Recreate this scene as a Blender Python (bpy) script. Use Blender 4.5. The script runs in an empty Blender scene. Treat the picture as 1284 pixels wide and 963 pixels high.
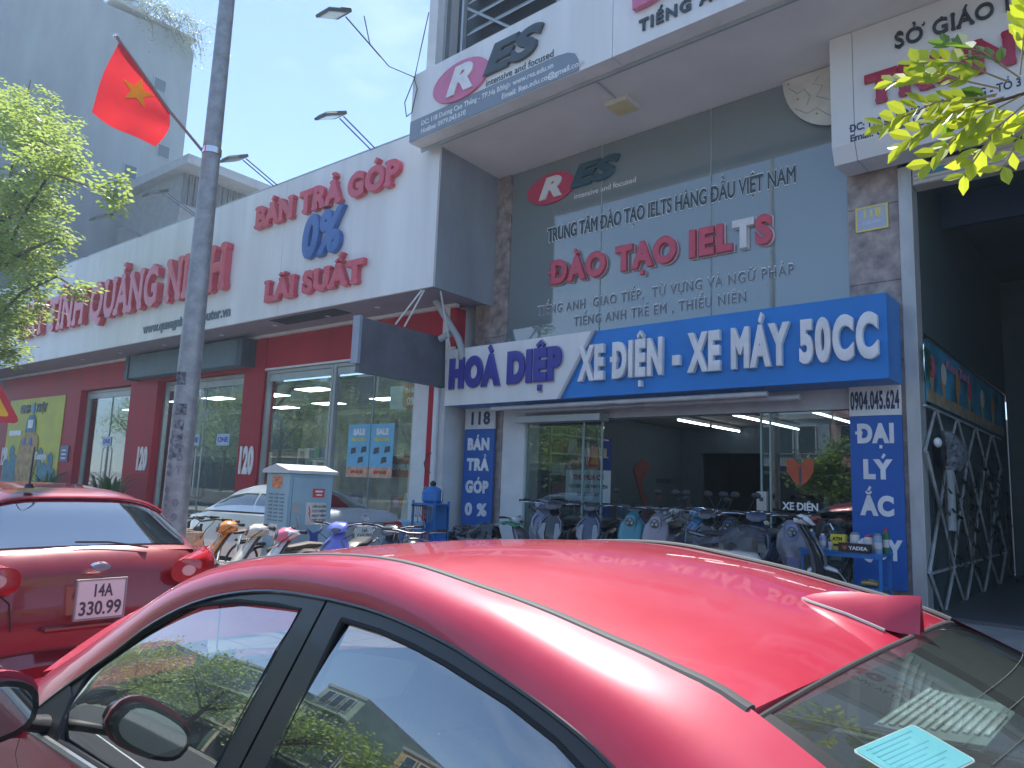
import bpy, bmesh, math, random, unicodedata
from math import sin, cos, pi, radians as R_
from mathutils import Vector, Matrix
from mathutils.geometry import tessellate_polygon
random.seed(7)
SC = bpy.context.scene
COL = SC.collection

# ------------------------------------------------------------------ camera
cam_d = bpy.data.cameras.new("camera")
cam = bpy.data.objects.new("camera", cam_d)
COL.objects.link(cam)
cam_d.sensor_width = 36.0
cam_d.lens = 25.554
cam_d.clip_start = 0.05
cam_d.clip_end = 3000
EYE = 1.70
rgt = Vector((0.751615, 0.65852, 0.037756))
upv = Vector((0.062709, -0.12832, 0.989748))
bck = Vector((0.656614, -0.741542, -0.137742))
mw = Matrix((rgt, upv, bck)).transposed().to_4x4()
mw.translation = Vector((0, 0, EYE))
cam.matrix_world = mw
SC.camera = cam

# ------------------------------------------------------------------ light
SUN_EL, SUN_AZ = 62.0, -52.0          # azimuth measured from +Y towards +X
SC.view_settings.view_transform = 'Standard'
SC.view_settings.look = 'None'
SC.view_settings.exposure = 1.32
SC.view_settings.gamma = 1.0
w = bpy.data.worlds.new("World"); SC.world = w; w.use_nodes = True
nt = w.node_tree; N = nt.nodes; Lk = nt.links
bg = N["Background"]
sky = N.new("ShaderNodeTexSky"); sky.sky_type = 'NISHITA'; sky.sun_disc = False
sky.sun_elevation = R_(SUN_EL); sky.sun_rotation = R_(SUN_AZ)
sky.air_density = .85; sky.dust_density = .1; sky.ozone_density = 3.0
tc = N.new("ShaderNodeTexCoord")
mp = N.new("ShaderNodeMapping"); mp.inputs['Scale'].default_value = (1, 1, 2.4)
nz = N.new("ShaderNodeTexNoise"); nz.inputs['Scale'].default_value = 2.3
nz.inputs['Detail'].default_value = 8; nz.inputs['Roughness'].default_value = .55
cr = N.new("ShaderNodeValToRGB")
cr.color_ramp.elements[0].position = .56; cr.color_ramp.elements[0].color = (0, 0, 0, 1)
cr.color_ramp.elements[1].position = .86; cr.color_ramp.elements[1].color = (.45, .45, .45, 1)
mx = N.new("ShaderNodeMix"); mx.data_type = 'RGBA'
mx.inputs['B'].default_value = (6.4, 6.8, 7.2, 1)
Lk.new(tc.outputs['Generated'], mp.inputs['Vector']); Lk.new(mp.outputs[0], nz.inputs['Vector'])
Lk.new(nz.outputs['Fac'], cr.inputs[0]); Lk.new(cr.outputs[0], mx.inputs['Factor'])
Lk.new(sky.outputs[0], mx.inputs['A']); Lk.new(mx.outputs['Result'], bg.inputs['Color'])
bg.inputs['Strength'].default_value = 0.108
sd = bpy.data.lights.new("sun", 'SUN'); sd.energy = 3.8; sd.angle = R_(.55); sd.color = (1, .955, .89)
so = bpy.data.objects.new("sun", sd); COL.objects.link(so)
sdir = Vector((cos(R_(SUN_EL)) * sin(R_(SUN_AZ)), cos(R_(SUN_EL)) * cos(R_(SUN_AZ)), sin(R_(SUN_EL))))
so.rotation_euler = sdir.to_track_quat('Z', 'Y').to_euler()
so.location = (0, 0, 40)

# ------------------------------------------------------------------ materials
MATS = {}
def M(name, col, rough=.5, metal=0., var=.08, scale=2.5, bump=0., bscale=30., coat=0., spec=.5,
      emis=0., col2=None, streak=0., trans=0., alpha=1.):
    if name in MATS: return MATS[name]
    m = bpy.data.materials.new(name); m.use_nodes = True
    t = m.node_tree; n = t.nodes; l = t.links
    p = n["Principled BSDF"]
    c = (col[0], col[1], col[2], 1)
    g = n.new("ShaderNodeNewGeometry")
    tx = n.new("ShaderNodeTexNoise"); tx.inputs['Scale'].default_value = scale
    tx.inputs['Detail'].default_value = 6; tx.inputs['Roughness'].default_value = .6
    mpn = n.new("ShaderNodeMapping")
    if streak: mpn.inputs['Scale'].default_value = (1, 1, 1 / streak)
    l.new(g.outputs['Position'], mpn.inputs['Vector']); l.new(mpn.outputs[0], tx.inputs['Vector'])
    rp = n.new("ShaderNodeValToRGB")
    a = tuple(max(0, x * (1 - var * 1.6)) for x in col) if col2 is None else col
    b = tuple(min(1, x * (1 + var)) for x in col) if col2 is None else col2
    rp.color_ramp.elements[0].position = .35; rp.color_ramp.elements[0].color = (*a, 1)
    rp.color_ramp.elements[1].position = .65; rp.color_ramp.elements[1].color = (*b, 1)
    l.new(tx.outputs['Fac'], rp.inputs[0]); l.new(rp.outputs[0], p.inputs['Base Color'])
    mr = n.new("ShaderNodeMapRange")
    mr.inputs['To Min'].default_value = max(0.02, rough * .85); mr.inputs['To Max'].default_value = min(1, rough * 1.2)
    l.new(tx.outputs['Fac'], mr.inputs['Value']); l.new(mr.outputs[0], p.inputs['Roughness'])
    p.inputs['Metallic'].default_value = metal
    p.inputs['Specular IOR Level'].default_value = spec
    p.inputs['Coat Weight'].default_value = coat; p.inputs['Coat Roughness'].default_value = .04
    if trans: p.inputs['Transmission Weight'].default_value = trans
    if alpha < 1: p.inputs['Alpha'].default_value = alpha
    if bump:
        bt = n.new("ShaderNodeTexNoise"); bt.inputs['Scale'].default_value = bscale; bt.inputs['Detail'].default_value = 5
        l.new(g.outputs['Position'], bt.inputs['Vector'])
        bp = n.new("ShaderNodeBump"); bp.inputs['Strength'].default_value = bump; bp.inputs['Distance'].default_value = .02
        l.new(bt.outputs['Fac'], bp.inputs['Height']); l.new(bp.outputs[0], p.inputs['Normal'])
    if emis:
        p.inputs['Emission Color'].default_value = c; p.inputs['Emission Strength'].default_value = emis
    MATS[name] = m
    return m

def glass(name, tint, base=.06, rough=.01, body=0., bodycol=(.2, .2, .2), wav=0.):
    """thin architectural glass: tinted see-through mixed with a mirror by Fresnel, body = share of film"""
    if name in MATS: return MATS[name]
    m = bpy.data.materials.new(name); m.use_nodes = True
    t = m.node_tree; n = t.nodes; l = t.links
    for x in list(n): n.remove(x)
    o = n.new("ShaderNodeOutputMaterial"); tr = n.new("ShaderNodeBsdfTransparent"); tr.inputs[0].default_value = (*tint, 1)
    gl = n.new("ShaderNodeBsdfGlossy"); gl.inputs['Roughness'].default_value = rough; gl.inputs[0].default_value = (.93, .97, .97, 1)
    fr = n.new("ShaderNodeFresnel"); fr.inputs[0].default_value = 1.5
    gb = n.new("ShaderNodeNewGeometry"); io = n.new("ShaderNodeMath"); io.operation = 'MULTIPLY_ADD'
    io.inputs[1].default_value = 1 / 1.5 - 1.5; io.inputs[2].default_value = 1.5      # same sheet from either side
    l.new(gb.outputs['Backfacing'], io.inputs[0]); l.new(io.outputs[0], fr.inputs[0])
    ad = n.new("ShaderNodeMath"); ad.operation = 'MULTIPLY_ADD'; ad.inputs[1].default_value = 1.35; ad.inputs[2].default_value = base
    ad.use_clamp = True
    l.new(fr.outputs[0], ad.inputs[0])
    mxs = n.new("ShaderNodeMixShader")
    src = tr
    if body:
        df = n.new("ShaderNodeBsdfDiffuse"); df.inputs[0].default_value = (*bodycol, 1)
        mb = n.new("ShaderNodeMixShader"); mb.inputs[0].default_value = body
        l.new(tr.outputs[0], mb.inputs[1]); l.new(df.outputs[0], mb.inputs[2]); src = mb
    l.new(ad.outputs[0], mxs.inputs[0]); l.new(src.outputs[0], mxs.inputs[1]); l.new(gl.outputs[0], mxs.inputs[2])
    if wav:
        g = n.new("ShaderNodeNewGeometry"); bt = n.new("ShaderNodeTexNoise"); bt.inputs['Scale'].default_value = .8
        l.new(g.outputs['Position'], bt.inputs['Vector'])
        bp = n.new("ShaderNodeBump"); bp.inputs['Strength'].default_value = wav; bp.inputs['Distance'].default_value = .03
        l.new(bt.outputs['Fac'], bp.inputs['Height']); l.new(bp.outputs[0], gl.inputs['Normal'])
    l.new(mxs.outputs[0], o.inputs[0])
    MATS[name] = m
    return m

def leafmat(name, col, tcol):
    if name in MATS: return MATS[name]
    m = bpy.data.materials.new(name); m.use_nodes = True
    t = m.node_tree; n = t.nodes; l = t.links
    p = n["Principled BSDF"]; o = n["Material Output"]
    g = n.new("ShaderNodeNewGeometry"); tx = n.new("ShaderNodeTexNoise"); tx.inputs['Scale'].default_value = 3
    l.new(g.outputs['Position'], tx.inputs['Vector'])
    rp = n.new("ShaderNodeValToRGB")
    rp.color_ramp.elements[0].position = .3; rp.color_ramp.elements[0].color = (*[c * .7 for c in col], 1)
    rp.color_ramp.elements[1].position = .7; rp.color_ramp.elements[1].color = (*[c * 1.25 for c in col], 1)
    l.new(tx.outputs['Fac'], rp.inputs[0]); l.new(rp.outputs[0], p.inputs['Base Color'])
    p.inputs['Roughness'].default_value = .45
    tr = n.new("ShaderNodeBsdfTranslucent"); tr.inputs[0].default_value = (*tcol, 1)
    mxs = n.new("ShaderNodeMixShader"); mxs.inputs[0].default_value = .5
    l.new(p.outputs[0], mxs.inputs[1]); l.new(tr.outputs[0], mxs.inputs[2]); l.new(mxs.outputs[0], o.inputs[0])
    MATS[name] = m
    return m

# ------------------------------------------------------------------ objects
TH = 0.058357                      # the left shop's frontage is turned by this angle
BASE = {}
def rz(v, a): return Vector((v[0] * cos(a) - v[1] * sin(a), v[0] * sin(a) + v[1] * cos(a), v[2]))
def thing(name, label, cat, base=(0, 0, 0), ang=0., group=None, local=False):
    """an Empty at the thing's base. ang turns the frame the parts are given in (about the street origin);
    local=True: the parts are given around the base itself"""
    o = bpy.data.objects.new(name, None); COL.objects.link(o)
    o.empty_display_size = .2
    o['label'] = label; o['category'] = cat
    if group: o['group'] = group
    if local:
        o.location = base; o.rotation_euler = (0, 0, ang); BASE[o.name] = Vector((0, 0, 0))
    else:
        o.location = rz(base, ang); o.rotation_euler = (0, 0, ang); BASE[o.name] = Vector(base)
    return o
def tag(o, label, cat, group=None):
    o['label'] = label; o['category'] = cat
    if group: o['group'] = group
    return o
def struct(o, kind='structure'): o['kind'] = kind; return o
def basev(o):
    while o.parent is not None: o = o.parent
    return BASE.get(o.name, Vector((0, 0, 0)))

class MB:
    def __init__(s): s.v = []; s.f = []
    def add(s, vs, fs):
        k = len(s.v); s.v += [Vector(q) for q in vs]; s.f += [tuple(i + k for i in f) for f in fs]; return s
    def box(s, x0, x1, y0, y1, z0, z1, T=None):
        vs = [Vector((x, y, z)) for x in (x0, x1) for y in (y0, y1) for z in (z0, z1)]
        if T is not None: vs = [T @ q for q in vs]
        return s.add(vs, [(0, 1, 3, 2), (4, 6, 7, 5), (0, 4, 5, 1), (2, 3, 7, 6), (0, 2, 6, 4), (1, 5, 7, 3)])
    def tube(s, pts, r, n=8, cap=True, flat=1.):
        pts = [Vector(p) for p in pts]
        rs = r if isinstance(r, (list, tuple)) else [r] * len(pts)
        rings = []; prev = None
        for i, p in enumerate(pts):
            d = (pts[min(i + 1, len(pts) - 1)] - pts[max(i - 1, 0)]).normalized()
            a = d.cross(Vector((0, 0, 1)))
            if a.length < .05: a = d.cross(Vector((1, 0, 0)))
            a.normalize()
            if prev is not None and a.dot(prev) < 0: a = -a
            prev = a
            b = d.cross(a)
            rings.append([p + a * rs[i] * cos(2 * pi * k / n) + b * rs[i] * flat * sin(2 * pi * k / n) for k in range(n)])
        k0 = len(s.v); s.v += [q for rg in rings for q in rg]
        for i in range(len(rings) - 1):
            for k in range(n):
                s.f.append((k0 + i * n + k, k0 + i * n + (k + 1) % n, k0 + (i + 1) * n + (k + 1) % n, k0 + (i + 1) * n + k))
        if cap:
            s.f.append(tuple(k0 + k for k in range(n))[::-1]); s.f.append(tuple(k0 + (len(rings) - 1) * n + k for k in range(n)))
        return s
    def cyl(s, a, b, r, r2=None, n=12): return s.tube([a, b], [r, r if r2 is None else r2], n)
    def lathe(s, c, axis, prof, n=16):
        """prof: (along, radius) along the axis from c"""
        ax = Vector(axis).normalized(); a = ax.cross(Vector((0, 0, 1)))
        if a.length < .05: a = ax.cross(Vector((1, 0, 0)))
        a.normalize(); b = ax.cross(a); c = Vector(c); k0 = len(s.v)
        for t, r in prof:
            s.v += [c + ax * t + (a * cos(2 * pi * k / n) + b * sin(2 * pi * k / n)) * max(r, 1e-4) for k in range(n)]
        for i in range(len(prof) - 1):
            for k in range(n):
                s.f.append((k0 + i * n + k, k0 + i * n + (k + 1) % n, k0 + (i + 1) * n + (k + 1) % n, k0 + (i + 1) * n + k))
        return s
    def ell(s, c, rx, ry, rz_, n=12, m=8, T=None):
        k0 = len(s.v); c = Vector(c)
        for i in range(m + 1):
            t = pi * i / m
            for k in range(n):
                q = Vector((rx * sin(t) * cos(2 * pi * k / n), ry * sin(t) * sin(2 * pi * k / n), rz_ * cos(t)))
                if T is not None: q = T @ q
                s.v.append(c + q)
        for i in range(m):
            for k in range(n):
                s.f.append((k0 + i * n + k, k0 + i * n + (k + 1) % n, k0 + (i + 1) * n + (k + 1) % n, k0 + (i + 1) * n + k))
        return s
    def grid(s, rows, closed=False):
        k0 = len(s.v); n = len(rows[0])
        for r in rows: s.v += [Vector(q) for q in r]
        for i in range(len(rows) - 1):
            for k in range(n if closed else n - 1):
                s.f.append((k0 + i * n + k, k0 + i * n + (k + 1) % n, k0 + (i + 1) * n + (k + 1) % n, k0 + (i + 1) * n + k))
        return s
    def loft(s, secs, n=14, p=2.6):
        """secs: (centre, half width vector, half height vector): closed superellipse skin"""
        rows = []
        for c, a, b in secs:
            c, a, b = Vector(c), Vector(a), Vector(b); row = []
            for k in range(n):
                t = 2 * pi * k / n; ct, st = cos(t), sin(t)
                row.append(c + a * math.copysign(abs(ct) ** (2 / p), ct) + b * math.copysign(abs(st) ** (2 / p), st))
            rows.append(row)
        k0 = len(s.v); s.grid(rows, True)
        s.f.append(tuple(k0 + k for k in range(n))[::-1]); s.f.append(tuple(k0 + (len(rows) - 1) * n + k for k in range(n)))
        return s
    def plate(s, outer, holes, fn, th):
        """flat polygon with holes in (a, b), mapped by fn(a, b, depth); th = thickness"""
        loops = [outer] + list(holes)
        polys = [[Vector((a, b, 0)) for a, b in lp] for lp in loops]
        tris = tessellate_polygon(polys); flat = [q for lp in polys for q in lp]
        k0 = len(s.v); n = len(flat)
        s.v += [Vector(fn(q.x, q.y, 0)) for q in flat] + [Vector(fn(q.x, q.y, th)) for q in flat]
        for t in tris:
            s.f.append(tuple(k0 + i for i in t)); s.f.append(tuple(k0 + n + i for i in t[::-1]))
        j = 0
        for lp in polys:
            m = len(lp)
            for i in range(m):
                a, b = j + i, j + (i + 1) % m
                s.f.append((k0 + a, k0 + b, k0 + n + b, k0 + n + a))
            j += m
        return s
    def build(s, name, mat, parent=None, smooth=False, bevel=0., sub=0, label=None, fix=True, seg=2):
        me = bpy.data.meshes.new(name)
        b = basev(parent) if parent is not None else Vector((0, 0, 0))
        me.from_pydata([tuple(q - b) for q in s.v], [], s.f)
        if fix:
            bm = bmesh.new(); bm.from_mesh(me); bmesh.ops.recalc_face_normals(bm, faces=bm.faces); bm.to_mesh(me); bm.free()
        me.materials.append(mat)
        if smooth:
            for p in me.polygons: p.use_smooth = True
        o = bpy.data.objects.new(name, me); COL.objects.link(o)
        if parent is not None: o.parent = parent
        if bevel:
            md = o.modifiers.new("bevel", 'BEVEL'); md.width = bevel; md.segments = seg; md.limit_method = 'ANGLE'; md.angle_limit = R_(35)
        if sub:
            md = o.modifiers.new("subdivision", 'SUBSURF'); md.levels = sub; md.render_levels = sub
        if smooth: me.set_sharp_from_angle(angle=R_(38))
        if label: o['label'] = label
        return o
def bx(name, mat, parent, x0, x1, y0, y1, z0, z1, bevel=0., label=None):
    return MB().box(x0, x1, y0, y1, z0, z1).build(name, mat, parent, bevel=bevel, label=label)
def copy_tree(o, parent=None):
    c = o.copy(); COL.objects.link(c)
    if parent is not None: c.parent = parent
    for ch in o.children: copy_tree(ch, c)
    return c

# ------------------------------------------------------------------ lettering
GL = {}
def _curve(body, bold, ext, bev, shear):
    cu = bpy.data.curves.new("t", 'FONT'); cu.body = body; cu.size = 1; cu.offset = bold
    cu.extrude = ext; cu.bevel_depth = bev; cu.bevel_resolution = 1; cu.resolution_u = 5; cu.shear = shear
    o = bpy.data.objects.new("t", cu); COL.objects.link(o)
    dg = bpy.context.evaluated_depsgraph_get(); me = bpy.data.meshes.new_from_object(o.evaluated_get(dg))
    vs = [v.co.copy() for v in me.vertices]; fs = [tuple(p.vertices) for p in me.polygons]
    bpy.data.objects.remove(o); bpy.data.curves.remove(cu); bpy.data.meshes.remove(me)
    return vs, fs
ADV = {}
def _base(ch):
    if ch == 'Đ': return 'D', ['bar']
    if ch == 'đ': return 'd', ['bar']
    d = unicodedata.normalize('NFD', ch)
    return d[0], list(d[1:])
def adv(ch):
    ch = _base(ch)[0]
    if ch not in ADV:
        def wd(b):
            vs, _ = _curve(b, 0, 0, 0, 0); xs = [v.x for v in vs]; return max(xs) - min(xs)
        if '||' not in ADV: ADV['||'] = wd('||')
        ADV[ch] = wd('|' + ch + '|') - ADV['||']
    return ADV[ch]
def glyph(ch, bold, ext, bev, shear, serif):
    key = (ch, bold, shear, serif)
    if key not in GL:
        bs, marks = _base(ch)
        vs, fs = _curve(bs, 0, ext, bold, shear)
        if marks:
            ys = [v.y for v in vs]; xs = [v.x for v in vs]; tp, x0, x1 = max(ys), min(xs), max(xs)
            if bs == 'i': tp -= .02
            xc = (x0 + x1) / 2; wd = .05 + bold; top = tp + .035; zf = ext + bold + .003
            def stroke(pl, w_):
                k = len(vs); n = len(pl); L = []; Rr = []
                for i, q in enumerate(pl):
                    a = Vector(pl[max(i - 1, 0)]); b_ = Vector(pl[min(i + 1, n - 1)]); d = (b_ - a).normalized(); nn = Vector((-d.y, d.x))
                    L.append(Vector(q) + nn * w_ / 2); Rr.append(Vector(q) - nn * w_ / 2)
                ring = L + Rr[::-1]; m_ = len(ring)
                for z in (-zf, zf): vs.extend(Vector((q.x + (q.y * shear), q.y, z)) for q in ring)
                for i in range(n - 1):
                    for o_ in (0, m_):
                        f_ = (k + o_ + i, k + o_ + i + 1, k + o_ + m_ - 2 - i, k + o_ + m_ - 1 - i)
                        fs.append(f_ if o_ else f_[::-1])
                for i in range(m_): fs.append((k + i, k + (i + 1) % m_, k + m_ + (i + 1) % m_, k + m_ + i))
            for mk in marks:
                if mk == 'bar':
                    yb = .365 if ch == 'Đ' else .60
                    xx = x0 + (.0 if ch == 'Đ' else .28)
                    stroke([(xx - .10, yb), (xx + .20 + bold, yb)], .06 + bold)
                elif mk == '\u0302': stroke([(xc - .14, top + .01), (xc, top + .11), (xc + .14, top + .01)], wd * .8); top += .15; xc += .04
                elif mk == '\u0306': stroke([(xc - .13, top + .12), (xc - .06, top + .04), (xc + .06, top + .04), (xc + .13, top + .12)], wd * .8); top += .14
                elif mk == '\u0301': stroke([(xc - .02, top + .01), (xc + .09, top + .17)], wd)
                elif mk == '\u0300': stroke([(xc + .02, top + .01), (xc - .09, top + .17)], wd)
                elif mk == '\u0303': stroke([(xc - .15, top + .03), (xc - .07, top + .11), (xc + .06, top + .05), (xc + .15, top + .13)], wd * .8)
                elif mk == '\u0309': stroke([(xc - .07, top + .17), (xc + .05, top + .19), (xc + .07, top + .10), (xc, top + .07), (xc, top + .0)], wd * .65)
                elif mk == '\u0323': stroke([(xc - wd * .6, -.14 - bold), (xc + wd * .6, -.14 - bold)], wd * 1.2)
                elif mk == '\u031b': stroke([(x1 - .03, tp - .05), (x1 + .07, tp - .02), (x1 + .08, tp + .07)], wd * .8)
        if serif:                                  # swollen slab feet on the stem ends
            es = set(); rv, rf = _curve(bs, 0, .05, 0, shear)
            for f in rf:
                for i in range(len(f)):
                    a, b = rv[f[i]], rv[f[(i + 1) % len(f)]]
                    if abs(a.y - b.y) < .003 and .04 < abs(a.x - b.x) < .24:
                        for yy in (0, max(q.y for q in rv)):
                            if abs(a.y - yy) < .02: es.add((round((a.x + b.x) / 2, 1), round(abs(a.x - b.x) / 2, 1), yy, yy > .3, (a.x + b.x) / 2, abs(a.x - b.x) / 2))
            seen = set()
            for r0, r1, cy, top, cx, hw in sorted(es):
                if (r0, top) in seen: continue
                seen.add((r0, top))
                k = len(vs); n = 12; ww = hw + bold + serif; hh = .075; cyy = cy + (-.01 if top else .01)
                zt = ext + bold + .006
                for zz in (-zt * .9, zt):
                    for i in range(n):
                        t = 2 * pi * i / n
                        vs.append(Vector((cx + ww * math.copysign(abs(cos(t)) ** .7, cos(t)), cyy + hh * math.copysign(abs(sin(t)) ** .7, sin(t)), zz)))
                fs.append(tuple(k + n + i for i in range(n))); fs.append(tuple(k + i for i in range(n))[::-1])
                for i in range(n): fs.append((k + i, k + (i + 1) % n, k + n + (i + 1) % n, k + n + i))
        GL[key] = (vs, fs)
    return GL[key]
def adv_cap():
    if 'cap' not in ADV: ADV['cap'] = max(q.y for q in _curve('H', 0, 0, 0, 0)[0])
    return ADV['cap']
LM = {}
def letters(s, mat, parent, org, W, H, ax=(1, 0, 0), up=(0, 0, 1), bold=.02, depth=.05, bev=0., shear=0., serif=0,
            joined=False, name='letter', gap=0., mats=None, drop=None):
    """lettering of cap height H and width W that starts at org (left end of the base line) and reads along ax.
    Raised by depth towards the normal ax x up. joined: one flat printed line"""
    ax = Vector(ax).normalized(); up = Vector(up).normalized(); nrm = ax.cross(up)
    CAP = adv_cap()
    tot = sum(adv(c) for c in s) + gap * (len(s) - 1)
    sx, sy = W / tot, H / (CAP + 2 * bold)
    org = Vector(org) + up * bold * sy
    org = Vector(org); x = 0.; out = []; mb = MB()
    ext = .3
    b = basev(parent)
    for i, c in enumerate(s):
        if c != ' ':
            vs, fs = glyph(c, bold, ext, bev, shear, serif)
            zs = [v.z for v in vs]; zt = max(zs) - min(zs); z0 = min(zs)
            if joined:
                mb.add([org + ax * (v.x + x) * sx + up * v.y * sy + nrm * ((v.z - z0) / zt * depth) for v in vs], fs)
            else:
                key = (c, bold, bev, shear, serif, round(sx, 4), round(sy, 4), depth, tuple(ax), tuple(up), mat.name)
                mt = (mats or {}).get(i, mat)
                key = key + (mt.name,)
                if key not in LM:
                    me = bpy.data.meshes.new(name)
                    me.from_pydata([tuple(ax * v.x * sx + up * v.y * sy + nrm * ((v.z - z0) / zt * depth)) for v in vs], [], fs)
                    me.materials.append(mt); LM[key] = me
                o = bpy.data.objects.new(name, LM[key]); COL.objects.link(o); o.parent = parent
                o.location = org + ax * x * sx - b
                out.append(o)
        x += adv(c) + gap
    if joined:
        o = mb.build('lettering' if name == 'letter' else name, mat, parent, fix=False); o['kind'] = 'stuff'
        return o
    return out

# ================================================================== materials of the place
white = M('white_panel', (.80, .81, .80), .38, var=.06, scale=1.6, streak=9, spec=.5)
whitep = M('white_paint', (.74, .75, .74), .6, var=.05, scale=2, bump=.05)
soffw = M('soffit_paint', (.80, .79, .76), .8, var=.04, scale=.8)
redwall = M('red_panel', (.44, .012, .035), .5, var=.10, scale=1.2, streak=4, spec=.25)
redlet = M('red_letter_acrylic', (.66, .06, .11), .32, var=.06, scale=4, coat=.3)
blulet = M('blue_letter_acrylic', (.03, .13, .42), .35, var=.05, coat=.3)
navy = M('navy_print', (.025, .035, .11), .5, var=.05)
grayp = M('gray_band', (.22, .28, .34), .45, var=.04)
darkl = M('dark_letter', (.05, .075, .095), .45, var=.1)
signblue = M('sign_blue', (.012, .21, .62), .38, var=.06, scale=1)
panelblue = M('panel_blue', (.012, .11, .42), .45, var=.06, scale=2)
deepblue = M('deep_blue_letter', (.05, .05, .33), .4, var=.05)
steel = M('brushed_steel', (.55, .55, .54), .38, .6, var=.06, scale=8)
alum = M('aluminium_frame', (.42, .45, .46), .4, .5, var=.06)
darkm = M('dark_metal', (.06, .065, .07), .5, .3, var=.1)
blackp = M('black_plastic', (.022, .022, .024), .42, var=.12)
blackg = M('black_gloss', (.012, .013, .015), .12, var=.05, coat=.6)
rubber = M('rubber', (.025, .025, .026), .8, var=.15)
chrome = M('chrome', (.8, .8, .8), .12, 1., var=.02)
galv = M('galvanised_steel', (.36, .38, .39), .5, .45, var=.14, scale=9, bump=.06, bscale=60)
marble = M('brown_marble', (.20, .155, .14), .3, var=.3, scale=4, col2=(.46, .385, .35), coat=.1)
wallgray = M('veiled_weathered_render', (.25, .30, .33), .9, var=.10, scale=.5, streak=5, bump=.12, bscale=12)  # bluish tone paints in a veil of air; streaks and bumps are weathering
concrete = M('concrete', (.34, .33, .31), .85, var=.12, scale=3, bump=.15, bscale=25)
tile = M('floor_tile', (.46, .45, .43), .3, var=.06, scale=2)
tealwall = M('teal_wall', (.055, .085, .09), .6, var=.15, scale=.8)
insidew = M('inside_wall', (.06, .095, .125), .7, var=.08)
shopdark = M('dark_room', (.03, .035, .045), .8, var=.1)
lampon = M('lamp_tube', (.93, .97, 1.), .4, var=0, emis=4.)
panelon = M('lamp_panel', (.93, .97, 1.), .4, var=0, emis=3.5)
asphalt = M('asphalt', (.055, .056, .058), .85, var=.2, scale=1.5, bump=.35, bscale=90)
paver = M('paver_red', (.30, .20, .17), .85, var=.18, scale=2, bump=.2, bscale=40)
paver2 = M('paver_gray', (.33, .32, .30), .85, var=.15, scale=2, bump=.2, bscale=40)
kerbm = M('kerb_stone', (.42, .41, .39), .8, var=.12, scale=4, bump=.2, bscale=40)
yellowl = M('yellow_print', (.85, .68, .05), .5, var=.04)
linewhite = M('road_paint', (.72, .72, .70), .7, var=.12, scale=6)
barkm = M('bark', (.13, .10, .075), .9, var=.25, scale=9, bump=.5, bscale=25)
gwin = glass('window_glass', (.86, .94, .94), .05)
gwin2 = glass('shop_glass', (.72, .80, .81), .05)
gfilm = glass('filmed_glass', (.35, .45, .45), .09, body=.93, bodycol=(.22, .265, .265), rough=.03, wav=.05)

# ================================================================== ground
g = struct(MB().add([(-600, -600, 0), (600, -600, 0), (600, 900, 0), (-600, 900, 0)], [(0, 1, 2, 3)]).build('ground', concrete))
rd = struct(MB().add([(-300, -18.5, .006), (120, -18.5, .006), (120, 3.02, .006), (-300, 3.02, .006)], [(0, 1, 2, 3)]).build('road', asphalt))
for x in range(-60, 20, 6):
    struct(MB().add([(x, -3.4, .011), (x + 3, -3.4, .011), (x + 3, -3.25, .011), (x, -3.25, .011)], [(0, 1, 2, 3)]).build('road_marking', linewhite))
kb = bpy.data.meshes.new('kerb')
k0 = MB()
k0.box(0, .985, 3.02, 3.2, 0, .14); kk = struct(k0.build('kerb', kerbm, bevel=.012)); kk.location.x = 4
for i in range(1, 40):
    c = kk.copy(); COL.objects.link(c); c.location.x = 4 - i
struct(bx('pavement', paver2, None, -120, 60, 3.2, 11.5, 0, .12))
pv = MB().box(0, .392, 0, .392, .115, .128).build('paving_tile', paver, bevel=.006)
struct(pv); pv.location = (-3.2, 3.3, 0)
cnt = 0
for i in range(0, 34):
    for j in range(0, 8):
        if (i or j) and cnt < 260:
            c = pv.copy(); COL.objects.link(c); c.location = (-3.2 - i * .4, 3.3 + j * .4, random.uniform(-.002, .002)); cnt += 1

# ================================================================== shophouse 118 (blue sign)
Y1 = 11.5
B1 = thing('shophouse', 'white shophouse, brown marble pillars, wide projecting canopy, motorbike showroom at street level', 'shophouse', (-6.8, Y1, 0))
def bb(name, mat, *a, **k): return bx(name, mat, B1, *a, **k)
# marble pillars, each as stacked slabs
def pillar(x0, x1, zt):
    p = bb('pillar', concrete, x0 + .03, x1 - .03, Y1 + .03, Y1 + .55, .12, zt)
    z = .12
    while z < zt - .05:
        z1 = min(z + 1.2, zt - .004)
        bx('marble_slab', marble, p, x0, x1, Y1, Y1 + .58, z, z1 - .006, bevel=.004); z = z1
pillar(-11.36, -10.42, 8.60)
pillar(-3.34, -2.62, 8.60)
bb('steel_column', M('column_steel', (.50, .51, .50), .45, .3, var=.1, scale=4, streak=3), -2.615, -2.43, Y1 - .03, Y1 + .3, .12, 6.62, bevel=.008)
bb('painted_column', whitep, -10.41, -9.80, Y1 + .02, Y1 + .5, .12, 3.36)
bb('wall', whitep, -11.3, -10.9, Y1 + .6, 24.6, .12, 16)
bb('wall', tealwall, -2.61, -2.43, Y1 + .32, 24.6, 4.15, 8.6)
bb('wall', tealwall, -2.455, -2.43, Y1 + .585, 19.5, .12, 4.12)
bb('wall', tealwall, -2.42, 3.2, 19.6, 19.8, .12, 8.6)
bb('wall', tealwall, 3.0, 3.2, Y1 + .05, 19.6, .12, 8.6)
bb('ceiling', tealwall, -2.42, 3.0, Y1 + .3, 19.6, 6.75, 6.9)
# the floor above the street: slab, canopy
bb('floor_slab', soffw, -11.3, 3.2, Y1 + .58, 24.6, 8.62, 8.9)
bb('canopy', soffw, -11.05, 3.2, 9.42, Y1 + .57, 8.62, 9.0)
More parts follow.
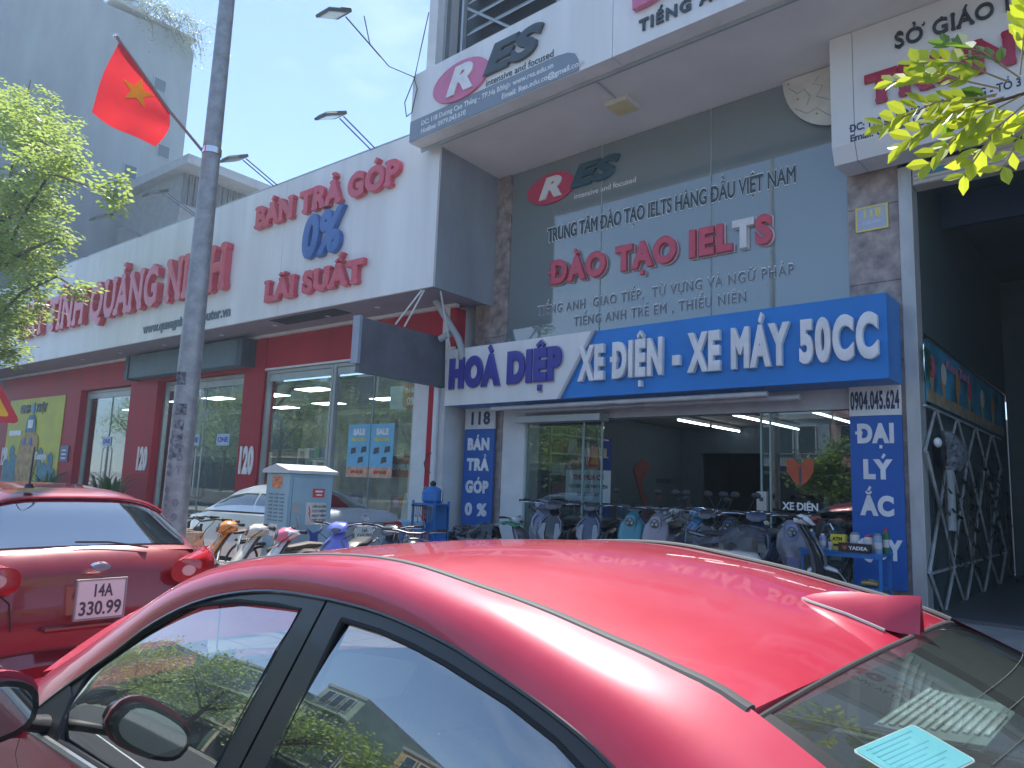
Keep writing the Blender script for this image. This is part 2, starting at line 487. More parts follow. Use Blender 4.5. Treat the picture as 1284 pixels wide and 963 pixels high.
# upper front with the louvred window
ub = bb('upper_wall', whitep, -11.05, -10.78, 9.36, 9.9, 10.1, 17)
bb('upper_wall', whitep, -7.2, 3.2, 9.5, 9.9, 9.9, 17)
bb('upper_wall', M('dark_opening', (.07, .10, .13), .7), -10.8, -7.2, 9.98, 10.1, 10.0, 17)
bb('upper_side_wall', whitep, -11.05, -10.8, 9.92, 24.6, 9.0, 17)
bb('roof', concrete, -11.3, 3.3, 9.4, 24.8, 17.0, 17.3)
lf = bb('window_frame', alum, -10.78, -10.70, 9.55, 9.66, 10.2, 15.5)
bb('window_frame', alum, -7.72, -7.62, 9.55, 9.66, 10.2, 15.5)
bb('window_frame', alum, -10.30, -10.24, 9.60, 9.70, 10.2, 15.5)
for i in range(14):
    z = 10.25 + i * .36
    MB().add([(-10.22, 9.70, z), (-7.75, 9.70, z), (-7.75, 9.92, z + .26), (-10.22, 9.92, z + .26),
              (-10.22, 9.71, z - .02), (-7.75, 9.71, z - .02), (-7.75, 9.93, z + .24), (-10.22, 9.93, z + .24)],
             [(0, 1, 2, 3), (7, 6, 5, 4), (0, 4, 5, 1), (3, 2, 6, 7), (0, 3, 7, 4), (1, 5, 6, 2)]).build('louvre', M('louvre_metal', (.50, .55, .60), .5, .2), B1)
MB().tube([(-10.2, 9.68, 11.55), (-8.9, 9.66, 10.55)], .03).build('brace', alum, B1)
# showroom opening
bb('lintel', M('lintel_paint', (.50, .50, .52), .6), -9.8, -3.37, Y1 + .02, Y1 + .35, 3.03, 3.40)
bb('wall', whitep, -10.4, -3.36, Y1 + .3, Y1 + .5, 3.42, 4.6)
bb('floor', tile, -10.2, -2.45, Y1, 21.5, .10, .17)
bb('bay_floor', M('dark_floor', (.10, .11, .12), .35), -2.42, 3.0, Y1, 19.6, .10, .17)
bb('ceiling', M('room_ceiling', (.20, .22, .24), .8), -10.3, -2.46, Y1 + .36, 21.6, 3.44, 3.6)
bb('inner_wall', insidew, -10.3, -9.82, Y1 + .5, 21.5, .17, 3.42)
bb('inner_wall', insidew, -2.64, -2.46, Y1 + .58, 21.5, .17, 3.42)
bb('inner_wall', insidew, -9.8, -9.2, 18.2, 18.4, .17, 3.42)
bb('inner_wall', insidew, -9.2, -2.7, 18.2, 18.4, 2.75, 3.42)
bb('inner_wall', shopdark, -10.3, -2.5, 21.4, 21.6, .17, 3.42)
struct(bx('entrance_step', tile, None, -10.38, -3.4, 9.0, 11.46, .118, .26, bevel=.01))
# blue-curtained doorway in the inner left wall
bb('curtain', M('blue_curtain', (.02, .06, .35), .7), -9.815, -9.78, 14.3, 14.75, .2, 2.9)
# glazing of the showroom
for x0, x1, y in ((-9.78, -8.36, Y1 + .10), (-8.34, -7.9, Y1 + .13), (-4.76, -3.38, Y1 + .10)):
    pn = bb('glass_pane', gwin2, x0, x1, y, y + .012, .2, 3.02)
for x in (-9.79, -8.35, -7.91, -4.79, -4.64):
    bb('pane_edge', M('glass_edge', (.30, .42, .40), .25), x - .012, x + .012, Y1 + .08, Y1 + .125, .18, 3.02)
lk = bb('door_lock', steel, -4.86, -4.70, Y1 + .05, Y1 + .14, 1.36, 1.75, bevel=.006)
MB().lathe((-4.78, Y1 + .05, 1.63), (0, -1, 0), [(0, .035), (.015, .033), (.02, 0)], 12).build('keyhole', darkm, lk)
# roller tubes of the awning under the sign
for a, b, y in ((-10.2, -4.4, 10.9), (-9.7, -4.0, 11.15)):
    o = MB().cyl((a, y, 3.24 if y < 11 else 3.20), (b, y, 3.24 if y < 11 else 3.20), .045).build('awning_roller', M('roller_white', (.6, .6, .6), .4), B1, smooth=True)
    MB().cyl(((a + b) / 2 - .15, y, o.data.vertices[0].co.z * 0 + (3.24 if y < 11 else 3.20)), ((a + b) / 2 + .15, y, 3.24 if y < 11 else 3.20), .052).build('roller_sleeve', steel, o, smooth=True)
bb('shutter_slat_box', alum, -9.8, -7.7, Y1 - .32, Y1 + .0, 2.96, 3.10, bevel=.01)
# big filmed window with the school lettering
WY = Y1 + .05
for x0, x1 in ((-10.41, -8.02), (-7.99, -5.66), (-5.63, -3.35)):
    bb('window_pane', gfilm, x0, x1, WY, WY + .015, 4.35, 8.61)
for x in (-8.005, -5.645):
    bb('window_mullion', M('mullion', (.30, .40, .40), .4), x - .012, x + .012, WY - .012, WY + .03, 4.35, 8.60)
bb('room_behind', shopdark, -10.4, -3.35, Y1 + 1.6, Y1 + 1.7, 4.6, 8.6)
# shutter box and roller door head of the open bay
sb = bb('shutter_box', M('shutter_beige', (.55, .52, .47), .55), -2.42, 3.0, Y1 - .02, Y1 + .28, 6.30, 6.62, bevel=.01)
for i in range(5):
    bx('shutter_slat', M('shutter_beige2', (.60, .57, .52), .5), sb, -2.40, 3.0, Y1 - .035, Y1 - .022, 6.31 + i * .06, 6.36 + i * .06)
bx('sticker', M('sticker_blue', (.05, .30, .50), .5), sb, -2.20, -1.86, Y1 - .045, Y1 - .037, 6.43, 6.50)
bb('bay_panel', M('bay_blue', (.015, .04, .10), .6), -2.4, 3.0, 13.2, 13.3, 6.15, 6.7)
for x in (-1.6, -.9, -.2, .6):
    bb('bay_seam', M('seam', (.16, .20, .19), .6), x, x + .02, 19.56, 19.59, .2, 6.7)

# --- canopy sign of the school
S1 = thing('canopy_sign', 'long white school sign along the canopy edge with pink oval logo and slanted dark letters', 'sign', (-6.8, 9.05, 8.6))
bx('panel', white, S1, -11.08, -6.14, 9.05, 9.40, 8.57, 10.06, bevel=.006)
bx('panel', white, S1, -6.13, -1.2, 9.05, 9.40, 8.57, 10.06, bevel=.006)
bx('panel', white, S1, -1.19, 3.2, 9.05, 9.40, 8.57, 10.06, bevel=.006)
bx('drip_rail', alum, S1, -11.08, 3.2, 9.36, 9.405, 8.50, 8.565)
fnS = lambda y: (lambda a, b, d: (a, y - d, b))
pts = [(-11.07, 8.58), (-6.78, 8.58), (-6.80, 8.78), (-6.88, 8.92), (-7.02, 8.99), (-7.25, 9.02), (-11.07, 9.02)]
MB().plate(pts, [], fnS(9.046), .012).build('gray_band', grayp, S1)
def oval(name, mat, par, cx, cz, rx, rzv, y, th, tilt=0., ax=None):
    pp = [(cx + rx * cos(t) * cos(tilt) - rzv * sin(t) * sin(tilt), cz + rx * cos(t) * sin(tilt) + rzv * sin(t) * cos(tilt)) for t in [2 * pi * i / 40 for i in range(40)]]
    return MB().plate(pp, [], fnS(y), th).build(name, mat, par, bevel=.004)
pinkm = M('pink_acrylic', (.68, .17, .32), .35, var=.05, coat=.3)
def res_logo(par, x, z, k, y, ovm, tm, sub=True):
    """oval with R, then E S and the small line, k = scale"""
    oval('logo_oval', ovm, par, x + .73 * k, z + .33 * k, .76 * k, .40 * k, y, .05)
    letters('R', M('letter_white', (.82, .82, .82), .4), par, (x + .38 * k, y - .05, z + .06 * k), .66 * k, .56 * k, bold=.05, depth=.035, shear=.28)
    letters('ES', tm, par, (x + 1.36 * k, y, z + .16 * k), 1.2 * k, .56 * k, bold=.055, depth=.07, shear=.30, gap=.04)
res_logo(S1, -10.35, 9.08, 1., 9.045, pinkm, darkl)
letters('intensive and focused', darkl, S1, (-8.95, 9.045, 9.05), 1.62, .13, bold=.004, depth=.006, joined=True, up=(0, 0, 1))
lw = M('letter_white', (.82, .82, .82), .4)
letters('ĐC: 118 Đường Cao Thắng - TP.Hạ Long', lw, S1, (-10.72, 9.034, 8.83), 2.35, .105, bold=.02, depth=.005, joined=True)
letters('Hotline: 0979.043.610', lw, S1, (-10.72, 9.034, 8.66), 1.28, .105, bold=.02, depth=.005, joined=True)
letters('Web: www.res.edu.vn', lw, S1, (-8.62, 9.034, 8.83), 1.30, .105, bold=.02, depth=.005, joined=True)
letters('Email: Res.edu.co@gmail.com', lw, S1, (-8.52, 9.034, 8.65), 1.85, .105, bold=.02, depth=.005, joined=True)
letters('ĐÀO TẠO', pinkm, S1, (-5.72, 9.045, 9.15), 4.2, .78, bold=.05, depth=.12, serif=.04, gap=.06)
letters('TIẾNG ANH GIAO TIẾP', darkl, S1, (-5.62, 9.045, 8.78), 3.3, .20, bold=.035, depth=.03, gap=.12)

# --- window lettering
W1 = thing('window_lettering', 'school lettering and logo fixed on the big upper window above the blue sign', 'lettering', (-6.9, WY, 4.9))
yw = WY - .004
crim = M('crimson_acrylic', (.62, .05, .12), .35, var=.06, coat=.3)
res_logo(W1, -9.92, 7.72, .84, yw, crim, M('slate_letter', (.03, .09, .13), .4))
letters('intensive and focused', lw, W1, (-8.70, yw, 7.62), 1.5, .11, bold=.003, depth=.006, joined=True)
slate = M('slate_print', (.04, .08, .11), .5)
letters('TRUNG TÂM ĐÀO TẠO IELTS HÀNG ĐẦU VIỆT NAM', lw, W1, (-9.38, yw, 6.80), 5.25, .34, bold=.05, depth=.008, joined=True)
letters('TRUNG TÂM ĐÀO TẠO IELTS HÀNG ĐẦU VIỆT NAM', slate, W1, (-9.37, yw - .006, 6.82), 5.24, .30, bold=.026, depth=.006, joined=True)
for s_, m_, dy, dd in (('ĐÀO TẠO IELTS', lw, .0, .012), ('ĐÀO TẠO IELTS', redlet, .01, .09)):
    e = .012 if m_ is lw else 0
    letters(s_, m_, W1, (-9.20 - e, yw - dy, 5.84 - e), 4.66 + 2 * e, .52 + 2 * e, bold=.06 if m_ is redlet else .075, depth=dd, gap=.09, mats={11: lw} if m_ is redlet else None, joined=(m_ is lw))
graym = M('frosted_print', (.13, .17, .20), .5)
for s_, x, z, wd in (('TIẾNG ANH  GIAO TIẾP,  TỪ VỰNG VÀ NGỮ PHÁP', -9.58, 5.26, 5.38), ('TIẾNG ANH TRẺ EM , THIẾU NIÊN', -8.62, 4.92, 3.62)):
    letters(s_, lw, W1, (x, yw, z - .008), wd, .215, bold=.03, depth=.006, joined=True, gap=.1)
    letters(s_, graym, W1, (x + .003, yw - .005, z), wd, .185, bold=.008, depth=.005, joined=True, gap=.1)

# --- white quarter-round board hung in the corner
Q1 = thing('corner_board', 'white quarter-round board with faint outlines in the big window\'s top right corner', 'board', (-3.9, Y1 - .05, 7.6))
qp = [(-3.38, 8.60), (-4.30, 8.60)] + [(-3.38 - .92 * cos(t), 8.60 - 1.02 * sin(t)) for t in [i * pi / 24 for i in range(1, 12)]] + [(-3.38, 7.58)]
MB().plate(qp, [], fnS(Y1 - .04), .025).build('board', M('cream_board', (.70, .68, .60), .6), Q1)
for pl in ([(-4.2, 8.45), (-4.05, 8.3), (-3.95, 8.35), (-3.85, 8.2), (-3.9, 8.05)], [(-3.7, 8.5), (-3.8, 8.38), (-3.65, 8.3), (-3.75, 8.15), (-3.5, 8.0)], [(-4.1, 8.05), (-3.9, 7.9), (-3.75, 7.95), (-3.6, 7.8), (-3.5, 7.72)]):
    MB().tube([(x, Y1 - .067, z) for x, z in pl], .005, 4).build('outline', M('pencil_gray', (.35, .34, .32), .7), Q1)
for x, z in ((-4.2, 8.52), (-4.05, 8.2), (-3.75, 7.85), (-3.45, 7.72)):
    MB().lathe((x, Y1 - .066, z), (0, -1, 0), [(0, .02), (.006, .018), (.008, 0)], 8).build('screw', M('brass', (.5, .4, .15), .4, .6), Q1)

# --- house number plate
P1 = thing('number_plate', 'small enamel house number plate on the right marble pillar, yellow frame and figures', 'number plate', (-2.99, Y1, 6.0))
bx('plate', M('enamel_blue', (.45, .50, .62), .25, var=.03), P1, -3.215, -2.765, Y1 - .02, Y1 - .004, 5.74, 6.12, bevel=.003)
fr_o = [(-3.22, 5.735), (-2.76, 5.735), (-2.76, 6.125), (-3.22, 6.125)]; fr_i = [(-3.195, 5.76), (-3.195, 6.10), (-2.785, 6.10), (-2.785, 5.76)]
yel = M('yellow_enamel', (.80, .70, .18), .4, var=.03)
MB().plate(fr_o, [fr_i], fnS(Y1 - .016), .010).build('plate_rim', yel, P1)
letters('118', yel, P1, (-3.12, Y1 - .021, 5.94), .26, .13, bold=.05, depth=.006, gap=.1, joined=True)
letters('Đ. CAO THẮNG', lw, P1, (-3.12, Y1 - .021, 5.84), .26, .04, bold=.01, depth=.004, joined=True)

# --- long blue shop sign
S2 = thing('shop_sign', 'long blue box sign with big white raised letters above the motorbike showroom', 'shop sign', (-7.0, 10.75, 3.3))
bx('box', signblue, S2, -11.40, -2.645, 10.75, 11.46, 3.34, 4.55, bevel=.006)
MB().plate([(-11.41, 3.335), (-8.32, 3.335), (-7.58, 4.555), (-11.41, 4.555)], [], fnS(10.745), .03).build('white_face', white, S2)
MB().plate([(-8.33, 3.335), (-8.26, 3.335), (-7.50, 4.555), (-7.57, 4.555)], [], fnS(10.743), .05).build('divider_strip', M('strip_gray', (.40, .42, .46), .4), S2)
letters('HOÀ DIỆP', M('letter_edge', (.50, .50, .52), .5), S2, (-11.28, 10.712, 3.66), 3.03, .70, bold=.088, depth=.02, gap=.07, joined=True)
letters('HOÀ DIỆP', deepblue, S2, (-11.26, 10.712, 3.68), 3.0, .66, bold=.07, depth=.065, gap=.07)
letters('XE ĐIỆN - XE MÁY 50CC', lw, S2, (-7.80, 10.745, 3.62), 5.05, .66, bold=.056, depth=.10, gap=.10)

# --- camera on the sign's left end
C1 = thing('security_camera', 'small white security camera on the left end of the long blue sign', 'camera', (-11.52, 10.8, 4.3))
MB().tube([(-11.42, 10.9, 4.36), (-11.52, 10.85, 4.38)], .02).build('bracket', whitep, C1)
MB().cyl((-11.50, 10.86, 4.38), (-11.60, 10.70, 4.34), .05).build('housing', whitep, C1, smooth=True)
MB().cyl((-11.598, 10.70, 4.341), (-11.603, 10.692, 4.338), .035).build('lens', blackg, C1)

# --- pillar panels
def panel(label, x0, x1, top, split, bot, y, head, hw, rows, zrows, hh):
    t = thing('pillar_panel', label, 'sign panel', ((x0 + x1) / 2, y, bot))
    bx('board', panelblue, t, x0, x1, y, y + .05, bot, split, bevel=.003)
    bx('head_board', M('head_white', (.78, .78, .74), .5), t, x0, x1, y - .002, y + .05, split + .004, top, bevel=.003)
    cx = (x0 + x1) / 2
    letters(head, navy, t, (cx - hw / 2, y - .003, split + (top - split) * .2), hw, (top - split) * .58, bold=.035, depth=.008, gap=.06)
    for s_, z, wd in zip(rows, zrows[0], zrows[1]):
        letters(s_, lw, t, (cx - wd / 2, y - .001, z), wd, hh, bold=.06, depth=.012, gap=.08)
    return t
panel('tall blue panel on the left pillar, white words one above another under number 118', -11.44, -10.55, 3.37, 2.88, .82, Y1 - .10, '118', .62,
      ['BÁN', 'TRẢ', 'GÓP', '0 %'], ([2.42, 1.98, 1.50, 1.02], [.66, .62, .66, .62]), .27)
panel('tall blue panel on the right pillar, white letters under a telephone number', -3.36, -2.66, 3.37, 2.90, .45, Y1 - .10, '0904.045.624', .66,
      ['ĐẠI', 'LÝ', 'ẮC', 'QUY'], ([2.50, 1.98, 1.46, .85], [.50, .36, .42, .56]), .29)

# --- right white sign
S3 = thing('corner_sign', 'white sign with dark red capitals and e-mail line at the right end under the canopy', 'sign', (0, 10.75, 6.8))
prof = [(10.75, 8.61), (10.75, 6.86), (10.86, 6.62), (11.45, 6.66), (11.45, 8.61)]
def sgn(x0, x1):
    k = MB(); n = len(prof)
    k.add([(x0, a, b) for a, b in prof] + [(x1, a, b) for a, b in prof],
          [tuple(range(n))[::-1], tuple(n + i for i in range(n))] + [(i, (i + 1) % n, n + (i + 1) % n, n + i) for i in range(n)])
    return k.build('panel', M('sign_cream', (.74, .75, .74), .42, var=.03, scale=1), S3, bevel=.004)
sgn(-3.32, -3.0); sgn(-2.992, -.4); sgn(-.392, 3.0)
letters('SỞ GIÁO DỤC VÀ ĐÀO TẠO', M('ink_black', (.03, .03, .035), .5), S3, (-2.42, 10.747, 8.10), 3.9, .23, bold=.02, depth=.03, serif=.03, gap=.05)
letters('TRUNG TÂM', M('dark_red_acrylic', (.42, .008, .045), .25, coat=.5), S3, (-2.80, 10.747, 7.34), 3.9, .48, bold=.06, depth=.06, gap=.05, serif=.02)
letters('ĐC: 118 ĐƯỜNG CAO THẮNG - TỔ 3 KHU 5 - PHƯỜNG CAO THẮNG HƯNG', navy, S3, (-3.06, 10.747, 7.03), 4.3, .115, bold=.02, depth=.005, joined=True)
letters('Email: ttnnreshl@gmail.com', navy, S3, (-3.06, 10.747, 6.88), 1.55, .105, bold=.02, depth=.005, joined=True)

# --- soffit lamp
L1 = thing('ceiling_lamp', 'square flat yellowed lamp fixed under the white canopy soffit', 'lamp', (-6.82, 10.42, 8.6))
T = Matrix.Translation((-6.82, 10.42, 8.55))
MB().box(-.24, .24, -.24, .24, -.03, .065, T).build('housing', M('lamp_white', (.7, .68, .6), .5), L1, bevel=.01)
MB().box(-.20, .20, -.20, .20, -.034, -.031, T).build('diffuser', M('lamp_yellow', (.72, .62, .28), .5), L1)
MB().tube([(-6.84, 9.42, 8.60), (-6.76, 9.6, 8.60), (-6.80, 10.2, 8.60)], .012, 6).build('conduit', alum, L1)

# --- fluorescent tubes
for x, y0, y1_ in ((-8.05, 14.8, 18.1), (-6.45, 13.3, 17.9), (-4.85, 13.5, 17.2)):
    L = (y1_ - y0) / 2 - .08
    for k in range(2):
        if x == -8.05 or True:
            ya = y0 + k * (L + .16)
            side = {-8.05: 'left row', -6.45: 'middle row', -4.85: 'right row'}[x]
            t = thing('tube_light', 'lit fluorescent tube in the %s of the showroom ceiling, %s' % (side, 'nearer the street' if k == 0 else 'farther from the street'), 'tube light', (x, ya, 3.3), group='fluorescent tubes of the showroom')
            bx('batten', whitep, t, x - .03, x + .03, ya, ya + L, 3.33, 3.40)
            MB().cyl((x, ya + .02, 3.305), (x, ya + L - .02, 3.305), .018, n=8).build('tube', lampon, t)
# second crossing row seen through the right pane
# --- wall map and shelves inside
Wm = thing('wall_map', 'dark red map of the country with stars stuck on the white showroom wall', 'wall decoration', (-9.8, 16.2, .8))
mapp = [(0, 2.35), (.25, 2.5), (.5, 2.35), (.38, 2.1), (.2, 1.95), (.3, 1.6), (.5, 1.3), (.48, .9), (.25, .65), (.1, .6), (.3, .95), (.34, 1.25), (.15, 1.6), (.02, 1.95), (-.1, 2.2)]
MB().plate([(a * 1.3, b) for a, b in mapp], [], lambda a, b, d: (-9.815 + d, 15.9 - a * -1, b), .02).build('map_shape', M('map_brown', (.18, .05, .05), .6), Wm)
letters('TEAM VIỆT NAM', navy, Wm, (-9.812, 16.9, 1.9), .8, .12, ax=(0, 1, 0), bold=.03, depth=.008, joined=True)
def star(cx, cz, r, rot=0.): return [(cx + (r if i % 2 == 0 else r * .39) * sin(rot + pi * i / 5), cz + (r if i % 2 == 0 else r * .39) * cos(rot + pi * i / 5)) for i in range(10)]
for a, b in ((16.8, 1.2), (17.1, 1.5), (16.4, 1.0)):
    MB().plate(star(a, b, .12), [], lambda p, q, d: (-9.812 + d, p, q), .012).build('star', M('map_red', (.35, .05, .05), .6), Wm)
Sh = thing('wall_shelf', 'wall rack of spare parts on the left wall inside the showroom', 'shelf', (-9.6, 13.2, .2))
for z in (1.5, 1.95, 2.4, 2.8):
    bx('shelf_board', whitep, Sh, -9.81, -9.5, 12.4, 14.2, z, z + .03)
for y in (12.4, 13.3, 14.17): bx('upright', alum, Sh, -9.81, -9.78, y, y + .03, .2, 2.95)
cols = [(.5, .5, .5), (.12, .12, .14), (.3, .1, .1), (.6, .6, .55), (.15, .25, .4), (.5, .4, .15)]
kk_ = 0
wordc = ['gray', 'black', 'dark red', 'off-white', 'blue', 'tan']
for z, tier in ((1.53, 'bottom'), (1.98, 'middle'), (2.43, 'top')):
    y = 12.45; k = 0
    while y < 14.1:
        wdt = random.uniform(.12, .3); hgt = random.uniform(.12, .34); c = random.randrange(6)
        o = bx('parts_box', M('box_colour_' + 'abcdef'[c], cols[c], .6), None, -9.78, -9.56, y, y + wdt * .9, z, z + hgt, bevel=.005)
        tag(o, '%s carton on the %s board of the wall rack, %s from the street' % (wordc[c], tier, ['first', 'second', 'third', 'fourth', 'fifth', 'sixth', 'seventh', 'eighth', 'ninth', 'tenth', 'eleventh', 'twelfth', 'thirteenth', 'fourteenth'][k]), 'box', 'spare parts on the wall rack'); y += wdt; k += 1
# dealer notice behind the left glass, orange bird emblem behind the right one
Nn = thing('notice_board', 'white notice with red heading behind the left glass of the showroom', 'notice', (-8.9, 12.3, 1.5))
bx('board', white, Nn, -9.25, -8.15, 12.25, 12.28, 1.42, 2.06)
letters('THU MUA CŨ', M('notice_red', (.6, .05, .05), .5), Nn, (-9.05, 12.247, 1.86), .75, .11, bold=.05, depth=.004, joined=True)
letters('XE ĐIỆN - XE MÁY ĐIỆN', navy, Nn, (-9.15, 12.247, 1.70), .95, .07, bold=.03, depth=.004, joined=True)
letters('GIÁ CAO NHẤT', navy, Nn, (-8.95, 12.247, 1.54), .55, .07, bold=.03, depth=.004, joined=True)
Em = thing('window_emblem', 'orange round bird-like emblem stuck on the right glass of the showroom', 'emblem', (-4.2, 11.58, 1.9))
ep = [(-.22, .14), (-.10, .17), (0, .06), (.10, .17), (.22, .14), (.20, -.05), (.10, -.20), (0, -.26), (-.10, -.20), (-.20, -.05)]
MB().plate([(-4.17 + a, 2.12 + b) for a, b in ep], [], fnS(11.596), .006).build('emblem', M('emblem_orange', (.50, .09, .03), .5), Em)
MB().plate([(-4.17 + a, 2.12 + b) for a, b in [(-.02, .05), (0, .02), (.02, .05), (.015, -.24), (-.015, -.24)]], [], fnS(11.588), .004).build('emblem_line', darkl, Em)
letters('XE ĐIỆN', lw, Em, (-4.45, 11.594, 1.48), .55, .12, bold=.03, depth=.004, joined=True)

# ================================================================== computer shop 120 (left), in its own turned frame
B2 = thing('computer_shop', 'long red-fronted computer shop with a deep white fascia and glass bays numbered 120', 'shop', (-22, 11.6, 0), TH)
YW = 11.6
def cb(name, mat, *a, **k): return bx(name, mat, B2, *a, **k)
# fascia box, built of cladding panels
fx = [-42, -36.5, -31.3, -26.15, -20.9, -15.5, -10.15]
for a, b in zip(fx[:-1], fx[1:]):
    cb('fascia_panel', white, a + .006, b - .006, 10.2, 10.26, 5.62, 9.12, bevel=.004)
cb('fascia_side', M('fascia_side_shade_gray', (.30, .34, .38), .6, var=.1, scale=1, streak=3), -10.21, -10.15, 10.262, 12.4, 5.62, 9.10)  # gray puts the shade on this end of the white fascia into its colour
cb('fascia_cap', alum, -42, -10.15, 10.2, 10.5, 9.125, 9.16)
cb('soffit', M('soffit_mauve', (.34, .30, .36), .7, var=.06), -42, -10.22, 10.262, 11.9, 5.64, 5.70)
cb('roof', concrete, -42, -10.3, 10.6, 24, 8.3, 8.45)
cb('soffit_trim', white, -42, -10.7, 11.50, 11.62, 5.56, 5.636)
for x in (-12.6, -14.4, -16.6, -19.2, -20.6, -22.5, -25.5, -28.5):
    MB().lathe((x, 10.9, 5.639), (0, 0, -1), [(0, .07), (.012, .065), (.014, 0)], 14).build('downlight', whitep, B2)
cb('soffit_hatch', shopdark, -16.2, -13.6, 10.45, 11.0, 5.632, 5.639)
# red wall: beam, piers, upstand
cb('red_beam', redwall, -38.5, -18.95, YW + .004, YW + .3, 4.68, 5.56)
cb('red_beam', redwall, -17.94, -10.75, YW + .004, YW + .3, 4.68, 5.56)
cb('beam_trim', whitep, -17.94, -10.75, YW - .02, YW + .02, 4.62, 4.675)
for a, b in ((-18.95, -17.94), (-25.95, -24.05), (-31.3, -30.05)):
    cb('red_pier', redwall, a, b, YW - .02, YW + .34, .12, 5.58 if a > -19 else 4.676, bevel=.004)
cb('red_wall', redwall, -38.5, -31.31, YW, YW + .3, .12, 4.676)
cb('gray_pier', M('gray_pier', (.33, .38, .44), .5), -13.95, -13.45, YW - .06, YW - .02, 4.45, 5.40)
cb('white_pier', whitep, -11.9, -11.42, YW - .05, YW + .25, .12, 4.0)
cb('red_strip', redwall, -11.415, -11.15, YW - .08, YW + .22, .12, 4.0)
cb('side_wall', whitep, -11.14, -10.95, YW - .02, 23.5, .12, 8.3)
cb('left_wall', redwall, -38.7, -38.5, YW, 23.5, .12, 8.3)
cb('inner_wall', M('inside_pale', (.26, .30, .31), .7, var=.35, scale=.8), -38.5, -11.2, 17.5, 17.7, .12, 5.5)
cb('floor', tile, -38.5, -11.2, YW, 17.5, .10, .16)
cb('ceiling', M('inside_ceiling', (.34, .37, .38), .7), -38.5, -11.2, YW + .45, 17.5, 4.27, 4.35)
cb('inner_divider', insidew, -24.3, -24.1, YW + .8, 17.4, .16, 4.9)
# glass bays
def bay(x0, x1, z1, nx, ymul, door=False):
    cb('bay_frame', alum, x0, x0 + .10, ymul - .05, ymul + .08, .14, z1, bevel=.006)
    cb('bay_frame', alum, x1 - .08, x1, ymul - .05, ymul + .08, .14, z1, bevel=.006)
    cb('bay_frame', alum, x0 + .102, x1 - .082, ymul - .05, ymul + .08, z1 - .10, z1, bevel=.006)
    cb('transom', M('transom_glass', (.42, .50, .50), .3), x0 + .11, x1 - .09, ymul - .01, ymul + .0, z1 - .30, z1 - .11)
    xs = [x0 + .10 + (x1 - x0 - .18) * i / nx for i in range(nx + 1)]
    for a, b in zip(xs[:-1], xs[1:]):
        cb('glass_pane', gwin, a + .012, b - .012, ymul + .02, ymul + .032, .18, z1 - .11)
        if b != xs[-1]: cb('pane_joint', M('pane_joint', (.30, .38, .38), .4), b - .012, b + .012, ymul + .0, ymul + .035, .18, z1 - .12)
        if door:
            for s in (-.16, .16):
                xx = (b if a == xs[0] else a) + s * (1 if a == xs[0] else 1)
    if door:
        xm = xs[len(xs) // 2]
        for s in (-.16, .16):
            MB().tube([(xm + s, ymul, .95), (xm + s, ymul - .07, 1.0), (xm + s, ymul - .07, 2.45), (xm + s, ymul, 2.5)], .022, 8).build('door_handle', steel, B2, smooth=True)
bay(-17.93, -15.0, 4.62, 1, YW + .10)
bay(-14.98, -11.95, 4.62, 2, YW + .10)
bay(-24.04, -18.97, 4.66, 2, YW + .28, True)
bay(-30.04, -25.96, 4.66, 2, YW + .28, True)
# roller-shutter box above the middle door
sbx = cb('shutter_housing', M('housing_slate', (.10, .16, .20), .5, var=.1), -25.3, -18.7, 11.15, YW - .001, 4.78, 5.54, bevel=.01)
bx('housing_cap', M('housing_dark', (.04, .07, .10), .5), sbx, -18.72, -18.45, 11.12, YW - .03, 4.74, 5.55)
bx('housing_cap', M('housing_dark', (.04, .07, .10), .5), sbx, -25.55, -25.31, 11.12, YW - .03, 4.74, 5.55)
# numerals on the piers
for x in (-18.86, -24.98, -37.6):
    letters('120', lw, B2, (x, YW - .022, 1.72), .74, .78, bold=.055, depth=.03, gap=.05, name='numeral')
sg = bx('small_sign', M('small_sign_blue', (.03, .09, .28), .4), B2, -31.22, -30.5, YW - .06, YW - .025, 1.95, 2.55)
for z in (2.35, 2.2, 2.05): bx('text_bar', lw, sg, -31.08, -30.66, YW - .064, YW - .061, z, z + .05)
# big letters on the fascia
F1 = thing('fascia_lettering', 'big red swollen letters MÁY TÍNH QUẢNG NINH on the white fascia', 'lettering', (-25, 10.2, 6.4), TH)
F2 = thing('fascia_lettering', 'red raised letters reading BÁN TRẢ GÓP at the right of the white fascia', 'lettering', (-14, 10.2, 8), TH)
F3 = thing('fascia_lettering', 'large blue raised 0% on the white fascia between two red lines', 'lettering', (-13.8, 10.2, 6.9), TH)
F4 = thing('fascia_lettering', 'red raised letters reading LÃI SUẤT under the blue 0%', 'lettering', (-14, 10.2, 5.9), TH)
F5 = thing('fascia_lettering', 'dark web address line on the white fascia under the big red letters', 'lettering', (-20, 10.2, 5.8), TH)
yl = 10.195
letters('MÁY TÍNH QUẢNG NINH', redlet, F1, (-32.6, yl, 6.62), 14.85, 1.25, bold=.042, depth=.20, serif=.045, gap=.05)
letters('BÁN TRẢ GÓP', redlet, F2, (-16.62, yl, 8.02), 5.35, .60, bold=.065, depth=.14, serif=.045, gap=.055)
letters('0%', blulet, F3, (-14.52, yl, 6.85), 1.38, 1.08, bold=.055, depth=.14, shear=.12, gap=.05)
letters('LÃI SUẤT', redlet, F4, (-15.92, yl, 5.98), 3.68, .56, bold=.065, depth=.14, serif=.045, gap=.055)
letters('www.quangninhcomputer.vn', M('url_gray', (.12, .17, .22), .5), F5, (-22.45, yl, 5.86), 4.85, .30, bold=.03, depth=.02)

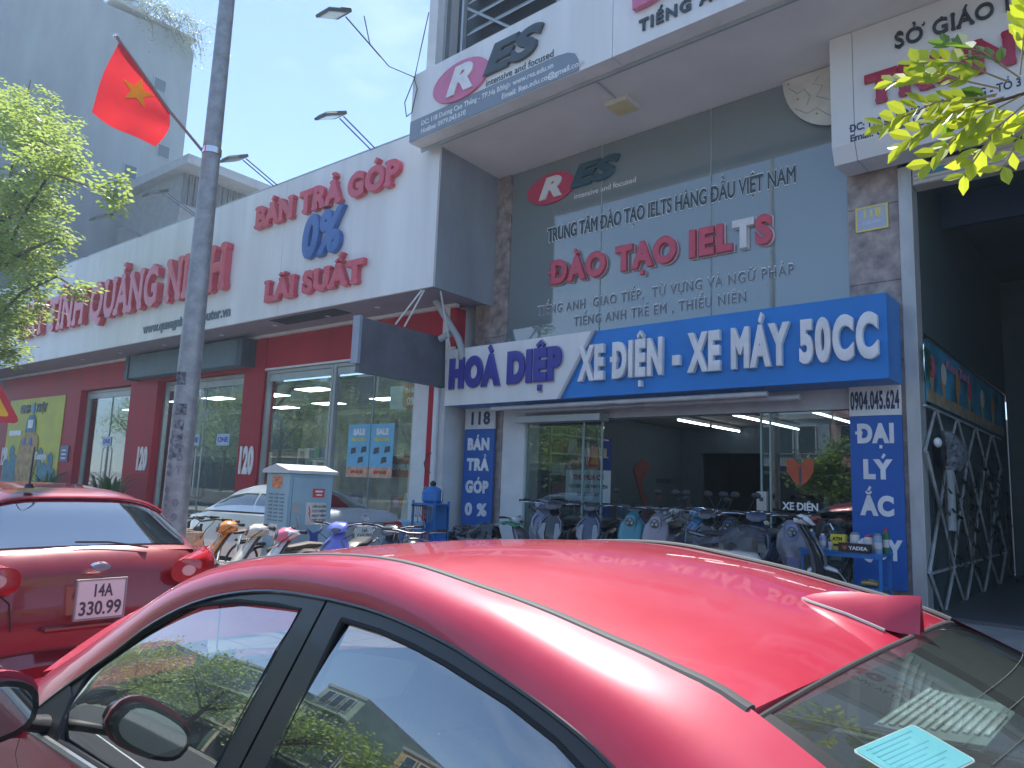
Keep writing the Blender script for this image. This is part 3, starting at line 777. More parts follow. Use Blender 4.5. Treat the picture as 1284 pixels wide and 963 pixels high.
# posters
Po = thing('poster', 'tall yellow advertising poster with a wooden robot-like figure, on the red wall', 'poster', (-34, YW, .9), TH)
bx('sheet', M('poster_yellow', (.62, .62, .06), .5, var=.12, scale=.5), Po, -37.3, -31.42, YW - .03, YW - .002, .92, 4.56)
def pp(name, pts, mat, d=.012): return MB().plate(pts, [], fnS(YW - .031 - d), .01).build(name, mat, Po)
pb = M('poster_teal', (.04, .22, .30), .5, var=.3, scale=3); pw = M('poster_wood', (.50, .30, .10), .5, var=.3, scale=4)
for x0, x1, z in ((-37.2, -36.6, 2.0), (-36.6, -36.1, 2.6), (-36.1, -35.7, 2.2), (-33.4, -33.0, 2.5), (-33.0, -32.4, 1.9), (-32.4, -31.9, 2.3), (-31.9, -31.5, 1.7)):
    pp('city_block', [(x0, .93), (x1, .93), (x1, z - .15), ((x0 + x1) / 2, z), (x0, z - .1)], pb)
pp('figure_body', [(-35.6, .98), (-33.9, .98), (-33.5, 1.9), (-33.6, 2.9), (-34.0, 3.1), (-35.0, 3.1), (-35.5, 2.8), (-35.7, 1.9)], pw, .024)
pp('figure_head', [(-35.1, 3.12), (-34.0, 3.12), (-34.05, 3.6), (-34.3, 3.85), (-34.8, 3.85), (-35.05, 3.6)], pb, .024)
pp('figure_face', [(-34.85, 3.3), (-34.3, 3.3), (-34.3, 3.65), (-34.85, 3.65)], lw, .036)
for x in (-35.2, -34.5): pp('figure_eye', [(x, 2.6), (x + .35, 2.6), (x + .25, 2.9), (x + .08, 2.9)], M('eye_blue', (.05, .12, .4), .5), .036)
pp('speech_bubble', [(-36.9, 3.0), (-35.5, 3.0), (-35.5, 3.22), (-36.9, 3.22)], lw, .024)
letters('4', M('digit_blue', (.05, .35, .6), .5), Po, (-34.75, YW - .045, 3.88), .4, .5, bold=.05, depth=.02, joined=True)
letters('SINH', darkl, Po, (-35.9, YW - .045, 3.95), 1.0, .35, bold=.06, depth=.02, joined=True)
letters('NHẬT', darkl, Po, (-34.15, YW - .045, 3.95), 1.0, .35, bold=.06, depth=.02, joined=True)
letters('Google', lw, Po, (-33.7, YW - .05, 2.0), 1.2, .3, bold=.03, depth=.02, joined=True)
def salep(x, lab):
    t = thing('poster', lab, 'poster', (x, YW, 1.75), TH)
    y = YW + .06
    bx('sheet', M('poster_sky', (.18, .50, .70), .5, var=.08), t, x, x + .80, y, y + .006, 1.75, 3.03)
    bx('sand_band', M('poster_sand', (.75, .42, .28), .5, var=.2, scale=6), t, x + .004, x + .796, y - .004, y - .001, 1.755, 2.0)
    letters('SALE', lw, t, (x + .20, y - .003, 2.76), .42, .16, bold=.07, depth=.004, joined=True)
    letters('SIÊU ƯU ĐÃI', yellowl, t, (x + .15, y - .003, 2.62), .5, .07, bold=.05, depth=.004, joined=True)
    letters('GIẢM GIÁ 50%', M('notice_red', (.6, .05, .05), .5), t, (x + .17, y - .007, 1.84), .45, .08, bold=.05, depth=.003, joined=True)
    for a, b in ((.12, 2.30), (.50, 2.33), (.40, 2.08)):
        MB().plate([(x + a, b), (x + a + .2, b + .04), (x + a + .19, b + .17), (x + a + .03, b + .15)], [], fnS(y - .001), .004).build('product_picture', M('product_dark', (.06, .07, .09), .4), t)
salep(-14.24, 'light blue sale poster on the shop glass, left one of the pair')
salep(-13.41, 'light blue sale poster on the shop glass, right one of the pair')
t = thing('poster', 'small white and red hire-purchase notice hung inside the shop glass right of the sale posters', 'poster', (-12.9, YW + .3, 3.4), TH)
bx('sheet', lw, t, -13.3, -12.85, YW + .5, YW + .505, 3.42, 3.98); bx('sheet', M('notice_red', (.6, .05, .05), .5), t, -12.848, -12.3, YW + .5, YW + .505, 3.45, 4.02)
letters('TRẢ GÓP', lw, t, (-12.8, YW + .497, 3.8), .45, .12, bold=.05, depth=.004, joined=True)
letters('0%', lw, t, (-12.7, YW + .497, 3.5), .28, .2, bold=.05, depth=.004, joined=True)
t = thing('poster', 'red notice low behind the shop glass near the white pier', 'poster', (-12.6, YW + .3, 1.8), TH)
bx('sheet', M('notice_red', (.6, .05, .05), .5), t, -13.2, -12.1, YW + .4, YW + .405, 1.78, 2.28)
letters('SAMSUNG', lw, t, (-12.95, YW + .397, 1.95), .75, .15, bold=.06, depth=.004, joined=True)
for i, (x, s_) in enumerate(((-28.1, 'left door'), (-22.0, 'left leaf of the middle door'), (-20.3, 'right leaf of the middle door'))):
    t = thing('door_sticker', 'small pale blue sticker with blue letters on the %s' % s_, 'sticker', (x, YW + .29, 2.4), TH)
    bx('sheet', M('sticker_pale', (.45, .60, .80), .5), t, x - .35, x + .35, YW + .285, YW + .29, 2.55, 2.9)
    letters('ONE', M('sticker_ink', (.08, .1, .45), .5), t, (x - .28, YW + .284, 2.65), .55, .16, bold=.05, depth=.003, joined=True)
# ceiling light panels and stock inside
PANELS = ((-20.1, 13.3), (-20.2, 15.6), (-17.4, 12.9), (-17.0, 15.4), (-14.9, 15.5), (-25.4, 13.2), (-22.9, 13.1), (-23.2, 15.9), (-31.2, 14.2))
for i, (x, y) in enumerate(PANELS):
    t = thing('light_panel', 'lit square ceiling panel inside the computer shop, %s' % ['left front one in the wide bay', 'left rear one in the wide bay', 'right front one in the wide bay', 'right rear one in the wide bay', 'one behind the wing board', 'left one behind the middle door', 'right one behind the middle door', 'rear one behind the middle door', 'one behind the left door'][i], 'light panel', (x, y, 4.9), TH, group='lit ceiling panels inside the computer shop')
    bx('frame', alum, t, x - .62, x + .62, y - .32, y + .32, 4.23, 4.265); bx('diffuser', panelon, t, x - .58, x + .58, y - .28, y + .28, 4.215, 4.229)
random.seed(11)
kinds = [('stock_pink', (.55, .30, .45)), ('stock_white', (.65, .66, .64)), ('stock_orange', (.6, .2, .06)), ('stock_blue', (.06, .15, .35)), ('stock_green', (.08, .25, .18)), ('stock_gray', (.2, .21, .23))]
for i, (x, y, ww, hh) in enumerate([(-17.2, 13.8, 1.2, 1.1), (-15.6, 14.4, 1.5, 1.0), (-16.6, 16.6, 1.8, 2.0), (-14.4, 16.4, 1.2, 2.2), (-12.9, 15.6, 1.1, 1.9), (-22.9, 14.2, 1.0, 2.2), (-21.6, 15.5, 1.8, 2.4), (-19.9, 14.6, 1.0, 2.0), (-28.8, 14.6, 1.6, 2.1), (-27.0, 15.4, 1.4, 1.8)]):
    t = thing('display_unit', 'display unit of boxed goods inside the computer shop, %s' % ['low one left in the wide bay', 'low one mid wide bay', 'tall one at back of wide bay', 'tall one behind the sale posters', 'tall one behind the wing board', 'narrow one left behind the middle door', 'wide one behind the middle door', 'narrow one right behind the middle door', 'wide one left behind the left door', 'one right behind the left door'][i], 'display unit', (x, y, .16), TH, group='display units inside the computer shop')
    a = bx('carcass', M('unit_pale', (.45, .46, .46), .5), t, x, x + .04, y, y + .5, .16, hh + .3); bx('carcass', M('unit_pale', (.45, .46, .46), .5), t, x + ww - .04, x + ww, y, y + .5, .16, hh + .3)
    z = .5
    while z < hh + .3:
        bx('shelf', M('unit_pale', (.45, .46, .46), .5), t, x + .042, x + ww - .042, y, y + .5, z, z + .03)
        xx = x + .08
        while xx < x + ww - .3 and z < hh:
            q = random.choice(kinds); wd = random.uniform(.14, .32)
            bx('goods', M(q[0], q[1], .5), t, xx, xx + wd, y + .05, y + .4, z + .032, z + random.uniform(.16, .38), bevel=.006); xx += wd + .03
        z += .46

# wing board hung from the fascia corner
Wb = thing('wing_board', 'dark gray sheet-covered board hung square to the street by thin stays under the fascia corner', 'board', (-10.86, 10.3, 3.7), TH)
wbp = [(9.02, 3.74), (11.45, 3.74), (11.40, 4.84), (9.0, 4.82)]
MB().plate(wbp, [], lambda a, b, d: (-10.86 - d, a, b), .10).build('board', M('board_slate', (.11, .12, .15), .55, var=.15, scale=2, bump=.1, bscale=4), Wb, bevel=.01)
bx('edge_strip', M('strip_pale', (.30, .36, .45), .5), Wb, -11.0, -10.80, 8.93, 8.995, 3.9, 4.84)
def PX(px): return px
for a, b in (((-10.5, 10.24, 5.60), (-10.86, 9.9, 4.85)), ((-10.45, 10.26, 5.60), (-10.86, 10.15, 4.85)), ((-10.22, 10.5, 5.60), (-10.6, 11.4, 4.2))):
    MB().tube([a, b], .018, 6).build('stay', whitep, Wb)
Dp = thing('drain_pipe', 'pale curved drain pipe under the fascia at the right end of the red wall', 'pipe', (-10.4, 11.2, 4.3), TH)
MB().tube([(-10.85, 11.0, 5.6), (-10.8, 11.05, 5.5), (-10.35, 11.25, 4.75), (-10.28, 11.28, 4.55), (-10.28, 11.3, 4.3)], .075, 10).build('pipe', M('pvc_gray', (.42, .46, .48), .45), Dp, smooth=True)
MB().tube([(-10.75, 11.1, 4.75), (-10.5, 11.15, 4.86)], .07, 10).build('elbow', M('pvc_gray', (.42, .46, .48), .45), Dp, smooth=True)
Pv = thing('drain_pipe', 'white upright pipe between the red strip and the blue 118 panel', 'pipe', (-11.0, 11.45, .12), TH)
MB().tube([(-11.02, 11.38, .12), (-11.02, 11.38, 3.9)], .07, 10).build('pipe', whitep, Pv, smooth=True)
MB().tube([(-11.02, 11.30, 1.9), (-11.15, 11.28, 1.95), (-11.2, 11.28, 2.1), (-11.1, 11.28, 2.3), (-11.02, 11.3, 2.32)], .012, 6).build('cable', blackp, Pv)

# floodlights on the fascia top (one pattern, copied)
def floodlight(x, y0, z0, lab, one=False):
    t = thing('floodlight', lab, 'floodlight', (x, y0, z0), TH, group='floodlights on arms above the shop fascias')
    for s in ((0,) if one else (-.07, .07)):
        MB().tube([(x + s, y0 + .02, z0), (x + s, y0 - .92, z0 + .36)], .016, 6).build('arm', M('arm_blue_gray', (.12, .15, .24), .4, .4), t)
    T = Matrix.Translation((x, y0 - 1.2, z0 + .26)) @ Matrix.Rotation(R_(26), 4, 'X')
    b = MB(); b.box(-.20, .20, -.30, .22, -.03, .03, T); b.build('lamp_body', M('lamp_slate', (.10, .14, .15), .4, .3), t, bevel=.015)
    h = MB()
    for i in range(7): h.box(-.17, .17, -.22 + i * .06, -.205 + i * .06, .03, .06, T)
    h.build('cooling_fins', M('lamp_slate', (.10, .14, .15), .4, .3), t)
    MB().box(-.17, .17, -.26, .14, -.036, -.031, T).build('lamp_glass', M('lamp_lens', (.35, .42, .42), .15), t)
    k = MB(); k.box(-.215, -.203, .02, .27, -.02, .05, T); k.box(.203, .215, .02, .27, -.02, .05, T); k.box(-.215, .215, .272, .285, -.02, .05, T)
    k.build('bracket', darkm, t)
    return t
for x, lab in ((-12.3, 'grey floodlight on twin arms, nearest the canopy of the white shophouse'), (-16.05, 'grey floodlight on twin arms just right of the lamp pole'),
               (-20.0, 'grey floodlight on twin arms just left of the lamp pole, before the brown louvred house'), (-23.4, 'grey floodlight on twin arms against the tall gray wall'), (-27.4, 'grey floodlight on twin arms half hidden by the tree')):
    floodlight(x, 10.2, 9.13, lab)
floodlight(-10.95, 9.1, 10.35, 'grey floodlight with dangling cable on the corner of the school canopy', True)
Cb = thing('dangling_cable', 'thin cable looping down from the highest floodlight to the canopy corner', 'cable', (-11, 9, 10), 0)
MB().tube([(-11.4, 7.95, 10.95), (-11.35, 8.1, 10.4), (-11.2, 8.5, 10.05), (-11.0, 9.0, 9.98), (-10.9, 9.02, 9.7), (-11.0, 9.0, 9.2), (-11.15, 8.99, 9.15), (-11.25, 9.0, 9.5), (-11.0, 9.02, 9.98), (-10.85, 9.02, 10.6), (-11.0, 9.3, 11.6)], .012, 5).build('wire', blackp, Cb)

# tall gray house behind, brown louvred house
T1 = thing('tall_house', 'tall narrow house, bare gray side wall with tiny windows, behind the computer shop', 'house', (-50, 17, 0), TH)
body = MB().plate([(11.5, 0), (22.2, 0), (22.2, 29.9), (21.7, 30.7), (16.5, 30.2), (15.0, 31.4), (11.5, 31.4)], [], lambda a, b, d: (-46 - d, a, b), 9.0)
body.build('wall', wallgray, T1)
bx('parapet', M('parapet_gray', (.36, .38, .38), .8), T1, -55.1, -45.9, 16.8, 22.25, 30.72, 30.9)
for y, z in ((20.2, 26.2), (20.9, 21.9), (19.0, 19.8)):
    f = bx('window', M('tiny_window_frame', (.30, .35, .38), .6), T1, -45.99, -45.93, y - .42, y + .42, z - .06, z + .85)
    bx('pane', M('tiny_window_dark', (.07, .11, .14), .5), f, -45.928, -45.92, y - .36, y + .36, z, z + .79)
bx('roof_tank', M('cyan_sheet', (.10, .45, .48), .4), T1, -49.5, -46.8, 13.8, 15.8, 31.4, 33.2)
MB().lathe((-48, 18.8, 30.9), (0, 0, 1), [(0, .8), (.1, 1.1), (2.0, 1.1), (2.3, .8), (2.4, .3)], 18).build('water_tank', chrome, T1, smooth=True)
T2 = thing('louvred_house', 'lower house with dark upright slats under an overhanging flat roof behind the lamp pole', 'house', (-40, 21, 0), TH)
bx('wall', M('house_gray', (.24, .26, .27), .8), T2, -45, -37.6, 18.25, 25.6, 0, 16.1)
bx('roof_slab', M('slab_gray', (.34, .37, .40), .7), T2, -45.2, -36.5, 17.9, 26.8, 18.0, 18.5)
bx('wall', M('house_gray', (.24, .26, .27), .8), T2, -45, -38, 18.5, 25.3, 16.1, 18.0)
for i in range(22):
    bx('slat', M('slat_dark', (.10, .11, .13), .5, .2), T2, -37.92, -37.82, 18.45 + i * .33, 18.62 + i * .33, 16.15, 17.95)

# warning sign at the left edge
Ws = thing('warning_sign', 'red-rimmed yellow warning triangle cut by the left edge before the yellow poster', 'road sign', (-14.05, 3.2, .12))
MB().tube([(-14.06, 3.2, .12), (-14.06, 3.2, 3.1)], .035, 10).build('post', galv, Ws, smooth=True)
def tri(r, cx=3.18, cz=2.66, rr=.06):
    o = []
    for k in range(3):
        a0 = pi / 2 + k * 2 * pi / 3; c = (cx + (r - rr * 2) * cos(a0), cz + (r - rr * 2) * sin(a0))
        for j in range(-3, 4): o.append((c[0] + rr * cos(a0 + j * pi / 9), c[1] + rr * sin(a0 + j * pi / 9)))
    return o
MB().plate(tri(.53), [], lambda a, b, d: (-14.0 - d, a, b), .012).build('rim', M('sign_red', (.62, .03, .05), .4), Ws)
MB().plate(tri(.33, rr=.03), [], lambda a, b, d: (-13.996 + d, a, b), .004).build('field', M('sign_yellow', (.85, .50, .03), .4), Ws)

# ================================================================== lamp pole and flag
Lp = thing('lamp_pole', 'tall tapered galvanised lamp pole with worn stickers and stencilled letters near its foot', 'lamp pole', (-7.72, 3.5, .12))
MB().tube([(-7.76, 3.5, .14), (-7.755, 3.5, 2.2), (-7.74, 3.5, 5.0), (-7.70, 3.5, 13.5)], [.135, .125, .098, .045], 24).build('shaft', galv, Lp, smooth=True)
MB().box(-7.98, -7.54, 3.28, 3.72, .125, .145).build('base_plate', galv, Lp)
for dx in (-.17, .17):
    for dy in (-.17, .17): MB().cyl((-7.76 + dx, 3.5 + dy, .145), (-7.76 + dx, 3.5 + dy, .20), .018, n=6).build('bolt', galv, Lp)
MB().tube([(-7.73, 3.5, 5.24), (-7.73, 3.5, 5.31)], .105, 20).build('clamp', chrome, Lp, smooth=True)
MB().tube([(-7.70, 3.5, 13.5), (-8.0, 3.4, 14.0), (-9.4, 2.8, 14.4)], [.07, .05, .045], 12).build('arm', galv, Lp, smooth=True)
MB().loft([((-9.3, 2.84, 14.38), (0, .05, 0), (0, 0, .04)), ((-9.6, 2.72, 14.42), (0, .16, 0), (0, 0, .07)), ((-9.9, 2.6, 14.44), (0, .12, 0), (0, 0, .05))]).build('lamp_head', galv, Lp, smooth=True)
def wrap(name, mat, a0, a1, z0, z1, r=.128):
    rows = []
    for z in (z0, z1): rows.append([(-7.757 + (r) * cos(a0 + (a1 - a0) * i / 8), 3.5 + (r) * sin(a0 + (a1 - a0) * i / 8), z) for i in range(9)])
    return MB().grid(rows).build(name, mat, Lp, smooth=True)
stk = M('torn_sticker', (.17, .19, .22), .8, var=.5, scale=22); stk2 = M('paste_mark', (.25, .27, .30), .8, var=.5, scale=18)
wrap('sticker', stk, -1.6, -.6, 2.62, 2.76); wrap('sticker', stk, -1.2, -.3, 2.30, 2.42); wrap('sticker', stk2, -1.3, -.4, 1.85, 2.25, .1295)
inkp = M('stencil_ink', (.15, .16, .24), .8, var=.3, scale=30, col2=(.28, .30, .33))
def polechar(c, ang, z, h, w_):
    ax = Vector((-sin(ang), cos(ang), 0)); nr = Vector((cos(ang), sin(ang), 0))
    letters(c, inkp, Lp, Vector((-7.757, 3.5, z)) + nr * (.1305 if z < 2.1 else .127) - ax * w_ / 2, w_, h, ax=tuple(ax), bold=.02, depth=.004, joined=True)
z = 2.0
for c in 'KHOAN CẮT BÊ TÔNG':
    if c != ' ': polechar(c, -1.25, z, .055, .05)
    z -= .085
for c, z in (('S', 1.95), ('Đ', 1.82), ('T', 1.69), ('0', 1.35), ('9', 1.2), ('4', 1.06)): polechar(c, -.45, z, .075, .06)

Fp = thing('flag_pole', 'slim slanting flag pole clamped to the lamp pole', 'flag pole', (-7.9, 3.4, 5.25))
MB().tube([(-7.80, 3.45, 5.26), (-7.90, 3.07, 5.63), (-7.905, 2.46, 6.2)], .017, 8).build('rod', M('rod_brown', (.28, .2, .2), .5), Fp, smooth=True)
MB().ell((-7.906, 2.45, 6.21), .025, .025, .025).build('finial', chrome, Fp)
Fl = thing('flag', 'red flag with a yellow star hanging from the slanting pole', 'flag', (-7.9, 2.7, 5.6))
H0, H1 = Vector((-7.9, 2.49, 6.16)), Vector((-7.9, 3.07, 5.62)); F0_, F1_ = Vector((-7.9, 2.31, 5.29)), Vector((-7.9, 2.97, 5.19))
def flagp(a, b):
    """a along hoist (top to bottom), b along fly"""
    if b < 0: b = 0
    p = (H0 * (1 - a) + H1 * a) * (1 - b) + (F0_ * (1 - a) + F1_ * a) * b
    bow = Vector((0, -.03 * sin(pi * b), .0)) * (1 - a) + Vector((0, .05 * sin(pi * b), 0)) * a
    rip = .022 * sin(a * 8 + b * 2.6) * (.2 + b) + .008 * sin(b * 9 + a * 4)
    return p + bow + Vector((rip, 0, -.03 * sin(pi * a) * b))
rows = [[flagp(i / 24, j / 24) for j in range(25)] for i in range(25)]
flm = leafmat('flag_cloth', (.72, .02, .03), (.95, .05, .06)); fly = leafmat('flag_star', (.95, .80, .03), (1.0, .95, .06))
MB().grid(rows).build('cloth', flm, Fl, smooth=True)
def inv(y, z):          # (y, z) on the hanging cloth to (a, b)
    a = b = .5
    for _ in range(30):
        p = flagp(a, b); e = (y - p.y, z - p.z); h = 1e-3
        pa = (flagp(a + h, b) - p) / h; pb_ = (flagp(a, b + h) - p) / h
        dt = pa.y * pb_.z - pa.z * pb_.y
        a += (e[0] * pb_.z - e[1] * pb_.y) / dt * .7; b += (pa.y * e[1] - pa.z * e[0]) / dt * .7
    return a, b
sm = MB(); outer = [(2.725 + y * 1.05, 5.705 + z) for y, z in [(r_ * sin(.12 + pi * i / 5), r_ * cos(.12 + pi * i / 5)) for i in range(10) for r_ in ((.165 if i % 2 == 0 else .066),)]]
for sgn_ in (1, -1):
    vs = []; fs = []
    c0 = flagp(*inv(2.725, 5.705)) + Vector((.005 * sgn_, 0, 0)); vs.append(c0)
    for q in outer: vs.append(flagp(*inv(*q)) + Vector((.005 * sgn_, 0, 0)))
    for i in range(10): fs.append((0, 1 + i, 1 + (i + 1) % 10))
    sm.add(vs, fs)
sm.build('star', fly, Fl, fix=False)

# ================================================================== electric cabinet
cabm = M('cabinet_blue_gray', (.28, .47, .56), .45, var=.08, scale=3, streak=4)
Cb2 = thing('electric_cabinet', 'pale blue-gray electricity cabinet with gabled lid, stickers and a painted blue bird', 'cabinet', (-8.75, 5.7, .12))
cx0, cx1, cy0, cy1 = -9.28, -8.72, 5.42, 6.12
bx('plinth', concrete, Cb2, cx0 - .05, cx1 + .05, cy0 - .05, cy1 + .05, .12, .42)
bx('body', cabm, Cb2, cx0, cx1, cy0, cy1, .42, 1.74, bevel=.01)
MB().add([(cx0 - .05, cy0 - .05, 1.745), (cx1 + .05, cy0 - .05, 1.745), (cx1 + .05, cy1 + .05, 1.745), (cx0 - .05, cy1 + .05, 1.745),
          (cx0 - .05, cy0 - .05, 1.79), (cx1 + .05, cy0 - .05, 1.79), (cx1 + .05, cy1 + .05, 1.79), (cx0 - .05, cy1 + .05, 1.79),
          ((cx0 + cx1) / 2, cy0 - .05, 1.87), ((cx0 + cx1) / 2, cy1 + .05, 1.87)],
         [(0, 3, 2, 1), (0, 1, 5, 8, 4), (2, 3, 7, 9, 6), (1, 2, 6, 5), (3, 0, 4, 7), (4, 8, 9, 7), (8, 5, 6, 9)]).build('lid', M('cabinet_lid', (.50, .58, .61), .45), Cb2, bevel=.006)
dr = bx('door', cabm, Cb2, cx1 + .002, cx1 + .016, cy0 + .03, cy1 - .03, .48, 1.70, bevel=.005)
bx('hinge_seam', darkm, dr, cx1 + .0165, cx1 + .018, cy0 + .05, cy0 + .056, .5, 1.68)
bx('lock_plate', steel, dr, cx1 + .0165, cx1 + .022, cy0 + .08, cy0 + .19, 1.22, 1.36); MB().tube([(cx1 + .03, cy0 + .15, 1.18), (cx1 + .035, cy0 + .19, 1.02)], .012, 8).build('latch', steel, dr)
sc_ = bx('warning_plate', M('plate_pale', (.62, .62, .58), .5), dr, cx1 + .0165, cx1 + .020, cy0 + .28, cy1 - .10, 1.06, 1.36)
MB().plate([(cy0 + .33, 1.31), (cy0 + .36, 1.22), (cy0 + .345, 1.22), (cy0 + .365, 1.12), (cy0 + .32, 1.225), (cy0 + .34, 1.225), (cy0 + .315, 1.31)], [], lambda a, b, d: (cx1 + .0205 + d, a, b), .002).build('bolt_mark', M('notice_red', (.6, .05, .05), .5), dr)
for k, s_ in enumerate(('CẤM LẠI GẦN', 'CÓ ĐIỆN', 'NGUY HIỂM', 'CHẾT NGƯỜI')):
    letters(s_, darkl, dr, (cx1 + .0205, cy0 + .38, 1.29 - k * .062), .22, .035, ax=(0, 1, 0), bold=.04, depth=.002, joined=True)
bx('red_sticker', M('notice_red', (.6, .05, .05), .5), dr, cx1 + .0165, cx1 + .019, cy0 + .37, cy0 + .56, 1.43, 1.55)
bx('text_bar', lw, dr, cx1 + .0192, cx1 + .0205, cy0 + .41, cy0 + .53, 1.50, 1.525)
bx('text_bar', lw, dr, cx1 + .0192, cx1 + .0205, cy0 + .43, cy0 + .52, 1.455, 1.475)
MB().plate([(cy0 + .32, 1.02), (cy0 + .42, .95), (cy0 + .58, 1.0), (cy0 + .50, .92), (cy0 + .52, .74), (cy0 + .44, .84), (cy0 + .36, .72), (cy0 + .38, .90)], [], lambda a, b, d: (cx1 + .0165 + d, a, b), .002).build('painted_bird', M('paint_navy', (.03, .08, .30), .6), dr)
ll = MB()
for i in range(8):
    for j in range(3): ll.box(cx0 + .10 + j * .14, cx0 + .19 + j * .14, cy0 - .008, cy0 + .002, 1.10 + i * .05, 1.118 + i * .05)
ll.build('louvres', M('cabinet_slot', (.16, .22, .26), .6), Cb2)
bx('sticker', M('sticker_orange', (.7, .25, .1), .5, var=.3, scale=20), Cb2, cx0 + .16, cx0 + .40, cy0 - .006, cy0 - .001, 1.54, 1.70)
bx('sticker', lw, Cb2, cx0 + .18, cx0 + .36, cy0 - .006, cy0 - .001, .90, 1.06)
letters('112', darkl, Cb2, (cx0 + .20, cy0 - .007, .96), .13, .07, bold=.05, depth=.002, joined=True)

# ================================================================== trees
def tube_tree(root, trunk_pts, trunk_r, limbs, clumps, lm, leaf, n_leaf, spread, name_leaf='crown', seed=3, per=1.0):
    rnd = random.Random(seed)
    MB().tube(trunk_pts, trunk_r, 10).build('trunk', barkm, root, smooth=True)
    for pl in limbs:
        MB().tube(pl, [.06 * (1 - .75 * i / (len(pl) - 1)) for i in range(len(pl))], 6).build('limb', barkm, root, smooth=True)
    mb = MB(); tw = MB()
    for (c, r) in clumps:
        c = Vector(c)
        for k in range(int(n_leaf * r * r * per)):
            while True:
                q = Vector((rnd.uniform(-1, 1), rnd.uniform(-1, 1), rnd.uniform(-1, 1)))
                if .25 < q.length < 1: break
            p = c + Vector((q.x * r, q.y * r, q.z * r * .62))
            # a spray: short twig with leaflets in pairs
            d = Vector((rnd.uniform(-1, 1), rnd.uniform(-1, 1), rnd.uniform(-.9, .25))).normalized()
            tw.add([p, p + d * leaf * 3.2, p + d * leaf * 3.2 + Vector((0, 0, .006)), p + Vector((0, 0, .012))], [(0, 1, 2, 3)])
            s = d.cross(Vector((0, 0, 1))).normalized()
            up_ = s.cross(d)
            for j in range(3):
                for sg2 in (-1, 1):
                    o = p + d * leaf * (.7 + j * 1.0)
                    dd = (d * .45 + s * sg2 + up_ * rnd.uniform(-.3, .2)).normalized() * leaf * rnd.uniform(.8, 1.2)
                    w_ = dd.cross(up_ + Vector((rnd.uniform(-.4, .4), rnd.uniform(-.4, .4), 0))).normalized() * leaf * .30
                    mb.add([o, o + dd * .5 + w_, o + dd, o + dd * .5 - w_], [(0, 1, 2, 3)])
    mb.build(name_leaf, lm, root, fix=False)
    tw.build('twigs', barkm, root, fix=False)
leafg = leafmat('tree_leaf', (.13, .22, .05), (.44, .56, .12))
Tr = thing('street_tree', 'leafy green street tree cut by the left edge before the tall gray wall', 'tree', (-21.5, 5.4, .12))
cl = [((-24.5, 5.4, 12.0), 1.3), ((-22.8, 5.3, 11.0), 1.1), ((-21.3, 5.2, 10.2), .85), ((-19.6, 5.0, 8.95), .8), ((-18.5, 5.0, 8.85), .55), ((-15.05, 5.0, 7.25), .33), ((-14.8, 5.0, 7.05), .28),
      ((-21.6, 5.2, 8.6), .85), ((-23.2, 5.3, 9.3), 1.0), ((-19.9, 5.1, 7.5), .55), ((-18.5, 5.0, 6.95), .5), ((-20.6, 5.1, 6.35), .5), ((-19.2, 5.0, 6.2), .4), ((-17.9, 5.0, 6.15), .3), ((-22.0, 5.2, 7.3), .8),
      ((-23.6, 5.3, 7.9), 1.0), ((-17.0, 5.0, 5.55), .38), ((-22.0, 5.2, 5.9), .9), ((-21.4, 5.1, 5.3), .4), ((-22.6, 5.2, 4.8), .7), ((-22.0, 5.1, 4.6), .4), ((-24.5, 5.3, 6.0), 1.2), ((-25.5, 5.3, 9.5), 1.5)]
lim = [[(-25.5, 5.4, 4.5), (-24.5, 5.3, 7.2), (-22.0, 5.2, 8.4), (-19.5, 5.0, 8.7), (-16.5, 5.0, 7.6), (-15.0, 5.0, 7.1)], [(-25.5, 5.4, 4.0), (-23.5, 5.3, 5.8), (-21, 5.1, 6.0), (-18.0, 5.0, 5.9), (-16.9, 5.0, 5.5)],
       [(-25.3, 5.4, 6.5), (-23.6, 5.3, 9.4), (-21.5, 5.2, 10.2), (-19, 5.0, 9.1)], [(-24.5, 5.3, 7.2), (-21.5, 5.1, 7.1), (-19.2, 5.0, 6.9), (-18.2, 5.0, 6.8)], [(-25.4, 5.4, 7), (-24.8, 5.4, 11), (-24.2, 5.4, 13)]]
tube_tree(Tr, [(-25.6, 5.4, .1), (-25.5, 5.4, 3.0), (-25.3, 5.4, 6.5), (-25.0, 5.4, 9.5)], [.22, .18, .14, .08], lim, cl, leafg, .14, 165, 1)

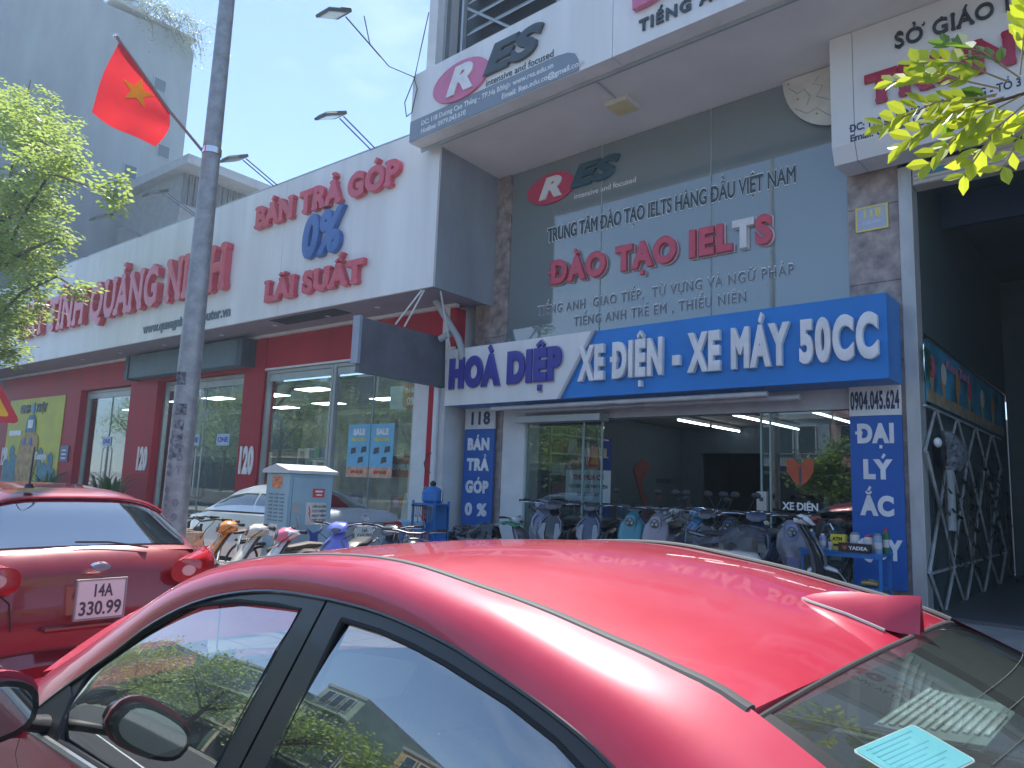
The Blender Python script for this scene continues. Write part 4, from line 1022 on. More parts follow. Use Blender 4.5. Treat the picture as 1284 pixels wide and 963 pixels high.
# overhanging branch of a roadside tree to the right
Br = thing('roadside_tree', 'roadside tree reaching in from the upper right with bright sunlit feathery leaves', 'tree', (2.2, 2.9, .12))
MB().tube([(2.2, 2.95, .1), (2.15, 2.9, 2.5), (1.9, 2.85, 4.2)], [.12, .10, .07], 10).build('trunk', barkm, Br, smooth=True)
MB().tube([(2.1, 2.87, 3.0), (1.2, 2.7, 3.2), (.4, 2.5, 3.05), (-.10, 2.42, 2.88), (-.30, 2.4, 2.86)], [.04, .025, .014, .008, .004], 7).build('limb', barkm, Br, smooth=True)
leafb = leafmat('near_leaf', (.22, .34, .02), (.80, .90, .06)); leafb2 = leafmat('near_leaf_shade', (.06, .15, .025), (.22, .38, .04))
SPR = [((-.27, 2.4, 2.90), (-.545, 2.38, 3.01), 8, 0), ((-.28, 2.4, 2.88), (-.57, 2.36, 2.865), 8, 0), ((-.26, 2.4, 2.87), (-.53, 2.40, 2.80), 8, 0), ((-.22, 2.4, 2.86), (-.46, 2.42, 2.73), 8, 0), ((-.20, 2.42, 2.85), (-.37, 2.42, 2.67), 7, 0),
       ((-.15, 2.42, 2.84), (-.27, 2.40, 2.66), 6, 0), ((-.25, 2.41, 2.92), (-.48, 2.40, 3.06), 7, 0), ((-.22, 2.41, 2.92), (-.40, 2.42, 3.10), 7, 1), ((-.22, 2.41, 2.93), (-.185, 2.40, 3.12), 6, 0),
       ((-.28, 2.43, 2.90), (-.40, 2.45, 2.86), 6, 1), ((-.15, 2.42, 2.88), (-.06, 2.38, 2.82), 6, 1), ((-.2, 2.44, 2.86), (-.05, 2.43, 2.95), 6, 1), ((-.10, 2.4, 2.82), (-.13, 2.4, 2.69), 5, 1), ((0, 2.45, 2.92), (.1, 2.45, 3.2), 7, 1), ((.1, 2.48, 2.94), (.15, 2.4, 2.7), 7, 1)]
rnd = random.Random(4)
ra = MB()
lf0 = {0: MB(), 1: MB()}
for a, b, n, sh in SPR:
    a = Vector(a); b = Vector(b); d = (b - a); L_ = d.length; dn = d.normalized(); s = dn.cross(Vector((.45, -.75, .3))).normalized(); upn = s.cross(dn)
    mid = (a + b) / 2 + Vector((0, 0, .03)); ra.tube([a, mid, b], .0028, 5)
    for j in range(n):
        t = .25 + .75 * j / (n - 1); base = a.lerp(b, t) + Vector((0, 0, .03 * 4 * t * (1 - t)))
        for sg2 in (-1, 1):
            ln = .075 * (1 - .25 * abs(t - .5)) * rnd.uniform(.8, 1.15)
            dd = (dn * .75 + s * sg2 * rnd.uniform(.5, .85) + upn * rnd.uniform(-.35, .35)).normalized()
            wv = dd.cross(upn + Vector((rnd.uniform(-.5, .5), rnd.uniform(-.5, .5), rnd.uniform(-.5, .5)))).normalized() * ln * .25
            k = lf0[sh]; fold = upn * ln * .05; k0 = len(k.v)
            k.v += [base, base + dd * ln * .3 + wv * .85 + fold, base + dd * ln * .65 + wv * .9 + fold, base + dd * ln, base + dd * ln * .65 - wv * .9 + fold, base + dd * ln * .3 - wv * .85 + fold, base + dd * ln * .5]
            k.f += [(k0, k0 + 1, k0 + 6), (k0 + 1, k0 + 2, k0 + 6), (k0 + 2, k0 + 3, k0 + 6), (k0 + 3, k0 + 4, k0 + 6), (k0 + 4, k0 + 5, k0 + 6), (k0 + 5, k0, k0 + 6)]
ra.build('leaf_stalks', M('leaf_stalk', (.30, .26, .12), .6), Br, smooth=True)
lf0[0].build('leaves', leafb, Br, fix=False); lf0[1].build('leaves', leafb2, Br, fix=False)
# the rest of its crown, over the road behind the camera's right shoulder
cm = MB(); rnd = random.Random(9)
for k in range(2600):
    p = Vector((rnd.gauss(2.6, .9), rnd.gauss(3.3, .9), rnd.gauss(5.0, .6)))
    if p.x < .9: continue
    dd = Vector((rnd.uniform(-1, 1), rnd.uniform(-1, 1), rnd.uniform(-.6, .3))).normalized() * .10; w_ = dd.cross(Vector((rnd.uniform(-.5, .5), rnd.uniform(-.5, .5), 1))).normalized() * .028
    cm.add([p, p + dd * .5 + w_, p + dd, p + dd * .5 - w_], [(0, 1, 2, 3)])
cm.build('crown', leafb, Br, fix=False)

# roof garden creeper on the tall house
Rg = thing('roof_creeper', 'thin pale creeper trailing over the roof edge of the tall gray house', 'plant', rz((-46, 19, 30.9), TH))
rnd = random.Random(5); tb = MB(); lb = MB()
for k in range(16):
    p = Vector((-46.0, 17.2 + rnd.uniform(0, 4.8), 30.9)); pts_ = [p]
    for j in range(5):
        p = p + Vector((rnd.uniform(-.1, .3), rnd.uniform(-.05, .65), rnd.uniform(.1, 1.1) - j * .42)); pts_.append(p)
    pts_ = [rz(q, TH) for q in pts_]
    tb.tube(pts_, .018, 4)
    for q in pts_[1:]:
        for m_ in range(30):
            c = q + Vector((rnd.gauss(0, .3), rnd.gauss(0, .4), rnd.gauss(0, .3))); d = Vector((rnd.uniform(-1, 1), rnd.uniform(-1, 1), rnd.uniform(-1, 1))).normalized() * .13; w_ = d.cross(Vector((.3, .2, 1))).normalized() * .055
            lb.add([c, c + d * .5 + w_, c + d, c + d * .5 - w_], [(0, 1, 2, 3)])
tb.build('stems', barkm, Rg); lb.build('leaves', leafmat('creeper_leaf', (.20, .25, .16), (.3, .38, .2)), Rg, fix=False)

# potted plants by the shop door
def potted(x, y, lab, n=16, h=.75):
    t = thing('potted_plant', lab, 'plant', rz((x, y, .12), TH))
    c = rz((x, y, .12), TH)
    MB().lathe(c, (0, 0, 1), [(0, .01), (0, .22), (.42, .30), (.46, .31), (.46, .27), (.40, .26), (.40, .01)], 18).build('pot', M('terracotta', (.30, .14, .09), .7), t, smooth=True)
    k = MB(); rr = random.Random(int(-x * 10))
    for i in range(n):
        a = rr.uniform(0, 2 * pi); b = c + Vector((.1 * cos(a), .1 * sin(a), .4)); hh = h * rr.uniform(.7, 1.1); s = Vector((-sin(a), cos(a), 0)) * .045
        o = Vector((cos(a), sin(a), 0)); q = [b, b + o * .12 + Vector((0, 0, hh * .45)), b + o * .30 + Vector((0, 0, hh * .85)), b + o * .55 + Vector((0, 0, hh))]
        ws_ = [.5, 1.1, .8, .02]
        k.grid([[p - s * w_, p + Vector((0, 0, .012)), p + s * w_] for p, w_ in zip(q, ws_)])
    k.build('leaves', leafmat('pot_leaf', (.05, .14, .05), (.12, .25, .05)), t, smooth=True, fix=False)
for x, y, lab in ((-24.7, 10.8, 'spiky green potted plant before the pier numbered 120, left of the lamp pole'), (-30.4, 10.9, 'spiky green potted plant between the yellow poster and the left door, behind the parked hatchback')):
    potted(x, y, lab, 26, 1.0)

# ================================================================== houses and trees across the road (seen in the glass)
random.seed(21)
def across(x0, x1, y, h, colr, lab, fl):
    t = thing('shophouse', lab, 'shophouse', ((x0 + x1) / 2, y, 0))
    m = M('across_' + ''.join('abcdefghij'[int(q * 9)] for q in colr), colr, .8, var=.1, scale=.6)
    bx('wall', m, t, x0 + .04, x1 - .04, y - 12, y, .12, h)
    bx('awning', M('awning_dark', (.10, .12, .14), .7), t, x0 + .3, x1 - .3, y + .002, y + 1.4, 3.1, 3.25)
    bx('shopfront', shopdark, t, x0 + .5, x1 - .5, y + .002, y + .05, .15, 3.0)
    fh = (h - 3.6) / fl
    for k in range(fl):
        z = 3.7 + k * fh
        n = 3
        for i in range(n):
            a = x0 + .6 + (x1 - x0 - 1.2) * i / n
            f = bx('window', M('window_white', (.6, .6, .58), .5), t, a, a + (x1 - x0 - 1.2) / n - .25, y + .002, y + .07, z + .7, z + fh - .5)
            bx('pane', gdark, f, a + .08, a + (x1 - x0 - 1.2) / n - .33, y + .072, y + .08, z + .78, z + fh - .58)
        bx('balcony', m, t, x0 + .2, x1 - .2, y + .002, y + .9, z - .12, z + .02)
        rb = MB()
        xx = x0 + .25
        while xx < x1 - .3: rb.box(xx, xx + .03, y + .84, y + .87, z + .022, z + .9); xx += .16
        rb.box(x0 + .22, x1 - .22, y + .83, y + .88, z + .905, z + .95)
        rb.build('railing', darkm, t)
    bx('parapet', M('parapet_gray', (.36, .38, .38), .8), t, x0, x1, y - 12.05, y + .1, h + .003, h + .35)
gdark = M('far_pane', (.04, .06, .07), .08, var=.1)
xs = -46; labs = ['cream', 'pale green', 'gray', 'ochre', 'white', 'blue-gray', 'pink', 'yellowish', 'light gray', 'beige']
cols_ = [(.55, .50, .38), (.35, .45, .36), (.35, .36, .37), (.5, .36, .18), (.62, .62, .6), (.3, .38, .45), (.5, .33, .32), (.58, .52, .3), (.45, .45, .44), (.5, .44, .36)]
for i in range(9):
    wd = [5.2, 4.6, 5.4, 4.8, 5.0, 5.6, 4.4, 5.2, 5.8][i]; fl = [2, 3, 1, 2, 3, 1, 2, 2, 1][i]
    if i not in (4,): across(xs, xs + wd, -25, 3.7 + fl * 3.0, cols_[i], '%s %d-storey shophouse across the road, mirrored in the shop glass' % (labs[i], fl + 1), fl)
    xs += wd
for i, (x0, wd, hh) in enumerate(((-92, 11, 10), (-80.5, 10, 13), (-70, 11.5, 9.5), (-58, 11, 12))):
    across(x0, x0 + wd, -25.5, hh, cols_[(i * 3 + 2) % 10], 'broad %s house far across the road behind the row of trees' % ['gray', 'blue-gray', 'light gray', 'pale green'][i], 2)
def far_tree(x, y, h, r, lab, seed):
    t = thing('street_tree', lab, 'tree', (x, y, 0)); rr = random.Random(seed)
    MB().tube([(x, y, 0), (x + .1, y, h * .35), (x, y, h * .7)], [.2, .15, .08], 8).build('trunk', barkm, t, smooth=True)
    mb = MB()
    for k in range(7):
        a = rr.uniform(0, 6.3); MB().tube([(x, y, h * .4), (x + r * .4 * cos(a), y + r * .4 * sin(a), h * .6), (x + r * .8 * cos(a), y + r * .8 * sin(a), h * .75)], [.08, .05, .02], 5).build('limb', barkm, t)
    cc = [(Vector((x + rr.uniform(-r, r) * .8, y + rr.uniform(-r, r) * .8, h * .64 + rr.uniform(-.28, .3) * h)), rr.uniform(.35, .6) * r) for _ in range(14)]
    for c, q in cc:
        for _ in range(260):
            v = Vector((rr.gauss(0, .5), rr.gauss(0, .5), rr.gauss(0, .4))) * q; p = c + v; d = Vector((rr.uniform(-1, 1), rr.uniform(-1, 1), rr.uniform(-1, 1))).normalized() * .24; w_ = d.cross(Vector((.2, .3, 1))).normalized() * .09
            mb.add([p, p + d * .5 + w_, p + d, p + d * .5 - w_], [(0, 1, 2, 3)])
    mb.build('crown', leafg, t, fix=False)
for i, (x, y, h, r) in enumerate(((-83, -10.6, 10.5, 4.2), (-75, -10.8, 11, 4.4), (-66.5, -10.4, 10, 4.4), (-58, -10.8, 11, 4.2), (-49.5, -10.5, 10, 4.2), (-41, -10.9, 9.5, 3.8), (-33, -10.7, 8.5, 3.2), (-24, -10.7, 6.5, 2.4), (-14.0, -10.9, 5.0, 1.6))):
    far_tree(x, y - 9.5, h, r, 'street tree across the road, %s from left in the mirrored row of nine' % ['first', 'second', 'third', 'fourth', 'fifth', 'sixth', 'seventh', 'eighth', 'ninth'][i], 30 + i)

# ================================================================== cars
redpaint = M('red_car_paint', (.44, .008, .036), .40, .10, var=.05, scale=3, coat=.8, spec=.5, col2=(.47, .026, .062))
redpaint2 = M('dark_red_car_paint', (.22, .004, .014), .34, .15, var=.06, scale=4, coat=1., spec=.5)
silver = M('silver_car_paint', (.50, .55, .58), .30, .35, var=.04, scale=3, coat=1.)
cgl = glass('car_glass', (.30, .37, .37), .26)
cglf = glass('front_car_glass', (.30, .39, .40), .28)
skyg = glass('mirror_dark_glass', (.06, .08, .09), .42)
cgl2 = glass('rear_glass', (.86, .92, .90), .01, body=.10, bodycol=(.28, .32, .30))
cgd = M('tinted_glass', (.012, .016, .02), .04, var=.05, spec=1., coat=1.)
trimg = M('trim_black', (.030, .032, .036), .30, var=.08, coat=.2)
dashm = M('dash_gray', (.05, .05, .052), .7, var=.1)
seatm = M('seat_fabric', (.16, .15, .14), .9, var=.12, scale=12)
tail = M('tail_lamp_red', (.45, .01, .015), .12, var=.1, coat=1.)
def frame(a, ox, oy):
    """car-local (x back, y across, z) laid out around (ox, oy)"""
    return a, ox, oy
# ---- near sedan. u runs backwards along the car, v across (negative = near side)
NS = thing('parked_car', 'glossy red sedan parked nearest, its roof with shark-fin aerial filling the foreground', 'car', (-1.2 * cos(R_(-1.5)) * 1 + 0, 1.62, 0), R_(-1.5), local=True)
AN = R_(-1.5)
CY = 1.60
# the parts are given as (u, CY + v, z) in a frame turned by -1.5 degrees about the street origin
NS.location = rz((-1.5, CY, 0), AN); NS.rotation_euler = (0, 0, AN); BASE[NS.name] = Vector((-1.5, CY, 0))
def uv(u, v, z): return Vector((u, CY + v, z))
def dv(z): return .853 - (z - .95) * .38             # half width of the side glass plane at height z
def interp(tab, x):
    if x <= tab[0][0]: return tab[0][1]
    for (a, p), (b, q) in zip(tab[:-1], tab[1:]):
        if x <= b:
            t = (x - a) / (b - a); return p + (q - p) * t
    return tab[-1][1]
def spline(tab, n):
    """catmull-rom through tuples, n points"""
    P_ = [Vector(t) for t in tab]; P_ = [P_[0] * 2 - P_[1]] + P_ + [P_[-1] * 2 - P_[-2]]; m = len(P_) - 3; out = []
    for i in range(n):
        s = i / (n - 1) * m; k = min(int(s), m - 1); t = s - k; a, b, c, d = P_[k:k + 4]
        out.append(.5 * ((2 * b) + (c - a) * t + (2 * a - 5 * b + 4 * c - d) * t * t + (3 * b - a - 3 * c + d) * t ** 3))
    return out
r2 = spline([(-2.70, .875), (-2.66, .925), (-2.589, .996), (-2.447, 1.088), (-2.274, 1.192), (-2.123, 1.290), (-1.914, 1.376), (-1.665, 1.429), (-1.432, 1.445), (-1.202, 1.444), (-1.002, 1.424), (-.872, 1.40), (-.724, 1.367), (-.612, 1.331), (-.45, 1.255), (-.28, 1.16), (-.12, 1.045)], 61)
r1 = spline([(-2.96, .985, .745), (-2.86, 1.045, .725), (-2.68, 1.14, .69), (-2.50, 1.235, .665), (-2.31, 1.33, .645), (-2.08, 1.425, .622), (-1.81, 1.487, .602), (-1.5, 1.522, .588), (-1.25, 1.530, .582), (-1.02, 1.507, .580), (-.86, 1.487, .580), (-.72, 1.462, .580), (-.60, 1.44, .582), (-.47, 1.405, .585), (-.20, 1.285, .622), (.12, 1.125, .66)], 61)
for side in (-1, 1):
    rows = []
    for a, b in zip(r1, r2):
        A_ = Vector((a.x, a.y, a.z)); va = a.z; vb = dv(b.y) + .012
        row = []
        for k in range(9):
            t = k / 8
            bul = sin(pi * t) * .030
            u = a.x + (b.x - a.x) * t; z = a.y + (b.y - a.y) * t + bul * .45; v = va + (vb - va) * t + bul * .75
            row.append(uv(u, side * v, z))
        row.append(uv(b.x, side * (dv(b.y) - .02), b.y - .004))
        rows.append(row)
    MB().grid(rows).build('cant_rail', redpaint, NS, smooth=True)
    # ditch moulding
    dr_ = [p for p in r1 if -2.0 <= p.x <= -.47] + [Vector((-.472, 1.406, .585))]
    MB().tube([uv(p.x, side * (p.z - .004), p.y - .004) for p in dr_], 0.014, 8, flat=.5).build('roof_moulding', M('moulding_gray', (.07, .072, .075), .6), NS, smooth=True)
# roof skin
rz1 = [(p.x, p.y) for p in r1]; rv1 = [(p.x, p.z) for p in r1]
crown = [(-2.08, .045), (-1.8, .03), (-1.48, .022), (-1.24, .024), (-1.0, .038), (-.72, .044), (-.6, .048), (-.42, .060)]
def roofz(u, q):            # q = -1..1 across
    return interp(rz1, u) - .008 + interp(crown, u) * (1 - abs(q) ** 2.3)
rows = []
for i in range(33):
    row = []
    for j in range(-14, 15):
        q = j / 14
        ue = -.475 + .06 * (1 - q * q); uf = -2.05 - .05 * (1 - q * q)
        u = uf + (ue - uf) * i / 32
        row.append(uv(u, q * (interp(rv1, u) - .014), roofz(u, q)))
    rows.append(row)
rows.append([p + Vector((.003, 0, -.02)) for p in rows[-1]])
MB().grid(rows).build('roof', redpaint, NS, smooth=True)
# rear glass and screen
def rg(i, q, n=16):
    t = i / n
    ue = -.465 + .06 * (1 - q * q); ub = .10 + .13 * (1 - q * q)
    u = ue + (ub - ue) * t
    z = roofz(-.48, q) - .012 - (t ** 1.12) * (.33 - .0 * q)
    w_ = .578 + .085 * t
    return uv(u, q * w_, z + .035 * sin(pi * t) * 0.6)
MB().grid([[rg(i, j / 14) for j in range(-14, 15)] for i in range(17)]).build('rear_window', cgl2, NS, smooth=True)
# black edge of the rear glass
for i0, i1, nm in ((14.8, 16, 'low'),):
    MB().grid([[rg(i0 + (i1 - i0) * k / 3, j / 14) + Vector((0, 0, .0025)) for j in range(-14, 15)] for k in range(4)]).build('window_border', blackp, NS, smooth=True)
for s in (-1, 1):
    MB().grid([[rg(i * 16 / 12, s * (.955 + .045 * k / 2)) + Vector((0, 0, .0025)) for k in range(3)] for i in range(13)]).build('window_border', blackp, NS, smooth=True)
for i in (3.6, 4.5, 5.4, 6.8, 8.2, 9.6, 11.0, 12.4):
    MB().tube([rg(i, -.62 + 1.24 * k / 10) + Vector((0, 0, .002)) for k in range(11)], .0006, 4).build('heating_wire', M('wire_brown', (.10, .10, .09), .8), NS)
MB().tube([rg(.10, -.99 + 1.98 * k / 20) + Vector((-.004, 0, .002)) for k in range(21)], .005, 6, flat=.6).build('window_seal', rubber, NS, smooth=True)
# pale lining under the roof and inside the rails
lining = M('roof_lining', (.38, .39, .38), .9)
rows = []
for i in range(17):
    row = []
    for j in range(-8, 9):
        q = j / 8; ue = -.50 + .06 * (1 - q * q); uf = -2.02 - .05 * (1 - q * q); u = uf + (ue - uf) * i / 16
        row.append(uv(u, q * (interp(rv1, u) - .01), roofz(u, q) - .022))
    rows.append(row)
MB().grid(rows).build('headlining', lining, NS, smooth=True)
for side in (-1, 1):
    rows = []
    for a, b in zip(r1, r2):
        rows.append([uv(a.x, side * (a.z - .012), a.y - .03), uv((a.x + b.x) / 2, side * ((a.z + dv(b.y)) / 2 - .02), (a.y + b.y) / 2 - .016), uv(b.x, side * (dv(b.y) - .03), b.y - .01)])
    MB().grid(rows).build('rail_lining', lining, NS, smooth=True)
# windscreen
ws_b = [uv(-3.02 - .16 * (1 - (j / 10) ** 2), j / 10 * .735, .985) for j in range(-10, 11)]
ws_t = [uv(-2.07 - .05 * (1 - (j / 10) ** 2), j / 10 * .60, roofz(-2.05, j / 10) - .012) for j in range(-10, 11)]
MB().grid([[a.lerp(b, t / 8) + Vector((0, 0, .03 * sin(pi * t / 8))) for a, b in zip(ws_b, ws_t)] for t in range(9)]).build('windscreen', cgl, NS, smooth=True)
# side glass, door frames and pillars lie on one leaning plane
def belt(u): return .926 + .045 * (u + 2.52)
w1 = [(-2.60, .905), (-2.505, .963), (-2.50, 1.03), (-2.44, 1.125), (-2.35, 1.205), (-2.22, 1.278), (-1.995, 1.343), (-1.756, 1.392), (-1.60, 1.405), (-1.475, 1.408), (-1.517, 1.30), (-1.571, 1.17), (-1.655, .955)]
w1 = [(-2.37, belt(-2.37) + .012), (-2.405, 1.045), (-2.387, 1.132), (-2.318, 1.215), (-2.219, 1.278), (-1.981, 1.347), (-1.752, 1.390), (-1.575, 1.404), (-1.47, 1.408), (-1.501, 1.32), (-1.532, 1.197), (-1.575, belt(-1.575) + .012)]
w2 = [(-1.315, 1.410), (-1.181, 1.407), (-1.08, 1.398), (-.984, 1.385), (-.819, 1.356), (-.712, 1.329), (-.60, 1.285), (-.47, 1.225), (-.34, 1.15), (-.30, belt(-.30) + .012), (-1.41, belt(-1.41) + .012), (-1.365, 1.131), (-1.345, 1.25)]
gapt, gapb = (-1.389, 1.438), (-1.500, belt(-1.50))
def side_fn(s, off): return lambda a, b, d: uv(a, s * (dv(b) + off - d), b)
up_r2 = [(p.x, p.y - .004) for p in r2]
f1o = [(-2.66, belt(-2.66))] + [q for q in up_r2 if -2.65 < q[0] < -1.396] + [(-1.392, 1.440), (gapb[0] - .004, gapb[1])]
f2o = [(-1.384, 1.440)] + [q for q in up_r2 if -1.384 < q[0] < -.14] + [(-.17, belt(-.17)), (gapb[0] + .004, gapb[1])]
for s in (-1, 1):
    d1 = MB().plate(f1o, [w1], side_fn(s, .006), .03).build('door_frame', trimg, NS, bevel=.003)
    d2 = MB().plate(f2o, [w2], side_fn(s, .006), .03).build('door_frame', trimg, NS, bevel=.003)
    for wl, fa, fb, ra_, rb_ in ((w1[1:9], -2.41, -2.41, -1.585, -1.465), (w2[:9], -1.42, -1.31, -.30, -.30)):
        rows = []
        for i in range(13):
            t = i / 12; row = []
            for j in range(31):
                u = (fa + (fb - fa) * t) * (1 - j / 30) + (ra_ + (rb_ - ra_) * t) * j / 30
                zt = interp(wl, u) + .004; zb = belt(u) + .008; z = zb + (max(zt, zb + .002) - zb) * t
                row.append(uv(u, s * (dv(z) - .008 + .016 * (1 - (2 * t - 1) ** 2)), z))
            rows.append(row)
        MB().grid(rows).build('side_window', cglf if fa < -2 else cgl, NS, smooth=True)
    # bright thin line over the doors
    MB().tube([uv(q[0], s * (dv(q[1]) + .012), q[1]) for q in up_r2 if -2.62 < q[0] < -.2], .0045, 6).build('drip_rail', blackg, NS, smooth=True)
    MB().tube([uv(u / 100, s * (dv(belt(u / 100)) + .014), belt(u / 100) + .004) for u in range(-266, -10, 8)], .010, 6).build('belt_strip', M('strip_satin', (.30, .31, .32), .3, .6), NS, smooth=True)
    # window channel seals
    for wl in (w1, w2):
        MB().tube([uv(a, s * (dv(b) + .003), b) for a, b in wl + [wl[0]]], .006, 5).build('window_seal', rubber, NS, smooth=True)
# lower body: side sections from belt to sill
WB = [(-3.95, .52), (-3.85, .64), (-3.6, .77), (-3.3, .83), (-3.0, .87), (-2.4, .89), (-1.4, .895), (-.4, .89), (.2, .84), (.50, .76), (.62, .64)]
BT = [(-3.95, .62), (-3.85, .70), (-3.6, .78), (-3.3, .83), (-3.0, .865), (-2.7, belt(-2.7)), (-.17, belt(-.17)), (.2, 1.05), (.5, 1.05), (.62, .95)]
def ring(u, s):
    w_ = interp(WB, u); b = interp(BT, u); bw = min(w_ - .03, dv(b) + .01) if -3.0 < u < .1 else w_ * .94
    return [uv(u, s * bw, b), uv(u, s * (bw + (w_ - bw) * .55), b - .025), uv(u, s * w_ * .995, b - .09), uv(u, s * w_ * .97, b - .17), uv(u, s * w_, .62), uv(u, s * w_ * .99, .42), uv(u, s * w_ * .95, .24), uv(u, s * w_ * .88, .20)]
def cutu(a, b, st=.06):
    n = max(2, int((b - a) / st)); return [a + (b - a) * i / n for i in range(n + 1)]
for s in (-1, 1):
    MB().grid([ring(u, s) for u in cutu(-3.95, -2.702)]).build('front_wing', redpaint, NS, smooth=True)
    f = MB().grid([ring(u, s) for u in cutu(-2.695, -1.504)]).build('door', redpaint, NS, smooth=True)
    r = MB().grid([ring(u, s) for u in cutu(-1.496, -.35)]).build('door', redpaint, NS, smooth=True)
    MB().grid([ring(u, s) for u in cutu(-.343, .62)]).build('rear_wing', redpaint, NS, smooth=True)
    MB().tube([uv(-1.9, s * .872, .74), uv(-1.88, s * .90, .745), uv(-1.68, s * .90, .75), uv(-1.66, s * .872, .75)], .014, 8).build('handle', redpaint, f, smooth=True)
    MB().tube([uv(-.65, s * .872, .80), uv(-.63, s * .90, .805), uv(-.45, s * .90, .81), uv(-.43, s * .872, .81)], .014, 8).build('handle', redpaint, r, smooth=True)
    # C pillar foot down to the rear wing
    MB().grid([[uv(u, s * interp(rv1, u), interp(rz1, u) - .002), uv(u - .01, s * (dv(1.1) + .02), max(1.04, interp(rz1, u) - .12)), uv(u, s * (dv(belt(u)) + .012), belt(u) - .0)] for u in cutu(-.30, .14, .04)]).build('quarter_panel', redpaint, NS, smooth=True)
def top_row(u, s0=1.):
    w_ = interp(WB, u); b = interp(BT, u); bw = min(w_ - .03, dv(b) + .01) if -3.0 < u < .1 else w_ * .94
    return [uv(u, q / 8 * bw, b + .055 * (1 - (q / 8) ** 2)) for q in range(-8, 9)]
MB().grid([top_row(u) for u in cutu(-3.95, -3.0)]).build('bonnet', redpaint, NS, smooth=True)
MB().grid([top_row(u) for u in cutu(.10, .62)]).build('boot_lid', redpaint, NS, smooth=True)
MB().grid([top_row(u) for u in cutu(-3.05, -2.9)] ).build('cowl', blackp, NS, smooth=True)
for u, nm in ((-3.95, 'front_bumper'), (.62, 'rear_bumper')):
    e = 1 if u > 0 else -1
    rows = []
    for z, o in ((interp(BT, u), 0), (.72, .05), (.55, .10), (.38, .09), (.22, .03)):
        rows.append([uv(u + e * (o + .12 * (1 - (q / 8) ** 2)), q / 8 * interp(WB, u) * 1.0, z) for q in range(-8, 9)])
    MB().grid(rows).build(nm, redpaint, NS, smooth=True)
def wheel(root, c, r=.31, w_=.20, axis=(0, 1, 0), spokes=10):
    c = Vector(c); a = Vector(axis); h = w_ / 2
    wh = MB().lathe(c, a, [(-h, r * .66), (-h, r * .93), (-h * .8, r * .985), (-h * .5, r), (h * .5, r), (h * .8, r * .985), (h, r * .93), (h, r * .66)], 32).build('wheel', rubber, root, smooth=True)
    MB().lathe(c, a, [(-h * .9, r * .66), (-h * .6, r * .60), (-h * .6, .02), (h * .6, .02), (h * .6, r * .60), (h * .9, r * .66)], 24).build('rim', M('alloy', (.5, .5, .51), .3, .8), wh, smooth=True)
for u in (-3.18, -.28 + .0):
    for s in (-1, 1): wheel(NS, uv(u, s * .80, .31))
bx('floorpan', blackp, NS, -3.6, .5, CY - .70, CY + .70, .22, .30)
# interior
for v in (-.36, .36):
    st_ = MB().loft([(uv(-2.05, v, .52), (.0, .23, 0), (0, 0, .05)), (uv(-1.65, v, .56), (0, .25, 0), (0, 0, .08)), (uv(-1.5, v, .54), (0, .22, 0), (0, 0, .06))]).build('seat', seatm, NS, smooth=True)
    MB().loft([(uv(-1.52, v, .55), (0, .23, 0), (.07, 0, 0)), (uv(-1.42, v, .85), (0, .25, 0), (.075, 0, 0)), (uv(-1.36, v, 1.08), (0, .19, 0), (.05, 0, 0))]).build('backrest', seatm, st_, smooth=True)
    MB().loft([(uv(-1.36, v, 1.12), (0, .11, 0), (.03, 0, 0)), (uv(-1.34, v, 1.20), (0, .13, 0), (.05, 0, 0)), (uv(-1.32, v, 1.28), (0, .10, 0), (.03, 0, 0))]).build('headrest', seatm, st_, smooth=True)
MB().loft([(uv(-1.3, 0, .55), (0, .62, 0), (0, 0, .10)), (uv(-.98, 0, .58), (0, .62, 0), (0, 0, .12))]).build('rear_seat', seatm, NS, smooth=True)
MB().loft([(uv(-.98, 0, .55), (0, .62, 0), (.08, 0, 0)), (uv(-.88, 0, .80), (0, .60, 0), (.08, 0, 0)), (uv(-.84, 0, 1.0), (0, .56, 0), (.05, 0, 0))]).build('rear_backrest', seatm, NS, smooth=True)
MB().loft([(uv(-3.0, 0, .80), (0, .68, 0), (0, 0, .12)), (uv(-2.6, 0, .84), (0, .70, 0), (0, 0, .11)), (uv(-2.38, 0, .80), (0, .70, 0), (0, 0, .06))]).build('dashboard', dashm, NS, smooth=True)
# steering wheel
sw = []
cS = uv(-1.98, -.36, .90); ex = Vector((.42, 0, .9)).normalized(); ey = Vector((0, 1, 0))
sw = [cS + ex * .185 * cos(t) + ey * .185 * sin(t) for t in [2 * pi * i / 32 for i in range(33)]]
so_ = MB().tube(sw, .016, 8, cap=False).build('steering_wheel', M('wheel_leather', (.30, .32, .31), .45), NS, smooth=True)
MB().ell(cS + Vector((-.02, 0, 0)), .03, .07, .06).build('hub', dashm, so_, smooth=True)
for a_ in (0, 2.2, -2.2):
    MB().tube([cS, cS + ex * .18 * cos(a_ + pi) + ey * .18 * sin(a_ + pi)], .012, 6).build('spoke', dashm, so_)
bx('parcel_shelf', M('shelf_fabric', (.13, .14, .135), .95, var=.1, scale=30), NS, -.78, .14, CY - .64, CY + .64, 1.035, 1.055)
MB().box(-.10, .10, CY + .15, CY + .55, 1.056, 1.075).build('speaker_cover', dashm, NS, bevel=.01)
mr_ = MB().loft([(uv(-2.22, -.10, 1.33), (0, 0, .03), (.012, 0, 0)), (uv(-2.22, .0, 1.335), (0, 0, .035), (.02, 0, 0)), (uv(-2.22, .10, 1.33), (0, 0, .03), (.012, 0, 0))]).build('rear_view_mirror', blackp, NS, smooth=True)
